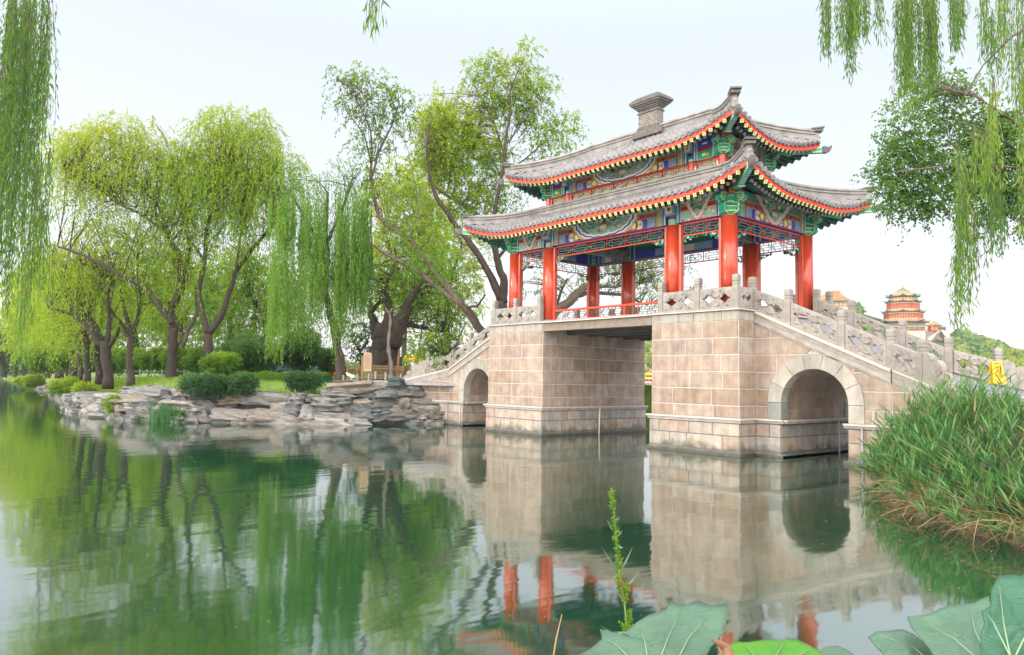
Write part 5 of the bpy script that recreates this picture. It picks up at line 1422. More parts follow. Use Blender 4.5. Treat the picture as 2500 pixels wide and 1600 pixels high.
# smaller and farther trees
def simple_tree(name, label, x, yb_, ytop, w_, Y, ml, seed, dens=.8, tint=.45, trunkw=5, group=None, n=14, droop=.35, ll=.2):
    h = yb_-ytop
    tree(name, label, 'tree', (x, yb_), [[(x, yb_, trunkw), (x+3, yb_-h*.25, trunkw*.9), (x-2, yb_-h*.45, trunkw*.7)], [(x-2, yb_-h*.4, trunkw*.6), (x-w_*.25, yb_-h*.65, trunkw*.4)], [(x, yb_-h*.4, trunkw*.6), (x+w_*.25, yb_-h*.7, trunkw*.4)]],
         auto(x, ytop+h*.42, w_*.5, h*.40, n, seed, .40, dens, tint), Y, ml, M_bark, group, seed=seed, droop=droop, L=1.0*Y/45, ll=ll, lw=ll*.36, leafk=Y/45, dens=(45/Y)**1.4, twigs=3)
simple_tree('leafy_tree', 'round light green tree with a crooked dark limb behind the curtain willow', 650, 905, 600, 190, 55, ML_m, 101, .9, .6, 9)
simple_tree('leafy_tree', 'pale green background tree left of the leaning trunks', 985, 905, 380, 190, 70, ML_w, 102, .55, .75, 7, n=20)
simple_tree('leafy_tree', 'pale yellow-green background tree showing between the curtain and the leaning limbs', 1090, 890, 470, 150, 75, ML_w, 103, .45, .72, 6, n=16)
simple_tree('leafy_tree', 'hazy green tree filling the gap behind the Y-shaped willow', 560, 905, 600, 170, 75, ML_m, 104, .8, .62, 8)
simple_tree('leafy_tree', 'hazy green tree filling the gap right of the broad willow', 440, 905, 620, 190, 80, ML_w, 105, .8, .6, 7)
simple_tree('leafy_tree', 'hazy green tree filling the gap behind the slim forked willow', 330, 905, 650, 190, 85, ML_w, 106, .8, .6, 7)
simple_tree('leafy_tree', 'pale green tree behind the middle of the shore row', 200, 905, 640, 200, 95, ML_w, 107, .8, .65, 7)
simple_tree('leafy_tree', 'pale green tree behind the far end of the shore row', 95, 905, 640, 160, 120, ML_w, 108, .8, .65, 6)
simple_tree('evergreen_tree', 'dark green tree at the far left edge of the lake', 8, 915, 785, 100, 150, ML_d, 109, 1.0, .45, 4)
simple_tree('evergreen_tree', 'dark green tree second from the left edge across the water', 62, 915, 815, 80, 165, ML_d, 110, 1.0, .5, 4)
simple_tree('evergreen_tree', 'dark green tree half hidden behind the farthest willow', 110, 912, 850, 70, 175, ML_d, 111, 1.0, .5, 4)
simple_tree('peach_tree', 'small peach tree with long glossy leaves beside the left bridge stairs', 1085, 900, 815, 130, 34, ML_m, 112, .9, .4, 4.5, n=10, ll=.18)
simple_tree('peach_tree', 'small dark peach tree behind the information board', 880, 905, 790, 80, 42, ML_d, 113, .9, .5, 4, n=8)
simple_tree('leafy_tree', 'bright green young tree behind the wooden fence', 1040, 915, 820, 90, 60, ML_m, 114, .8, .7, 4, n=8)
# shrubs
def shrub(name, label, x, y, rx, ry, Y, ml, seed, dens=1, tint=.4, group=None, n=7, ll=.10, L=.45, droop=.15, up=.5, kind=None, spread=.7):
    k = Y/FPX; b = at(x, y+ry, Y); T = empty(name, b, label, 'shrub' if 'hedge' not in name else 'hedge', group)
    lv = Leaves(); mb = MB(); r = random.Random(seed)
    for i, c in enumerate(auto(x, y, rx*.72, ry*.6, n, seed, .42, dens, tint)):
        cc = at(c[0], c[1], Y+r.uniform(-.5, .5)*rx*k)
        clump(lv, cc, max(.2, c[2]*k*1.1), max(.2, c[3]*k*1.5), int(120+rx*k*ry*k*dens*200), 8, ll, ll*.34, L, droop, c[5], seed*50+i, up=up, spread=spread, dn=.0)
        mb.tube([Vector(b)+Vector((r.uniform(-.2, .2), r.uniform(-.2, .2), -.1)), (Vector(b)+Vector(cc))/2+Vector((0, 0, .1)), Vector(cc)], [.03, .02, .008], 5)
    mb.build('stem', M_bark, T); lv.build('foliage', ml, T)
shrub('juniper_bush', 'spreading dark juniper on the rock ledge, the leftmost and largest', 505, 940, 62, 16, 31.6, ML_d, 201, .9, .4, n=14, L=.42, up=.25, spread=.5)
shrub('juniper_bush', 'dark juniper cushion overhanging the rocks right of the tuft of reeds', 592, 936, 32, 13, 31.4, ML_d, 202, .9, .5, L=.4, up=.25, spread=.5)
shrub('juniper_bush', 'low dark bush at the right end of the clipped hedge', 742, 930, 42, 11, 32.6, ML_d, 203, 1.1, .35, n=9, L=.38, up=.25, spread=.5)
shrub('garden_shrub', 'bushy green shrub mass under the Y-shaped willow', 610, 865, 75, 42, 40, ML_d, 204, 1.0, .7, n=12, ll=.13, L=.6)
shrub('garden_shrub', 'green shrub between the willow trunks and the hedge', 540, 890, 45, 28, 38, ML_m, 205, 1.0, .45, n=8, ll=.13)
shrub('garden_shrub', 'dark green shrub hanging below the willow curtain', 730, 855, 55, 50, 42, ML_d, 206, .9, .6, n=10, ll=.14, L=.6)
shrub('garden_shrub', 'green shrub right of the willow curtain behind the signboard', 800, 880, 30, 30, 44, ML_d, 207, .8, .6, ll=.14)
for i in range(8):
    x = 110+i*55
    shrub('garden_shrub', ['first', 'second', 'third', 'fourth', 'fifth', 'sixth', 'seventh', 'eighth'][i]+' bushy shrub from the left in the row behind the shore willows', x, 880, 40, 26, 68-i*2.0, ML_m, 210+i, .7, .35, 'shrubs behind the shore willows', n=7, ll=.2, L=.8)
shrub('wild_plant', 'bright green leafy plant growing from the rocks at the waterline', 288, 990, 17, 11, 33, ML_m, 220, .5, .65, n=6, ll=.12)
shrub('wild_plant', 'pale flowering weed on the low bank at the lawn corner', 205, 955, 30, 12, 43, ML_m, 221, .7, .75, n=6, ll=.12)
shrub('wild_plant', 'pale green weeds on the bank below the farthest willows', 75, 930, 38, 12, 80, ML_m, 222, .7, .75, n=6, ll=.22)
shrub('wild_plant', 'green weeds spilling over the bank below the stout willow', 165, 945, 45, 16, 48, ML_m, 223, .7, .65, n=7, ll=.14)
shrub('wild_plant', 'small green ivy patch in a crack of the rocks', 762, 975, 12, 12, 32.5, ML_m, 224, .5, .4, n=3, ll=.07, L=.2)
# clipped hedge
H0 = empty('clipped_hedge', at(690, 935, 33), 'long low clipped box hedge along the top of the embankment', 'hedge')
mb = MB(); lv = Leaves(); g = np.random.default_rng(3)
a, b = np.array(at(575, 922, 38)), np.array(at(800, 924, 36)); N = 9000
t = g.uniform(0, 1, (N, 1)); dv_ = (b-a)/np.linalg.norm(b-a); pr_ = np.array([-dv_[1], dv_[0], 0]); ang = g.uniform(0, PI, (N, 1))
P = a+(b-a)*t+pr_*np.cos(ang)*.42*(1+.06*np.sin(t*40))+np.array([0, 0, 1])*(np.abs(np.sin(ang))**.6*.40*(1+.1*np.sin(t*23)+.06*np.sin(t*61))-.2)
D = pr_*np.cos(ang)+np.array([0, 0, 1])*np.sin(ang)+g.normal(0, .5, (N, 3))
lv.add(*strands(P, D, np.full(N, .10), np.full(N, .1), 3, .055, .03, 7, .45+g.normal(0, .15, N), dn=0)); lv.build('foliage', ML_m, H0)
mb.bar(a+np.array([0, 0, -.1]), b+np.array([0, 0, -.1]), .6, .42); mb.build('inner_twigs', M_dgreen, H0)
# reed tuft by the rocks
def blades(P, D, L, w_, droop, seed, tint, seg=5):
    g = np.random.default_rng(seed); N = len(P); t = np.linspace(0, 1, seg+1)
    D = D/np.linalg.norm(D, axis=1, keepdims=True)
    pos = P[:, None]+D[:, None]*(L[:, None]*t)[..., None]; pos[..., 2] -= (L*droop)[:, None]*t**2
    sd_ = np.cross(D, np.array([0, 0, 1.0])+g.normal(0, .5, (N, 3))); sd_ /= np.linalg.norm(sd_, axis=1, keepdims=True)+1e-9
    wd = w_[:, None]*np.minimum(1, np.minimum(.35+t*3, (1-t)*1.6+.02))
    A = pos+sd_[:, None]*wd[..., None]*.5; B = pos-sd_[:, None]*wd[..., None]*.5
    V = np.stack([A, B], 2).reshape(-1, 3); i = np.arange(N)[:, None]*(seg+1)*2+np.arange(seg)[None]*2
    F = np.stack([i, i+1, i+3, i+2], -1).reshape(-1, 4)
    return V, F, np.clip(np.repeat(tint, seg), 0, 1)
ML_r = leafmat('reed_leaf', [(.28,.20,.08),(.02,.085,.03),(.04,.15,.042),(.065,.215,.055),(.15,.30,.075)], .35, gloss=.03, rough=.4)
T = empty('reed_tuft', at(420, 1024, 31.6), 'clump of upright green reeds growing at the foot of the rocks', 'reeds')
N = 1300; g = np.random.default_rng(9); b = at(420, 1025, 31.6)
P = b+g.normal(0, 1, (N, 3))*np.array([.36, .36, .0]); P[:, 2] = -.02; D = g.normal(0, .22, (N, 3)); D[:, 2] = 1
V, F, tt = blades(P, D, g.uniform(.5, 1.25, N), np.full(N, .03), g.uniform(.05, .3, N), 4, g.uniform(.35, .95, N)); npobj('blades', V, F, ML_r, T, tt)
# lawn grass
N = 70000; g = np.random.default_rng(10)
x = -17-g.uniform(0, 1, N)**1.5*65; inl = .7+g.uniform(0, 1, N)**1.6*22; y = np.array([shore_y(a) for a in x])+inl
z = np.array([ground_z(a, c) for a, c in zip(x, inl)])
P = np.stack([x, y, z-.01], 1); D = g.normal(0, .35, (N, 3)); D[:, 2] = 1
sc_ = 1+(-x-17)/40
V, F, tt = blades(P, D, g.uniform(.07, .2, N)*sc_, .016*sc_**1.5, np.full(N, .3), 5, g.uniform(0, 1, N), seg=2)
ML_g = leafmat('lawn_blade', [(.10,.20,.02),(.17,.29,.03),(.24,.36,.05)], .45)
tag(npobj('lawn_blades', V, F, ML_g, None, tt), kind='stuff')
# ================================================================== FAR SIDE OF THE LAKE
HPROF = [(1250, 925), (1400, 890), (1500, 868), (1590, 850), (1680, 800), (1800, 780), (1900, 770), (1960, 755), (2010, 752), (2080, 760), (2105, 764), (2130, 772), (2165, 782), (2210, 800), (2260, 810), (2330, 826), (2380, 830), (2420, 846), (2470, 872), (2520, 882), (2700, 915), (2900, 945)]
def hp_(px):
    for (a, b), (c, d) in zip(HPROF, HPROF[1:]):
        if a <= px <= c: return b+(d-b)*(px-a)/(c-a)
    return HPROF[-1][1]
def hill_pt(px, t):
    """t 0 at the lake shore, 1 at the skyline"""
    Y = 235+110*t; h0 = at(px, 958, 235)[2]; 
    q = at(px, hp_(px), 345); p = at(px, 900, Y); s_ = t*t*(3-2*t)*.7+.3*t
    return (p[0], p[1], .6+(q[2]-.6)*s_)
V = []; F = []; pxs = list(range(1250, 2920, 20)); nt_ = 14
for px in pxs:
    for k in range(nt_): V.append(hill_pt(px, k/(nt_-1)))
    q = at(px, 900, 420); V.append((q[0], q[1], -1)); 
n = nt_+1
V0 = []
for i in range(len(pxs)-1):
    for k in range(n-1): F.append((i*n+k, (i+1)*n+k, (i+1)*n+k+1, i*n+k+1))
M_hill = mat('hill_ground', (.05, .09, .03), .95, .3, .05)
tag(npobj('hill', V, F, M_hill, smooth=True), kind='structure')
ML_far = leafmat('far_leaf', [(.05,.12,.07),(.10,.20,.08),(.18,.30,.08),(.32,.42,.09),(.34,.30,.14)], .35)  # pale bluish greens: distance haze put into the leaf colour
def crowns(C, R, T, seed, per=70, ls=.9):
    g = np.random.default_rng(seed); N = len(C)
    u = g.normal(0, 1, (N, per, 3)); u[..., 2] = np.abs(u[..., 2])*1.1-.15; u /= np.linalg.norm(u, axis=2, keepdims=True)
    rr = g.uniform(.75, 1.0, (N, per, 1))*(1+.18*np.sin(u[..., :1]*5+g.uniform(0, 6, (N, 1, 1))))
    P = C[:, None]+u*rr*R[:, None, None]*np.array([1, 1, 1.05])
    P = P.reshape(-1, 3); un = u.reshape(-1, 3); n = len(P)
    nn = un+g.normal(0, .45, (n, 3)); nn /= np.linalg.norm(nn, axis=1, keepdims=True)
    a = np.cross(nn, g.normal(0, 1, (n, 3))); a /= np.linalg.norm(a, axis=1, keepdims=True); b = np.cross(nn, a)
    s_ = (np.repeat(R, per)*ls*g.uniform(.18, .42, n))[:, None]
    V = np.stack([P-a*s_, P-b*s_*.7, P+a*s_, P+b*s_*.7], 1).reshape(-1, 3)
    T_ = np.repeat(T, per)+.18*un[:, 2]+g.normal(0, .06, n)  # upper side of each crown tinted lighter, top light put into the colour
    return V, np.arange(n*4).reshape(-1, 4), np.clip(T_, 0, 1)
g = np.random.default_rng(77); C = []; R_ = []; T_ = []
for i in range(2600):
    px = g.uniform(1270, 2880); t = g.uniform(0, 1)**.8
    p = hill_pt(px, t)
    if 2105 < px < 2330 and t > .42: continue
    if 1995 < px < 2085 and t > .7: continue
    r_ = g.uniform(2.2, 4.2)*(.75+.35*(1-t)); C.append((p[0], p[1], p[2]+r_*.45)); R_.append(r_)
    T_.append(min(.9, max(.05, .28+.35*(1-t)+.14*math.sin(px*.05+t*9)+g.normal(0, .12))))
tag(npobj('hillside_wood', *(lambda a: (a[0], a[1]))(crowns(np.array(C), np.array(R_), np.array(T_), 5)), ML_far, None, crowns(np.array(C), np.array(R_), np.array(T_), 5)[2]), kind='stuff')
# brighter trees on the near foot of the hill, right of the stairs
r = random.Random(6)
spots = [(2300, 905, 130, 24), (2345, 890, 140, 22), (2385, 900, 130, 22), (2425, 905, 150, 26), (2462, 890, 130, 28), (2500, 905, 120, 30), (2410, 875, 170, 20), (2350, 870, 175, 18), (2480, 868, 165, 22), (2540, 880, 140, 34), (1655, 905, 244, 26), (1590, 880, 246, 24), (1581, 850, 250, 20), (2260, 905, 150, 20), (2120, 870, 245, 30), (2060, 860, 245, 24)]
labs = ['below the caution sign side of the stairs', 'behind the panel left of the yellow sign', 'just left of the yellow sign post', 'directly above the yellow sign', 'right of the yellow sign', 'at the right edge of the picture', 'behind and above the yellow sign', 'under the brown tree of the hillside', 'high at the right edge of the hillside', 'partly cut off by the right edge', 'glimpsed between the two bridge piers, low', 'right of the bridge gap', 'above the dragon boat in the bridge gap', 'below the hilltop platform', 'showing through the far carved panel', 'behind the upper stair posts']
for i, (x, y, Y, rp) in enumerate(spots):
    c = at(x, y, Y); R = rp*Y/FPX; T = empty('round_tree', (c[0], c[1], 1.0), 'light green rounded tree '+labs[i], 'tree', 'light trees at the foot of the hill')
    cs = np.array([c+np.array([r.uniform(-1, 1), r.uniform(-1, 1), r.uniform(-.6, .7)])*R*.6 for _ in range(9)]); rs = np.array([R*r.uniform(.35, .6) for _ in cs])
    V, F, tt = crowns(cs, rs, np.full(9, .62+r.uniform(-.1, .12)), 900+i, per=110, ls=.5); npobj('crown', V, F, ML_far, T, tt)
    mb = MB(); mb.tube([(c[0], c[1], .5), (c[0]+.3, c[1], c[2]-R*.3), tuple(c)], [R*.12, R*.09, R*.03], 7); mb.build('trunk', M_bark, T)
V = []; F = []
for i, px in enumerate(range(2190, 3700, 60)):
    for Y, z in ((100, -.5), (104, .5), (125, 1.1), (228, 1.2), (240, .6)): q = at(px, 905, Y); V.append((q[0], q[1], z))
for i in range(25):
    for k in range(4): F.append((i*5+k, (i+1)*5+k, (i+1)*5+k+1, i*5+k+1))
tag(npobj('hill_foot', V, F, M_hill), kind='structure')
# shore walls of the far bank and belt of trees to the left of the gap
mb = MB(); a, b = at(1250, 940, 236), at(2900, 940, 236); mb.box(min(a[0], b[0]), 0, 0, 1, 0, 1) if False else None
P = [at(px, 940, 236) for px in range(1250, 2920, 60)]
for p, q in zip(P, P[1:]): mb.prism([(p[0], p[1], -.5), (q[0], q[1], -.5), (q[0], q[1], 1.1), (p[0], p[1], 1.1)], Vector((-.7, .7, 0))*4)
tag(mb.build('far_shore', M_marble2), kind='structure')
g = np.random.default_rng(8); C = []; R_ = []
for i in range(420):
    px = g.uniform(-250, 1560); Y = g.uniform(215, 300); p = at(px, 905, Y); r_ = g.uniform(2.5, 4.8); C.append((p[0], p[1], g.uniform(1.0, 4.5+2*math.sin(px*.01)))); R_.append(r_)
a_ = crowns(np.array(C), np.array(R_), g.uniform(.2, .6, len(C)), 6, per=80)
tag(npobj('far_wood', a_[0], a_[1], ML_far, None, a_[2]), kind='stuff')
V = []; F = []
for i, px in enumerate(range(-400, 1600, 50)):
    for Y, z in ((208, -.5), (210, .9), (330, 1.5), (332, -1)): q = at(px, 905, Y); V.append((q[0], q[1], z))
for i in range(39):
    for k in range(3): F.append((i*4+k, (i+1)*4+k, (i+1)*4+k+1, i*4+k+1))
tag(npobj('far_bank', V, F, M_hill), kind='structure')

# ------------------------------------------------------------------ hilltop tower
M_yt = mat('glazed_orange_tile', (.50, .22, .07), .4, .15, .6); M_gt = mat('glazed_green_tile', (.10, .20, .15), .45, .2, .6)
M_twall = mat('tower_red', (.52, .10, .06), .6, .15, .4); M_tbrick = mat('platform_wall', (.72, .64, .56), .85, .08, .2); M_tcream = mat('tower_cream', (.66, .50, .28), .6, .1, .8)
M_twin = mat('window_lattice', (.62, .36, .16), .6, .2, 2)
YT = 330; kt = YT/FPX; tb = at(2205.7, 800, YT)
tw = empty('octagonal_tower', tb, 'four-tiered octagonal red tower with orange and green tiled roofs on the hilltop', 'tower')
phv = math.atan2(CAM[1]-tb[1], CAM[0]-tb[0])/(2*PI)*8      # one corner turned to the viewer
zpx = lambda y: tb[2]+(800-y)*kt
def ring(mb, y0, r0, y1, r1, m, n=8): mb.lathe([(zpx(y0)-tb[2], r0*kt), (zpx(y1)-tb[2], r1*kt)], tb, n, m, ph=phv)
def eight(y, r, k): a = 2*PI*(k+phv)/8; return Vector((tb[0]+r*kt*math.cos(a), tb[1]+r*kt*math.sin(a), zpx(y)))
mb = MB()
def octroof(mb, ye, re, yt, rt, lift, steps=6, green=.25):
    for k in range(8):
        for j in range(steps):
            t0, t1 = j/steps, (j+1)/steps
            def pt(kk, t, u):
                a, b = eight(ye, re, kk), eight(ye, re, kk+1); tp = t**.75
                e = a.lerp(b, u); cu = lift*kt*(abs(2*u-1)**3)*(1-t)
                r_ = Vector((tb[0], tb[1], 0)); s_ = re+(rt-re)*t
                h = (yt-ye)*(t*.55+.45*t*t)
                q = Vector((tb[0]+(e.x-tb[0])*s_/re, tb[1]+(e.y-tb[1])*s_/re, zpx(ye+h)+cu)); return q
            for u in range(4): mb.poly([pt(k, t0, u/4), pt(k, t0, (u+1)/4), pt(k, t1, (u+1)/4), pt(k, t1, u/4)], 1 if (j == 0) else 0)
        a = [eight(ye, re*1.04, k)+Vector((0, 0, (lift+1)*kt)), eight(ye+(yt-ye)*.22, re+(rt-re)*.4, k)+Vector((0, 0, 1.2*kt)), eight(yt, rt, k)+Vector((0, 0, 1.2*kt))]
        mb.tube(a, 1.0*kt, 6, 1)
        # under-eave
        mb.poly([eight(ye+1.5, re*.97, k), eight(ye+3.2, re*.8, k), eight(ye+3.2, re*.8, k+1), eight(ye+1.5, re*.97, k+1)], 2)
    for k in range(8): mb.poly([eight(ye, re, k), eight(ye, re, k+1), eight(ye+1.6, re*.97, k+1), eight(ye+1.6, re*.97, k)], 1)
rm = [M_yt, M_gt, M_dgreen, M_twall, M_tcream, M_twin, M_gold]
octroof(mb, 725, 38.6, 705, 2, 3.2)
mb.lathe([(0, 3*kt), (3*kt, 2*kt), (4*kt, 3*kt), (7*kt, 3.2*kt), (9.5*kt, 2.6*kt), (12*kt, .8*kt)], (tb[0], tb[1], zpx(706)), 10, 6); mb.build('top_roof', rm, tw)
for (ye, re, yt, rt, wb, wr, nm) in ((738, 41.5, 734, 30, 758, 34, 'upper_storey'), (763, 48.5, 757, 35, 780, 41.5, 'middle_storey'), (788, 57.5, 781, 43, 800, 45, 'lower_storey')):
    mb = MB(); octroof(mb, ye, re, yt, rt, 2.4, 4); mb.build('eave_roof', rm, tw)
for (y0, r0, y1, r1, gal) in ((725.5, 30, 734.5, 30, 0), (740, 35, 758, 35.5, 1), (765, 42, 781.5, 42, 1), (790, 46, 802, 46, 1)):
    mb = MB(); ri = r0-4 if gal else r0
    ring(mb, y1, ri, y0, ri, 3); H = y1-y0
    for k in range(8):
        a, b = eight(y1, r0, k), eight(y1, r0, k+1)
        nb = 5 if gal else 3; up = Vector((0, 0, H*kt))
        for q in range(nb):
            u = (q+.5)/nb; c = a.lerp(b, u); o_ = Vector((c.x-tb[0], c.y-tb[1], 0)).normalized(); al = (b-a).normalized()
            ci__ = Vector((tb[0], tb[1], 0))+o_*(Vector((c.x-tb[0], c.y-tb[1], 0)).length-(4*kt if gal else -.02)); ci__.z = c.z
            mb.obox(ci__+up*.45+o_*.05, al*(b-a).length/nb*.33, o_*.04, up*.3, 5 if q % 2 == 0 else 4)
        if gal:
            for q in range(nb+1): 
                c = a.lerp(b, q/nb); mb.obox(c+up*.5, al*.18, o_*.18, up*.5, 3)
            mb.bar(a+up*.22, b+up*.22, .2, .3, 3); mb.bar(a+up*.9, b+up*.9, .25, .5, 4); mb.bar(a+up*.02, b+up*.02, .6, .45, 4)
            for q in range(nb*3): c = a.lerp(b, q/(nb*3)); mb.obox(c+up*.12, al*.06, o_*.06, up*.1, 3)
        else: mb.bar(a+up*.92, b+up*.92, .2, .3, 4); mb.bar(a+up*.06, b+up*.06, .2, .3, 4)
    mb.build('storey', rm, tw)
# platform
pl = empty('hill_platform', at(2205, 830, 326), 'huge pale stone platform with slanting stairways carrying the tower', 'platform')
def slab(mb, pts, Y, dep, m): P = [Vector(at(x, y, Y)) for x, y in pts]; mb.prism(P, Vector(_F)*dep*Vector((1, 1, 0)) if False else Vector((_F[0], _F[1], 0))*dep, m)
mb = MB(); slab(mb, [(2128, 805), (2258, 805), (2262, 850), (2122, 850)], 318, 26, 0); mb.build('platform_block', M_tbrick, pl)
mb = MB(); slab(mb, [(2258, 805), (2318, 812), (2322, 850), (2262, 850)], 322, 20, 0); mb.build('side_wall', M_tbrick, pl)
mb = MB(); slab(mb, [(2290, 806), (2297, 806), (2262, 848), (2250, 848)], 317, 4, 0); slab(mb, [(2297, 806), (2304, 806), (2322, 830), (2316, 832)], 317, 4, 0); slab(mb, [(2292, 812), (2296, 812), (2282, 832), (2276, 832)], 316, 2, 1); mb.build('stairway', [M_tbrick, M_grey], pl)
gl_ = empty('gallery', at(2200, 800, 317), 'low red gallery with green roof running along the platform edge', 'building')
mb = MB(); slab(mb, [(2130, 797), (2260, 797), (2260, 805), (2130, 805)], 317, 3, 3)
for k in range(20): x = 2132+k*6.6; slab(mb, [(x, 798), (x+3.4, 798), (x+3.4, 804), (x, 804)], 316.8, .1, 4 if k % 2 else 5)
slab(mb, [(2127, 797), (2262, 797), (2259, 791.5), (2131, 791.5)], 316, 5, 1); slab(mb, [(2127, 798.2), (2262, 798.2), (2262, 797), (2127, 797)], 316, 5, 4); mb.build('gallery_wall', rm, gl_)
pv = empty('small_pavilion', at(2281, 806, 318), 'small red pavilion with orange roof right of the tower', 'building')
mb = MB(); slab(mb, [(2274, 795), (2292, 795), (2292, 808), (2274, 808)], 316, 3, 3); slab(mb, [(2276, 797), (2279, 797), (2279, 806), (2276, 806)], 315.9, .1, 5); slab(mb, [(2284, 797), (2288, 797), (2288, 806), (2284, 806)], 315.9, .1, 5); mb.build('wall', rm, pv)
c = at(2281, 795, 317.5)
mb = MB(); mb.lathe([(-.1, 16.5*kt), (.25, 16.8*kt), (1.0, 9*kt), (1.7, 4*kt), (2.0, 1*kt)], c, 4, 0, ph=phv/2+.1); mb.lathe([(-.3, 16.9*kt), (.12, 17.2*kt)], c, 4, 1, ph=phv/2+.1); mb.build('roof', rm, pv)
gh = empty('gate_house', at(2303, 806, 320), 'low red gate house with grey-green roof at the right end of the platform', 'building')
mb = MB(); slab(mb, [(2294, 801), (2309, 801), (2309, 808), (2294, 808)], 318, 3, 3); slab(mb, [(2291, 802), (2312, 802), (2308, 797.5), (2295, 797.5)], 317, 5, 1); mb.build('hall', rm, gh)
# hall on the left part of the hill
th = empty('hilltop_hall', at(2040, 745, 335), 'pale hilltop hall with a swept orange roof left of the tower', 'building')
mb = MB(); slab(mb, [(2014, 732), (2073, 732), (2074, 764), (2012, 764)], 335, 10, 4)
for k in range(6): x = 2018+k*9.5; slab(mb, [(x, 738), (x+4, 738), (x+4, 749), (x, 749)], 334.9, .1, 5)
slab(mb, [(2012, 746.5), (2075, 746.5), (2075, 748), (2012, 748)], 334.7, .3, 0); mb.build('wall', [M_yt, M_gt, M_dgreen, M_twall, M_tbrick, M_twin, M_gold], th)
mb = MB()
sil = [(2004, 733), (2016, 727), (2024, 719), (2030, 714), (2052, 716), (2060, 722), (2068, 728), (2078, 732), (2078, 734), (2004, 735)]
slab(mb, sil, 333, 14, 0); slab(mb, [(2004, 733.5), (2078, 732.5), (2078, 734.6), (2004, 735.6)], 332.6, 15, 1)
for k in range(7): x = 2029+k*3.6; slab(mb, [(x, 715), (x+1.6, 715), (x+.9, 710.5-(k % 2)*1.5), (x+.3, 711)], 334, 1, 0)
mb.build('roof', rm, th)
# ------------------------------------------------------------------ dragon boat in the gap
bp = at(1588, 947, 218); k = 218/FPX
boat = empty('pleasure_boat', (bp[0], bp[1], 0), 'yellow two-storey pleasure boat glimpsed between the bridge piers', 'boat')
M_boaty = mat('boat_yellow', (.72, .40, .03), .5, .1, 1); M_boatr = mat('boat_red', (.55, .12, .06), .5, .1, 1)
rv = Vector((_R[0], _R[1], 0)).normalized(); fv = Vector((_F[0], _F[1], 0)).normalized(); b0 = Vector((bp[0], bp[1], 0))
def bpz(u, z, d=0): return b0+rv*u+fv*d+Vector((0, 0, z))
mb = MB()
hull = [(-3.6, .9), (-3, .1), (-2.6, -.2), (6, -.2), (6.6, .2), (7.2, 1.1), (5.8, .8), (-2, .75)]
mb.prism([bpz(u, z, -1.4) for u, z in hull], fv*2.8, 0); mb.build('hull', M_boaty, boat)
mb = MB()
for u in np.arange(-2, 5.6, 1.0): mb.prism([bpz(u, .8, -1.2), bpz(u+.12, .8, -1.2), bpz(u+.12, 4.0, -1.2), bpz(u, 4.0, -1.2)], fv*2.4, 0)
mb.prism([bpz(-2, 1.5, -1.15), bpz(5.6, 1.5, -1.15), bpz(5.6, 1.7, -1.15), bpz(-2, 1.7, -1.15)], fv*2.3, 0)
mb.prism([bpz(-2.0, .82, -1.0), bpz(5.5, .82, -1.0), bpz(5.5, 2.2, -1.0), bpz(-2, 2.2, -1.0)], fv*2.0, 1); mb.build('cabin', [M_boatr, M_white, M_purple], boat)
mb = MB(); mb.prism([bpz(-3, 2.75, -1.7), bpz(6.2, 2.75, -1.7), bpz(5.6, 3.4, -1.3), bpz(-2.4, 3.4, -1.3)], fv*3.2, 0)
mb.prism([bpz(-1.6, 4.0, -1.5), bpz(3.4, 4.0, -1.5), bpz(2.9, 4.7, -1.2), bpz(-1.1, 4.7, -1.2)], fv*2.8, 0)
mb.prism([bpz(-.9, 4.7, -1.1), bpz(2.7, 4.7, -1.1), bpz(.9, 6.1, -1.1)], fv*2.2, 1); mb.build('roof', [M_boaty, M_boatr], boat)
# ------------------------------------------------------------------ things on the left lawn
M_wood = mat('brown_timber', (.27, .165, .075), .8, .25, 8, .3, 30, stretch=(1, 1, .2)); M_woodl = mat('pale_timber', (.42, .30, .17), .8, .2, 8)
M_board = mat('board_face', (.46, .35, .25), .7, .06, 4)
sb = empty('information_board', at(894, 932, 35), 'brown wooden information board on two posts in front of the ancient tree', 'sign board')
mb = MB(); k = 31/FPX; o = Vector(at(894, 932, 35)); 
def q3(px, py, Y=35): return Vector(at(px, py, Y))
for x0, x1 in ((882, 887), (905, 909)): mb.prism([q3(x0, 930), q3(x1, 930), q3(x1, 870), q3(x0, 868)], fv*.14, 0)
mb.build('post', M_wood, sb)
for oo in (0,):
    mb = MB(); mb.prism([q3(887, 907, 34.95), q3(906, 907, 34.95), q3(907, 862, 34.95), q3(888, 859, 34.95)], fv*.12, 0); bd = mb.build('panel', M_board, sb)
    mb = MB()
    for i in range(15): y = 867+i*2.4; mb.prism([q3(890, y+.5, 34.94), q3(904-(i % 4)*.9, y+.5, 34.94), q3(904-(i % 4)*.9, y, 34.94), q3(890, y, 34.94)], -fv*.003, 0)
    mb.build('text_lines', M_wood, bd)
fn = empty('wooden_fence', at(930, 930, 34), 'brown wooden railing fence around the ancient tree', 'fence')
mb = MB(); pts = [(851, 895, 40), (900, 893, 37), (990, 897, 36.5), (996, 894, 41)]
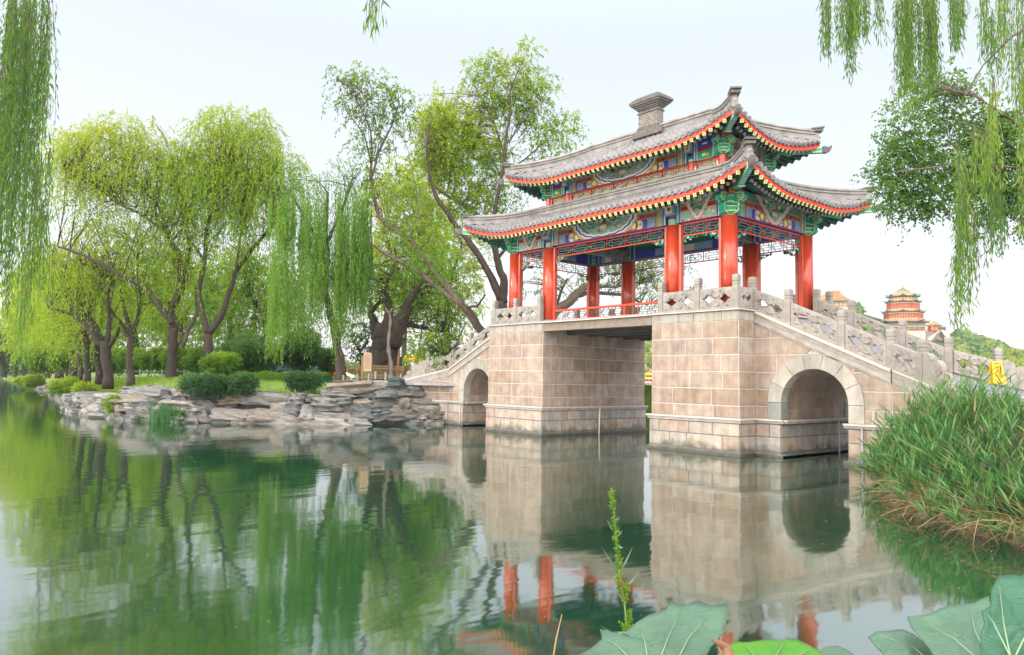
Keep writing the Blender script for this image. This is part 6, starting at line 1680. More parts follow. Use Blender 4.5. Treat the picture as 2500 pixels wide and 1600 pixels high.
for (x0, y0, Y0), (x1, y1, Y1) in zip(pts, pts[1:]):
    for dy in (0, 5, 29): mb.bar(at(x0, y0+dy, Y0), at(x1, y1+dy, Y1), .05, .06, 0)
    n = max(2, int(abs(x1-x0)/3.2))
    for i in range(n+1):
        t = i/n; a = np.array(at(x0+(x1-x0)*t, y0+(y1-y0)*t+5, Y0+(Y1-Y0)*t)); b = np.array(at(x0+(x1-x0)*t, y0+(y1-y0)*t+29, Y0+(Y1-Y0)*t)); mb.bar(a, b, .03, .03, 0, up=(1, 0, 0))
    for (x, y, Y) in ((x0, y0, Y0), (x1, y1, Y1)): mb.bar(at(x, y-3, Y), at(x, y+36, Y), .11, .11, 0, up=(1, 0, 0))
mb.build('rails', M_wood, fn)
prp = empty('support_log', at(952, 928, 36), 'pale dead tree trunk standing as a prop under the ancient tree limb', 'prop')
r = random.Random(4); mb = MB(); P = []; R_ = []
for i in range(16):
    t = i/15; P.append(at(953-4*t+3*math.sin(t*9), 932-172*t, 36)); R_.append((.10-.035*t)*(1+.22*math.sin(i*2.1)))
mb.tube(P, R_, 9, 0, t=.8); mb.tube([at(953, 868, 36), at(944, 858, 36)], [.06, .025], 7, 0, t=.8); mb.tube([at(948, 765, 36), at(940, 752, 36)], [.07, .05], 7, 0, t=.8); mb.tube([at(950, 765, 36), at(958, 753, 36)], [.07, .05], 7, 0, t=.8)
M_dead = tintmat('dead_wood', [(.13,.11,.095),(.22,.19,.165)], nscale=6, namp=.35, bump=1, bscale=14, stretch=(2, 2, .5)); mb.build('trunk_prop', M_dead, prp, smooth=True)
p2_ = empty('leaning_pole', at(971, 935, 39), 'slim brown post leaning behind the wooden fence', 'prop'); mb = MB(); mb.tube([at(968, 940, 39), at(971, 900, 39), at(975, 855, 39)], [.07, .07, .07], 8); mb.build('pole', M_wood, p2_)
# low stone posts and the green rope
M_rope = mat('green_rope', (.04, .30, .24), .7, .1, 10)
px_ = [(838, 935), (872, 933), (900, 930), (916, 926), (941, 928), (978, 932), (1004, 938)]; tops = []
for i, (x, y) in enumerate(px_):
    a, b = at(x, y, 34.5), at(x, y-19, 34.5); mb = MB(); mb.lathe([(0, .05), (b[2]-a[2]-.03, .05), (b[2]-a[2], .035)], a, 10); o = mb.build('rope_post', M_marble, None, loc=a); tops.append(Vector(b)-Vector((0, 0, .1)))
    tag(o, ['first', 'second', 'third', 'fourth', 'fifth', 'sixth', 'seventh'][i]+' short stone post from the left carrying the green rope', 'post', 'rope posts along the embankment')
mb = MB()
for a, b in zip(tops, tops[1:]): mb.tube([a, (a*3+b)/4-Vector((0, 0, .06)), (a+b)/2-Vector((0, 0, .08)), (a+b*3)/4-Vector((0, 0, .06)), b], .013, 6)
tag(mb.build('green_rope', M_rope, None), 'green rope slung between the short stone posts', 'rope')
# distant chain fence along the lawn, white slanting board, parked cars, market stalls and a seated visitor
tops = []
for i in range(14):
    x = 305+i*18; a = Vector(at(x, 919, 54)); mb = MB(); mb.lathe([(0, .05), (.45, .05), (.5, .03)], a, 8); o = mb.build('chain_post', M_marble, None, loc=a); tops.append(a+Vector((0, 0, .42)))
    tag(o, 'short pale lawn fence post, '+['leftmost', 'second from left', 'third from left', 'fourth from left', 'fifth from left', 'sixth from left', 'seventh from left', 'seventh from right', 'sixth from right', 'fifth from right', 'fourth from right', 'third from right', 'second from right', 'rightmost'][i], 'post', 'low lawn fence posts')
mb = MB()
for a, b in zip(tops, tops[1:]): mb.tube([a, (a+b)/2-Vector((0, 0, .08)), b], .015, 5)
tag(mb.build('lawn_chain', M_jade, None), 'pale green cord slung along the low lawn fence', 'rope')
wb = empty('slanted_board', at(855, 918, 35.5), 'white slanting panel leaning beside the curtain willow trunk', 'panel'); mb = MB()
mb.prism([q3(844, 909), q3(846, 916), q3(862, 924), q3(867, 918)], fv*.25, 0); mb.prism([q3(856, 920), q3(859, 920), q3(859, 932), q3(856, 932)], fv*.1, 0); mb.build('board', M_white, wb)
def car(px, py, Y, L, colm, lab, ang):
    a = Vector(at(px, py, Y)); T = empty('parked_car', (a.x, a.y, 1.86), lab, 'car', 'cars parked behind the shrubs'); z = 1.86
    d = rv*math.cos(ang)+fv*math.sin(ang); s_ = Vector((-d.y, d.x, 0)); A = Vector((a.x, a.y, z))
    sil = [(-2.1, .25), (2.1, .25), (2.15, .7), (1.9, .85), (1.1, .95), (.55, 1.42), (-1.1, 1.45), (-1.75, 1.0), (-2.15, .9)]
    mb = MB(); mb.prism([A+d*u+Vector((0, 0, v))-s_*.85 for u, v in sil], s_*1.7); mb.build('body', colm, T, bevel=.06)
    mb = MB(); win = [(1.0, .97), (.5, 1.36), (-1.05, 1.38), (-1.6, 1.02)]
    mb.prism([A+d*u+Vector((0, 0, v))-s_*.86 for u, v in win], s_*1.72); mb.build('windows', M_carglass, T)
    for u in (-1.3, 1.3):
        for sg in (-1, 1):
            c = A+d*u+s_*sg*.78+Vector((0, 0, .32)); mb = MB(); mb.prism([c+d*.32*math.cos(q*PI/8)+Vector((0, 0, .32*math.sin(q*PI/8)))-s_*.1 for q in range(16)], s_*.2); mb.build('wheel', M_tyre, T)
M_carglass = mat('car_glass', (.03, .04, .05), .1, .05, 1); M_tyre = mat('tyre', (.02, .02, .02), .8, .1, 3)
car(730, 905, 58, 4.2, mat('dark_blue_car_paint', (.03, .06, .14), .25, .05, 1, coat=.6), 'dark blue car behind the shrubs left of the curtain willow trunk', .2)
car(770, 905, 62, 4.2, mat('red_car_paint', (.45, .05, .05), .25, .05, 1, coat=.6), 'red car half hidden behind the curtain willow', .1)
car(695, 908, 60, 4.2, mat('maroon_car_paint', (.30, .03, .06), .25, .05, 1, coat=.6), 'maroon car low behind the clipped hedge', .1)
for i, (x, wd, lab, mm) in enumerate(((1015, 46, 'yellow-roofed stall seen past the wooden fence corner', M_boaty), (805, 40, 'white-canopied stall behind the curtain willow trunk', M_white))):
    T = empty('market_stall', at(x, 915, 70), lab, 'stall'); a = Vector(at(x, 915, 70)); a.z = 1.86; W = wd*70/FPX/2; A = a
    mb = MB(); 
    for u in (-W, W):
        for v in (-1, 1): mb.bar(A+rv*u+fv*v, A+rv*u+fv*v+Vector((0, 0, 1.9)), .08, .08, 0, up=(1, 0, 0))
    mb.build('post', M_wp, T); mb = MB(); mb.prism([A-rv*(W+.2)+Vector((0, 0, 1.7))-fv*1.2, A+rv*(W+.2)+Vector((0, 0, 1.7))-fv*1.2, A+rv*(W)+Vector((0, 0, 2.3))-fv*1.2, A-rv*W+Vector((0, 0, 2.3))-fv*1.2], fv*2.4); mb.build('canopy', mm, T)
    mb = MB(); mb.obox(A+Vector((0, 0, .5)), rv*W*.95, fv*.8, Vector((0, 0, .45)), 0)
    for q in range(10): mb.obox(A+rv*(-W*.85+W*.19*q)+Vector((0, 0, 1.1))-fv*.5, rv*W*.07, fv*.1, Vector((0, 0, .14)), 1+q % 3)
    mb.build('counter', [M_cream, M_red2, M_blue, M_wp], T)
# seated visitor in the shade
def person(px, py, Y, lab, shirt):
    a = Vector(at(px, py, Y)); a.z = 1.87; me = bpy.data.meshes.new('body')
    J = [((0, 0, .48), .14), ((0, 0, .75), .15), ((0, -.02, .98), .16), ((0, -.02, 1.08), .06), ((0, -.04, 1.22), .10), ((0, -.04, 1.3), .07),
         ((.18, -.02, .97), .06), ((.24, -.08, .72), .045), ((.12, -.28, .62), .035), ((-.18, -.02, .97), .06), ((-.24, -.08, .72), .045), ((-.12, -.28, .62), .035),
         ((.1, -.1, .47), .095), ((.12, -.46, .5), .07), ((.12, -.5, .08), .05), ((-.1, -.1, .47), .095), ((-.12, -.46, .5), .07), ((-.12, -.5, .08), .05), ((.12, -.62, .04), .04), ((-.12, -.62, .04), .04)]
    E = [(0,1),(1,2),(2,3),(3,4),(4,5),(2,6),(6,7),(7,8),(2,9),(9,10),(10,11),(0,12),(12,13),(13,14),(0,15),(15,16),(16,17),(14,18),(17,19)]
    me.from_pydata([j[0] for j in J], E, []); o = bpy.data.objects.new('person', me); COL.objects.link(o); o.location = a; o.rotation_euler.z = math.atan2(-fv.y, -fv.x)+PI/2
    sm = o.modifiers.new('skin', 'SKIN'); 
    for i, j in enumerate(J): me.skin_vertices[0].data[i].radius = (j[1], j[1])
    me.skin_vertices[0].data[0].use_root = True; ss = o.modifiers.new('sub', 'SUBSURF'); ss.levels = 1; ss.render_levels = 1
    me.materials.append(shirt); tag(o, lab, 'person')
person(346, 916, 74, 'person in dark red clothes sitting low in the shade beyond the lawn', mat('dark_red_cloth', (.10, .03, .03), .9, .1, 5))
# ================================================================== FOREGROUND
# reeds on the right bank
ML_dry = leafmat('dry_reed', [(.20,.13,.055),(.36,.25,.12),(.48,.36,.20)], .3)
g = np.random.default_rng(31); N = 1500
xs_ = 4.35+g.uniform(0, 1, N)**.85*8.3; t_ = g.uniform(0, 1, N)**1.2*3.2*np.clip((xs_-3.6)/2.2, .25, 1); ys_ = np.array([rb_y(a) for a in xs_])+.05+t_
zb = np.array([min(-.35+.5*sstep(-.3, .3, t)+1.0*sstep(.1, 2.5, t)+.62*sstep(2, 5.5, t), 1.86) for t in t_])
base = np.stack([xs_, ys_, zb-.05], 1)
outd = np.array([-.55, -.60, 0]); lean = np.clip(1.1-t_/2.2, .15, 1.0)[:, None]
D = outd*lean*g.uniform(.15, 1.1, (N, 1))+g.normal(0, .20, (N, 3)); D[:, 2] = 1.0
H = g.uniform(.75, 1.62, N)*np.clip(1.25-(xs_-4.3)*.14, .74, 1)*np.clip(.72+t_*.10, 0, 1.0)*np.clip(1.08-(xs_-5.5)*.045, .7, 1.0)*np.clip(.55+(xs_-4.1)*.5, .55, 1)
droopS = g.uniform(.05, .35, N)
Dn = D/np.linalg.norm(D, axis=1, keepdims=True)
def stem_pt(t): 
    p = base+Dn*(H*t)[:, None]; p[:, 2] -= H*droopS*t*t; return p
rt = empty('x', (0, 0, 0)); bpy.data.objects.remove(rt)
V, F, tt = blades(base, D, H, np.full(N, .012), droopS, 32, np.where(g.uniform(0, 1, N) < .5, .1, .6), seg=6)
allV, allF, allT = [V], [F], [tt]; off = len(V)
for k in range(9):
    t = .25+.75*(k+.5)/9+g.uniform(-.03, .03, N); P = stem_pt(t)
    az = g.uniform(0, 2*PI, N); dd = Dn*.8+np.stack([np.cos(az), np.sin(az), g.uniform(.1, .9, N)], 1)*.62
    L = g.uniform(.28, .52, N)*(1-.25*k/9)
    V, F, tt = blades(P, dd, L, g.uniform(.018, .034, N), g.uniform(.08, .4, N), 40+k, np.where(g.uniform(0, 1, N) < (.16 if k < 3 else .04), .03, np.clip(.45+.06*k+g.normal(0, .18, N), .22, 1)), seg=5)
    allV.append(V); allF.append(F+off); allT.append(tt); off += len(V)
tag(npobj('reeds', np.concatenate(allV), np.concatenate(allF), ML_r, None, np.concatenate(allT)), kind='stuff')
N = 1500; xs_ = 4.8+g.uniform(0, 1, N)*8; ys_ = np.array([rb_y(a) for a in xs_])+g.uniform(-.15, .9, N)
P = np.stack([xs_, ys_, np.full(N, .02)+g.uniform(0, .35, N)], 1); D = np.array([-.5, -.7, 0])*g.uniform(-.2, 1.6, (N, 1))+g.normal(0, .55, (N, 3)); D[:, 2] = g.uniform(-.1, 1.1, N)
V, F, tt = blades(P, D, g.uniform(.4, 1.15, N), np.full(N, .011), g.uniform(.1, .8, N), 55, g.uniform(0, 1, N), seg=5)
tag(npobj('dry_reeds', V, F, ML_dry, None, tt), kind='stuff')
# ------------------------------------------------------------------ yellow sign
M_sign = mat('sign_yellow', (.86, .50, .005), .4, .04, 4); M_ink = mat('sign_black', (.05, .04, .02), .6, .05, 4); M_inkr = mat('sign_red', (.65, .07, .02), .5, .05, 4)
SY = 17.6
sg_ = empty('caution_sign', at(2431, 938, SY), 'yellow folding wet floor caution sign against the last stone post at the right', 'sign')
k = SY/FPX; O_ = Vector(at(2431, 938, SY)); hu = rv; up = Vector((0, 0, 1)); back = fv
def SP(px, py, d=0): return O_+hu*((px-2431)*k)+up*((938-py)*k)+back*((938-py)*k*.16+d)
for dsg, nm in ((0, 'front_board'), (1, 'rear_board')):
    def Q(px, py, d=0):
        p = SP(px, py, d); 
        if dsg: p = O_+hu*((px-2431)*k)+up*((938-py)*k)+back*(.20-(938-py)*k*.12+.0)
        return p
    mb = MB(); th = back*.018
    L_ = [(2426.3, 937), (2429, 882.5), (2451, 882.5), (2458, 937), (2449, 937), (2448, 933.5), (2439, 933.5), (2437.5, 937)]
    # board with handle slot made of pieces
    parts = [[(2426.3, 937), (2437.3, 937), (2438.5, 933.5), (2448, 933.5), (2449.5, 937), (2458.3, 937), (2453.4, 890), (2428.4, 890)],
             [(2428.4, 890), (2434.2, 890), (2434.0, 885.8), (2428.7, 885.8)], [(2446, 890), (2453.4, 890), (2452.8, 885.8), (2445.8, 885.8)], [(2428.7, 885.8), (2452.8, 885.8), (2451.8, 882.2), (2429.4, 882.2)]]
    for pc in parts: mb.prism([Q(x, y) for x, y in pc], th, 0)
    ob = mb.build(nm, M_sign, sg_)
def text(body, px, py, size, m, nm, sx=1):
    cu = bpy.data.curves.new(nm, 'FONT'); cu.body = body; cu.size = size; cu.align_x = 'CENTER'; cu.align_y = 'CENTER'; cu.extrude = .002
    o = bpy.data.objects.new(nm, cu); COL.objects.link(o); o.parent = sg_
    p = SP(px, py, -.006); X = hu; Yv = (up+back*.16).normalized(); Z = X.cross(Yv)
    Mx = Matrix((X*sx, Yv, Z)).transposed().to_4x4(); Mx.translation = p-sg_.location
    bpy.context.view_layer.update(); me = bpy.data.meshes.new_from_object(o.evaluated_get(bpy.context.evaluated_depsgraph_get()))
    bpy.data.objects.remove(o); o = bpy.data.objects.new(nm, me); COL.objects.link(o); o.parent = sg_; me.materials.clear(); me.materials.append(m); me.transform(Mx); return o
text('CAUTION', 2440.3, 895.6, 2.7*k, M_ink, 'lettering'); text('WETFLOOR', 2440.3, 898.7, 2.7*k, M_ink, 'lettering', .98)
text('小心地滑', 2441.5, 918.8, 5.6*k, M_ink, 'lettering')
mb = MB()
tri = [(2440.5, 901), (2432.5, 913.4), (2450.2, 913.4)]
for i in range(3): a, b = tri[i], tri[(i+1) % 3]; mb.bar(SP(a[0], a[1], -.006), SP(b[0], b[1], -.006), .006, .009, 0)
for a, b, w_ in (((2438.5, 905.5), (2441.5, 909), .014), ((2441.5, 909), (2445.5, 912.5), .008), ((2441.5, 909), (2446, 908), .008), ((2439, 906), (2442.5, 904.5), .006), ((2439, 906.5), (2436.5, 909), .006)): mb.bar(SP(*a, -.006), SP(*b, -.006), .005, w_, 0)
mb.prism([SP(2438+.8*math.cos(q*PI/5), 904+.8*math.sin(q*PI/5), -.006) for q in range(10)], -back*.003, 0)
mb.build('slip_symbol', M_inkr, sg_)
# ------------------------------------------------------------------ near willow branches hanging into the picture
def hanging(name, label, strandlist, limb, seed, ml, ll=.085, lw=.012, per=1.0):
    T = empty(name, limb[0], label, 'tree'); lv = Leaves(); mb = MB(); g = np.random.default_rng(seed)
    limb = [Vector(q) for q in limb]; sgn = -1 if (limb[0]-Vector(CAM)).dot(Vector(_R)) < 0 else 1
    foot = Vector(CAM)+Vector((_R[0], _R[1], 0))*sgn*9.5+Vector((_F[0], _F[1], 0))*(.8+seed % 5*.5); foot.z = .4; top = foot+Vector((0, 0, 5.6))-Vector((_R[0], _R[1], 0))*sgn*.8
    T.location = foot
    mb.tube([foot-Vector((0, 0, .4)), foot+Vector((0, 0, 2.5)), top], [.30, .22, .13], 9)
    full = [top, (top*2+limb[0])/3+Vector((0, 0, .4)), (top+limb[0]*2)/3+Vector((0, 0, .35))]+limb; nf = len(full)-1
    mb.tube(full, [.006+.12*(1-i/nf)**3 for i in range(nf+1)], 8)
    for (x0, x1, yt, yb_, n, Y, tn) in strandlist:
        cs = g.uniform(x0, x1, max(2, int(n/5)))
        x = g.choice(cs, n)+g.normal(0, 5, n); y = yt+g.uniform(0, .35, n)*(yb_-yt)*.6; Yd = Y+g.uniform(-.6, .6, n)
        P = np.array([at(a, b, c) for a, b, c in zip(x, y, Yd)]); L = (yb_-y)*Y/FPX*(1-.35*g.uniform(0, 1, n)**1.5)
        D = g.normal(0, .05, (n, 3)); D[:, 2] = -1; nl = max(8, int((yb_-yt)*Y/FPX/.032*per))
        lv.add(*strands(P, D, L, np.full(n, .35), nl, ll, lw, seed+int(x0)+3000, tn+g.normal(0, .12, n), spread=.42, dn=.5, jit=.016))
        for i in range(n):
            a = Vector(P[i]); d = Vector(D[i]).normalized(); l_ = L[i]
            mb.tube([a, a+d*l_*.4-Vector((0, 0, .056*l_)), a+d*l_*.65-Vector((0, 0, .35*l_))], [.0028, .002, .001], 4, cap=False)
    mb.build('branch', M_barkp, T); lv.build('foliage', ml, T)
hanging('hanging_willow', 'dense dark willow foliage hanging down the left edge close to the camera',
        [(-60, 70, -60, 560, 51, 7, .35), (0, 95, -60, 420, 37, 7.5, .4), (60, 125, -60, 330, 18, 7.2, .35), (85, 128, 60, 420, 11, 7, .35), (90, 128, 350, 560, 8, 7, .5), (-40, 80, 250, 660, 31, 7.4, .45), (55, 100, 300, 850, 15, 7, .55), (0, 40, 350, 760, 14, 7.3, .3), (118, 132, 560, 760, 3, 7, .6), (60, 118, 480, 720, 12, 7.3, .55)],
        [at(-500, -300, 8.5), at(-200, -180, 8), at(0, -110, 7.5), at(110, -70, 7.2)], 61, ML_c, ll=.09, lw=.0115)
hanging('hanging_willow', 'willow twigs hanging from the upper right edge in front of the oval-leaved tree',
        [(1985, 2030, -60, 150, 17, 8, .35), (2020, 2090, -60, 125, 30, 8, .45), (2090, 2165, -60, 100, 30, 8, .5), (2030, 2100, -60, 200, 13, 8, .35), (2188, 2225, -60, 265, 24, 8, .55), (2205, 2240, -60, 275, 22, 8, .5), (2250, 2270, -60, 235, 24, 8, .55), (2265, 2290, -60, 215, 12, 8, .4), (2325, 2345, -60, 140, 20, 8, .4), (2345, 2352, 0, 60, 4, 8, .4),
         (2400, 2460, -60, 160, 13, 7.5, .45), (2440, 2520, -60, 260, 19, 7.5, .6), (2405, 2430, 20, 190, 7, 7.5, .4)],
        [at(2900, -250, 8.5), at(2500, -130, 8), at(2250, -90, 8), at(1990, -75, 8)], 62, ML_c)
hanging('hanging_willow', 'long pale willow streamers at the right edge reaching down toward the hilltop tower',
        [(2465, 2520, 150, 560, 16, 7, .8), (2415, 2450, 180, 480, 10, 7, .8), (2380, 2420, 300, 470, 16, 7, .7), (2325, 2350, 330, 660, 12, 7, .55), (2320, 2352, 440, 790, 14, 7, .45), (2350, 2385, 400, 640, 10, 7, .4), (2365, 2392, 500, 700, 5, 7, .25), (2400, 2450, 400, 620, 16, 7, .35), (2400, 2425, 520, 650, 4, 7, .25), (2330, 2345, 600, 795, 6, 7, .5), (2485, 2510, 420, 590, 7, 7, .3), (2478, 2510, 60, 330, 12, 7, .6)],
        [at(2900, -60, 7.5), at(2560, 40, 7.2), at(2470, 90, 7), at(2400, 160, 7), at(2340, 260, 7)], 63, ML_c)
hanging('hanging_willow', 'single small willow sprig hanging at the top edge left of centre',
        [(893, 905, -40, 95, 4, 4.2, .45), (905, 925, -30, 70, 3, 4.2, .4)], [at(860, -160, 4.3), at(890, -70, 4.2), at(902, -25, 4.2)], 64, ML_c, ll=.085, lw=.011, per=.6)
# oval-leaved tree at the right
def ov(): return auto(2320, 330, 145, 130, 34, 301, .22, .9, .6)+auto(2250, 440, 120, 95, 26, 302, .24, .9, .55)+auto(2440, 420, 90, 150, 20, 303, .3, 1.3, .45)+auto(2200, 420, 70, 60, 9, 304, .3, .8, .45)+auto(2290, 220, 60, 40, 6, 305, .35, .7, .45)+auto(2230, 510, 60, 25, 6, 306, .4, .8, .4)+[(2155, 365, 22, 25, .6, .4), (2175, 305, 25, 14, .5, .4), (2170, 490, 22, 18, .8, .4), (2310, 175, 25, 20, .5, .5)]
tree('elm_tree', 'tree with small oval leaves leaning in from the right edge behind the willow streamers', 'tree', (2800, 900),
     [[(2800, 900, 22), (2760, 700, 20), (2680, 520, 14), (2600, 440, 9), (2500, 405, 4.5), (2400, 372, 2.2), (2320, 352, 1.3), (2250, 365, .7)], [(2600, 440, 6), (2480, 300, 3), (2380, 235, 1.6), (2290, 215, .7)], [(2600, 450, 6), (2450, 470, 3), (2330, 445, 1.5), (2230, 490, .7)], [(2500, 380, 3), (2420, 320, 2), (2340, 300, 1)], [(2500, 410, 3), (2350, 400, 1.6), (2190, 420, .8)]],
     ov(), 13, ML_e, M_barkp, None, seed=46, droop=.25, L=.35, ll=.06, lw=.034, dens=6.5, dj=1.3, twigs=1, tk=.2)
# ------------------------------------------------------------------ big leaves and weeds at the bottom edge
def leafmesh(name, label, tipbase, nrm_tilt, m, W, serr=.03, lobes=None, seed=1, cup=.12, outline=None):
    pass
M_leafb = None
def bigleaf(label, pts, Y0, Yfn, matl, veinm, cat='leaf', seed=1, group=None):
    """a broad toothed blade: outline given in the picture, its own distance, curl and thickness"""
    r = random.Random(seed); n = len(pts); dense = []
    for i in range(n):
        a, b = pts[i], pts[(i+1) % n]; L = math.hypot(b[0]-a[0], b[1]-a[1]); k_ = max(2, int(L/13))
        for j in range(k_):
            t = j/k_; dx, dy = (b[0]-a[0])/L, (b[1]-a[1])/L; w_ = 3.2*(.5-abs((j*1.0) % 2-.5))*(1 if k_ > 2 else 0)+r.uniform(-.8, .8)
            dense.append((a[0]+(b[0]-a[0])*t+dy*w_, a[1]+(b[1]-a[1])*t-dx*w_))
    cx, cy = sum(p[0] for p in dense)/len(dense), sum(p[1] for p in dense)/len(dense)
    R = 9; V = []; F = []
    for j in range(R+1):
        s_ = j/R
        for (x, y) in dense:
            px, py = cx+(x-cx)*s_, cy+(y-cy)*s_
            Y = Yfn(px, py)+.012*mnoise.noise(Vector((px*.012, py*.012, seed)))+.006*mnoise.noise(Vector((px*.04, py*.04, seed)))
            V.append(tuple(at(px, py, Y)))
    m_ = len(dense)
    for j in range(R):
        for i in range(m_): F.append((j*m_+i, j*m_+(i+1) % m_, (j+1)*m_+(i+1) % m_, (j+1)*m_+i))
    o = npobj('broad_leaf', V, F, matl, None, np.full(len(F), .5), smooth=True)
    c = Vector(at(cx, cy, Yfn(cx, cy))); o.data.transform(Matrix.Translation(-c)); o.location = c
    sm = o.modifiers.new('thick', 'SOLIDIFY'); sm.thickness = .0015
    tag(o, label, cat, group); return o
def lm(name, c1, c2, gl):
    m, n, p, L = nodes(name); tcn = n.nodes.new('ShaderNodeTexCoord'); nz = n.nodes.new('ShaderNodeTexNoise'); nz.inputs['Scale'].default_value = 14; nz.inputs['Detail'].default_value = 8; L.new(tcn.outputs['Object'], nz.inputs['Vector'])
    vo = n.nodes.new('ShaderNodeTexVoronoi'); vo.feature = 'DISTANCE_TO_EDGE'; vo.inputs['Scale'].default_value = 42; L.new(tcn.outputs['Object'], vo.inputs['Vector'])
    r = n.nodes.new('ShaderNodeValToRGB'); r.color_ramp.elements[0].position = .3; r.color_ramp.elements[1].position = .7; r.color_ramp.elements[0].color = list(c1)+[1]; r.color_ramp.elements[1].color = list(c2)+[1]; L.new(nz.outputs[0], r.inputs[0]); L.new(r.outputs[0], p.inputs['Base Color'])
    p.inputs['Roughness'].default_value = gl; p.inputs['Subsurface Weight'].default_value = 0
    b = n.nodes.new('ShaderNodeBump'); b.inputs['Strength'].default_value = .35; b.inputs['Distance'].default_value = .002
    mr = n.nodes.new('ShaderNodeMapRange'); mr.inputs[2].default_value = .06; L.new(vo.outputs['Distance'], mr.inputs[0]); L.new(mr.outputs[0], b.inputs['Height']); L.new(b.outputs[0], p.inputs['Normal'])
    t = n.nodes.new('ShaderNodeBsdfTranslucent'); t.inputs[0].default_value = (c2[0]*1.2, c2[1]*1.3, c2[2]*.5, 1); mxs = n.nodes.new('ShaderNodeMixShader'); mxs.inputs[0].default_value = .18
    L.new(p.outputs[0], mxs.inputs[1]); L.new(t.outputs[0], mxs.inputs[2]); L.new(mxs.outputs[0], n.nodes['Material Output'].inputs[0]); return m
ML1 = lm('broad_leaf_pale', (.075, .165, .10), (.13, .24, .155), .45); ML2 = lm('broad_leaf_dark', (.035, .13, .075), (.06, .18, .10), .4); ML3 = lm('broad_leaf_bright', (.06, .26, .01), (.10, .34, .015), .4)
M_vein = mat('leaf_vein', (.22, .33, .18), .6, .1, 20)
L1 = [(1385, 1615), (1440, 1585), (1470, 1560), (1465, 1535), (1500, 1545), (1530, 1540), (1560, 1515), (1590, 1500), (1625, 1487), (1640, 1468), (1668, 1478), (1705, 1466), (1735, 1478), (1778, 1474), (1779, 1500), (1765, 1545), (1735, 1580), (1700, 1640), (1560, 1660)]
f1 = lambda x, y: .78+(1600-y)*.0013
o1 = bigleaf('largest pale green toothed leaf rising at the bottom edge centre', L1, .8, f1, ML1, M_vein, seed=1)
def veins(o, lines, fn, w_=.0008):
    mb = MB()
    for ln in lines: mb.tube([Vector(at(x, y, fn(x, y)-.004)) for x, y in ln], [w_*(1-.6*i/(len(ln)-1)) for i in range(len(ln))], 6)
    mb.build('veins', M_vein, o, smooth=True)
veins(o1, [[(1585, 1640), (1575, 1570), (1560, 1530)], [(1640, 1640), (1680, 1560), (1730, 1500)], [(1600, 1640), (1630, 1560), (1660, 1495)], [(1570, 1640), (1510, 1580), (1480, 1560)]], f1)
L2 = [(1770, 1580), (1800, 1566), (1830, 1568), (1860, 1563), (1885, 1560), (1900, 1566), (1925, 1558), (1955, 1566), (1980, 1578), (2005, 1592), (2015, 1640), (1740, 1640)]
f2 = lambda x, y: .70+(1620-y)*.0012
o2 = bigleaf('bright fresh green leaf tucked right of the large pale leaf at the bottom edge', L2, .7, f2, ML3, M_vein, seed=2); veins(o2, [[(1880, 1640), (1895, 1600), (1915, 1568)], [(1860, 1640), (1840, 1600), (1820, 1575)], [(1900, 1640), (1950, 1600), (1975, 1585)]], f2)
L3 = [(2310, 1480), (2325, 1478), (2380, 1470), (2415, 1455), (2440, 1640), (2330, 1660), (2250, 1560), (2225, 1530), (2215, 1505), (2265, 1500)]
f3 = lambda x, y: .78+(1600-y)*.001
o3 = bigleaf('pale leaf pointing left in the bottom right corner', L3, .8, f3, ML1, M_vein, seed=3); veins(o3, [[(2400, 1620), (2330, 1560), (2250, 1515)], [(2410, 1600), (2380, 1540), (2370, 1490)]], f3)
L4 = [(2420, 1440), (2440, 1405), (2470, 1402), (2490, 1408), (2540, 1380), (2600, 1640), (2400, 1660), (2395, 1560), (2405, 1520), (2398, 1490), (2418, 1480)]
f4 = lambda x, y: .66+(1600-y)*.0006
o4 = bigleaf('dark blue-green leaf standing highest in the bottom right corner', L4, .7, f4, ML2, M_vein, seed=4); veins(o4, [[(2470, 1620), (2450, 1520), (2440, 1430)], [(2480, 1600), (2530, 1500), (2560, 1440)], [(2465, 1600), (2425, 1520), (2410, 1500)]], f4)
L5 = [(2120, 1555), (2140, 1542), (2175, 1540), (2205, 1536), (2230, 1548), (2270, 1580), (2320, 1620), (2320, 1660), (2180, 1640), (2150, 1590)]
f5 = lambda x, y: .84+(1600-y)*.001
o5 = bigleaf('rounded grey-green leaf low at the bottom, left of the corner leaves', L5, .8, f5, ML1, M_vein, seed=5); veins(o5, [[(2300, 1640), (2230, 1580), (2150, 1552)]], f5)
L6 = [(2000, 1590), (2015, 1580), (2045, 1576), (2070, 1588), (2085, 1600), (2090, 1640), (1990, 1640)]
bigleaf('small grey-green leaf tip at the bottom edge between bright and rounded leaves', L6, .8, lambda x, y: .9+(1600-y)*.001, ML1, M_vein, seed=6)
# twigs and the tall weed
M_stem = mat('green_stem', (.13, .24, .05), .6, .15, 20); M_straw = mat('straw', (.38, .27, .12), .7, .2, 20)
wd = empty('weed', at(1532, 1640, 1.3), 'tall thin green weed with seed spikes in front of the water at the bottom centre', 'weed')
sp_ = [(1540, 1660), (1532, 1540), (1524, 1470), (1512, 1400), (1505, 1320), (1499, 1250), (1493, 1197)]
mb = MB(); mb.tube([at(x, y, 1.3) for x, y in sp_], [.0022, .002, .0018, .0016, .0014, .001, .0006], 6)
for (x0, y0, x1, y1) in ((1524, 1470, 1532, 1430), (1532, 1540, 1538, 1495), (1535, 1560, 1519, 1525)): mb.tube([at(x0, y0, 1.3), at((x0+x1)/2+2, (y0+y1)/2, 1.3), at(x1, y1, 1.3)], [.0014, .001, .0005], 5)
mb.build('stem', M_stem, wd, smooth=True)
lv = Leaves(); g = np.random.default_rng(90); P = []; D = []
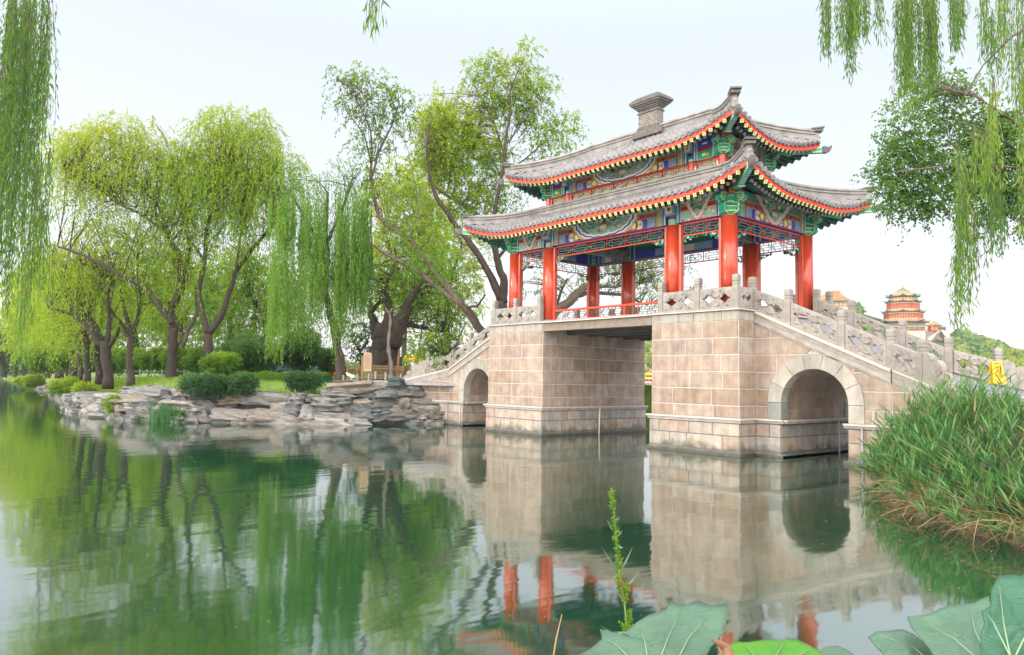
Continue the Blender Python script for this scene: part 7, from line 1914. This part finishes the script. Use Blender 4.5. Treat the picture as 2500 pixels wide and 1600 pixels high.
def seg(x0, y0, x1, y1, n):
    for i in range(n):
        t = g.uniform(0, 1); P.append(at(x0+(x1-x0)*t+g.normal(0, 2), y0+(y1-y0)*t, 1.3+g.normal(0, .003))); D.append(g.normal(0, 1, 3)+np.array([0, 0, .6]))
seg(1510, 1380, 1493, 1195, 190); seg(1524, 1470, 1532, 1425, 60); seg(1532, 1540, 1538, 1490, 60); seg(1535, 1565, 1519, 1520, 50); seg(1515, 1450, 1508, 1380, 60)
n = len(P); lv.add(*strands(np.array(P), np.array(D), np.full(n, .005), np.full(n, .1), 2, .005, .0035, 91, .6+g.normal(0, .1, n), dn=-.2, jit=.001)); lv.build('seed_spikes', ML_m, wd)
mb = MB()
for i, (x0, y0, x1, y1, w_) in enumerate(((1500, 1300, 1482, 1268, 5), (1505, 1310, 1520, 1295, 4), (1508, 1330, 1522, 1338, 5), (1510, 1395, 1465, 1330, 4), (1512, 1400, 1545, 1335, 5), (1514, 1405, 1485, 1362, 6), (1520, 1440, 1560, 1398, 4), (1512, 1425, 1500, 1440, 9), (1530, 1560, 1465, 1528, 5), (1524, 1470, 1508, 1440, 6), (1498, 1270, 1514, 1262, 3), (1497, 1240, 1484, 1232, 3))):
    dx, dy = x1-x0, y1-y0; L = math.hypot(dx, dy); nx_, ny_ = -dy/L*w_/2, dx/L*w_/2; mx_, my_ = (x0+x1)/2, (y0+y1)/2+3
    mb.prism([at(x0, y0, 1.3), at(mx_+nx_, my_+ny_, 1.295), at(x1, y1, 1.29), at(mx_-nx_, my_-ny_, 1.3)], Vector(fv)*.0006, 0)
mb.build('narrow_leaves', mat('weed_leaf', (.13, .24, .13), .5, .15, 30), wd)
tw_ = empty('dry_twig', at(1352, 1620, 1.2), 'thin straw-coloured twig sticking up at the bottom edge', 'twig'); mb = MB(); mb.tube([at(1345, 1640, 1.2), at(1358, 1560, 1.2), at(1372, 1500, 1.2)], [.0016, .0013, .0008], 6); mb.build('stalk', M_straw, tw_)
t2 = empty('brown_stalk', at(1765, 1600, .68), 'short brown withered stalk between the two large leaves', 'stalk'); mb = MB(); mb.tube([at(1790, 1640, .66), at(1775, 1585, .68), at(1757, 1570, .68), at(1737, 1562, .68)], [.006, .005, .003, .0008], 8); mb.build('stalk', mat('withered', (.20, .11, .06), .8, .3, 40), t2)

# the bank the camera stands on
rx_, fx_ = Vector((_R[0], _R[1], 0)).normalized(), Vector((_F[0], _F[1], 0)).normalized(); c_ = Vector((CAM[0], CAM[1], 0))
V = []; F = []; js = [(2.3, -.4), (1.7, .1), (1.0, .38), (-1, .45), (-8, .6), (-50, .8)]
for i in range(41):
    for a_, z_ in js:
        p = c_+rx_*(-60+3*i)+fx_*(a_+.35*math.sin(i*1.3)); V.append((p.x, p.y, z_))
for i in range(40):
    for k in range(5): F.append((i*6+k, (i+1)*6+k, (i+1)*6+k+1, i*6+k+1))
tag(npobj('near_bank', V, F, M_soil, smooth=True), kind='structure')
HAZE = 0.0003
# ---- thin evening haze over the lake
mh = bpy.data.materials.new('haze_air'); mh.use_nodes = True; nh_ = mh.node_tree; nh_.nodes.clear()
vo_ = nh_.nodes.new('ShaderNodeVolumePrincipled'); vo_.inputs['Density'].default_value = HAZE; vo_.inputs['Color'].default_value = (.93, .95, 1, 1); vo_.inputs['Anisotropy'].default_value = .2
oh = nh_.nodes.new('ShaderNodeOutputMaterial'); nh_.links.new(vo_.outputs[0], oh.inputs['Volume'])
mb = MB(); mb.box(-440, 330, -150, 520, -1.6, 62)
hz = mb.build('haze', mh); tag(hz, kind='stuff')
# ---- water 
mw, nw, pw, Lw = nodes('lake_water')
pw.inputs['Base Color'].default_value = (.008, .055, .024, 1); pw.inputs['Roughness'].default_value = .055; pw.inputs['IOR'].default_value = 1.55
tcw = nw.nodes.new('ShaderNodeTexCoord'); mpw = nw.nodes.new('ShaderNodeMapping'); mpw.inputs['Rotation'].default_value = (0, 0, rad(-39.77)); mpw.inputs['Scale'].default_value = (1, .35, 1)
Lw.new(tcw.outputs['Object'], mpw.inputs[0])
n1 = nw.nodes.new('ShaderNodeTexNoise'); n1.inputs['Scale'].default_value = 1.3; n1.inputs['Detail'].default_value = 3
Lw.new(mpw.outputs[0], n1.inputs['Vector'])
bw = nw.nodes.new('ShaderNodeBump'); bw.inputs['Strength'].default_value = .12; bw.inputs['Distance'].default_value = .06
Lw.new(n1.outputs[0], bw.inputs['Height']); Lw.new(bw.outputs[0], pw.inputs['Normal'])
mb = MB(); mb.poly([(-3000, -3000, 0), (3000, -3000, 0), (3000, 3000, 0), (-3000, 3000, 0)])
tag(mb.build('water', mw), kind='structure')

gw = nw.nodes.new('ShaderNodeBsdfGlossy'); gw.inputs['Roughness'].default_value = .055; Lw.new(bw.outputs[0], gw.inputs['Normal'])
ms = nw.nodes.new('ShaderNodeMixShader'); ms.inputs[0].default_value = .40
Lw.new(pw.outputs[0], ms.inputs[1]); Lw.new(gw.outputs[0], ms.inputs[2]); Lw.new(ms.outputs[0], nw.nodes['Material Output'].inputs[0])

# small fallen leaves and seed fluff floating on the water
g = np.random.default_rng(202); P = []
for i in range(260):
    if i < 120: x = g.uniform(2.5, 9); y = rb_y(max(4.1, x))-g.uniform(.1, 3.5)
    else: q = at(g.uniform(100, 2300), g.uniform(1100, 1580), 1.0); d_ = q-CAM; t_ = -CAM[2]/d_[2]; q = CAM+d_*t_; x, y = q[0], q[1]
    P.append((x, y, .004))
P = np.array(P); n = len(P); a = g.uniform(0, 6.28, n); L_f = g.uniform(.008, .03, n)*(np.hypot(P[:, 0]-CAM[0], P[:, 1]-CAM[1])/10)
u_ = np.stack([np.cos(a), np.sin(a), 0*a], 1)*L_f[:, None]; v_ = np.stack([-np.sin(a), np.cos(a), 0*a], 1)*L_f[:, None]*.3
V = np.stack([P-u_, P+v_, P+u_, P-v_], 1).reshape(-1, 3)
tag(npobj('floating_leaves', V, np.arange(n*4).reshape(-1, 4), ML_dry, None, g.uniform(.2, 1, n)), kind='stuff')
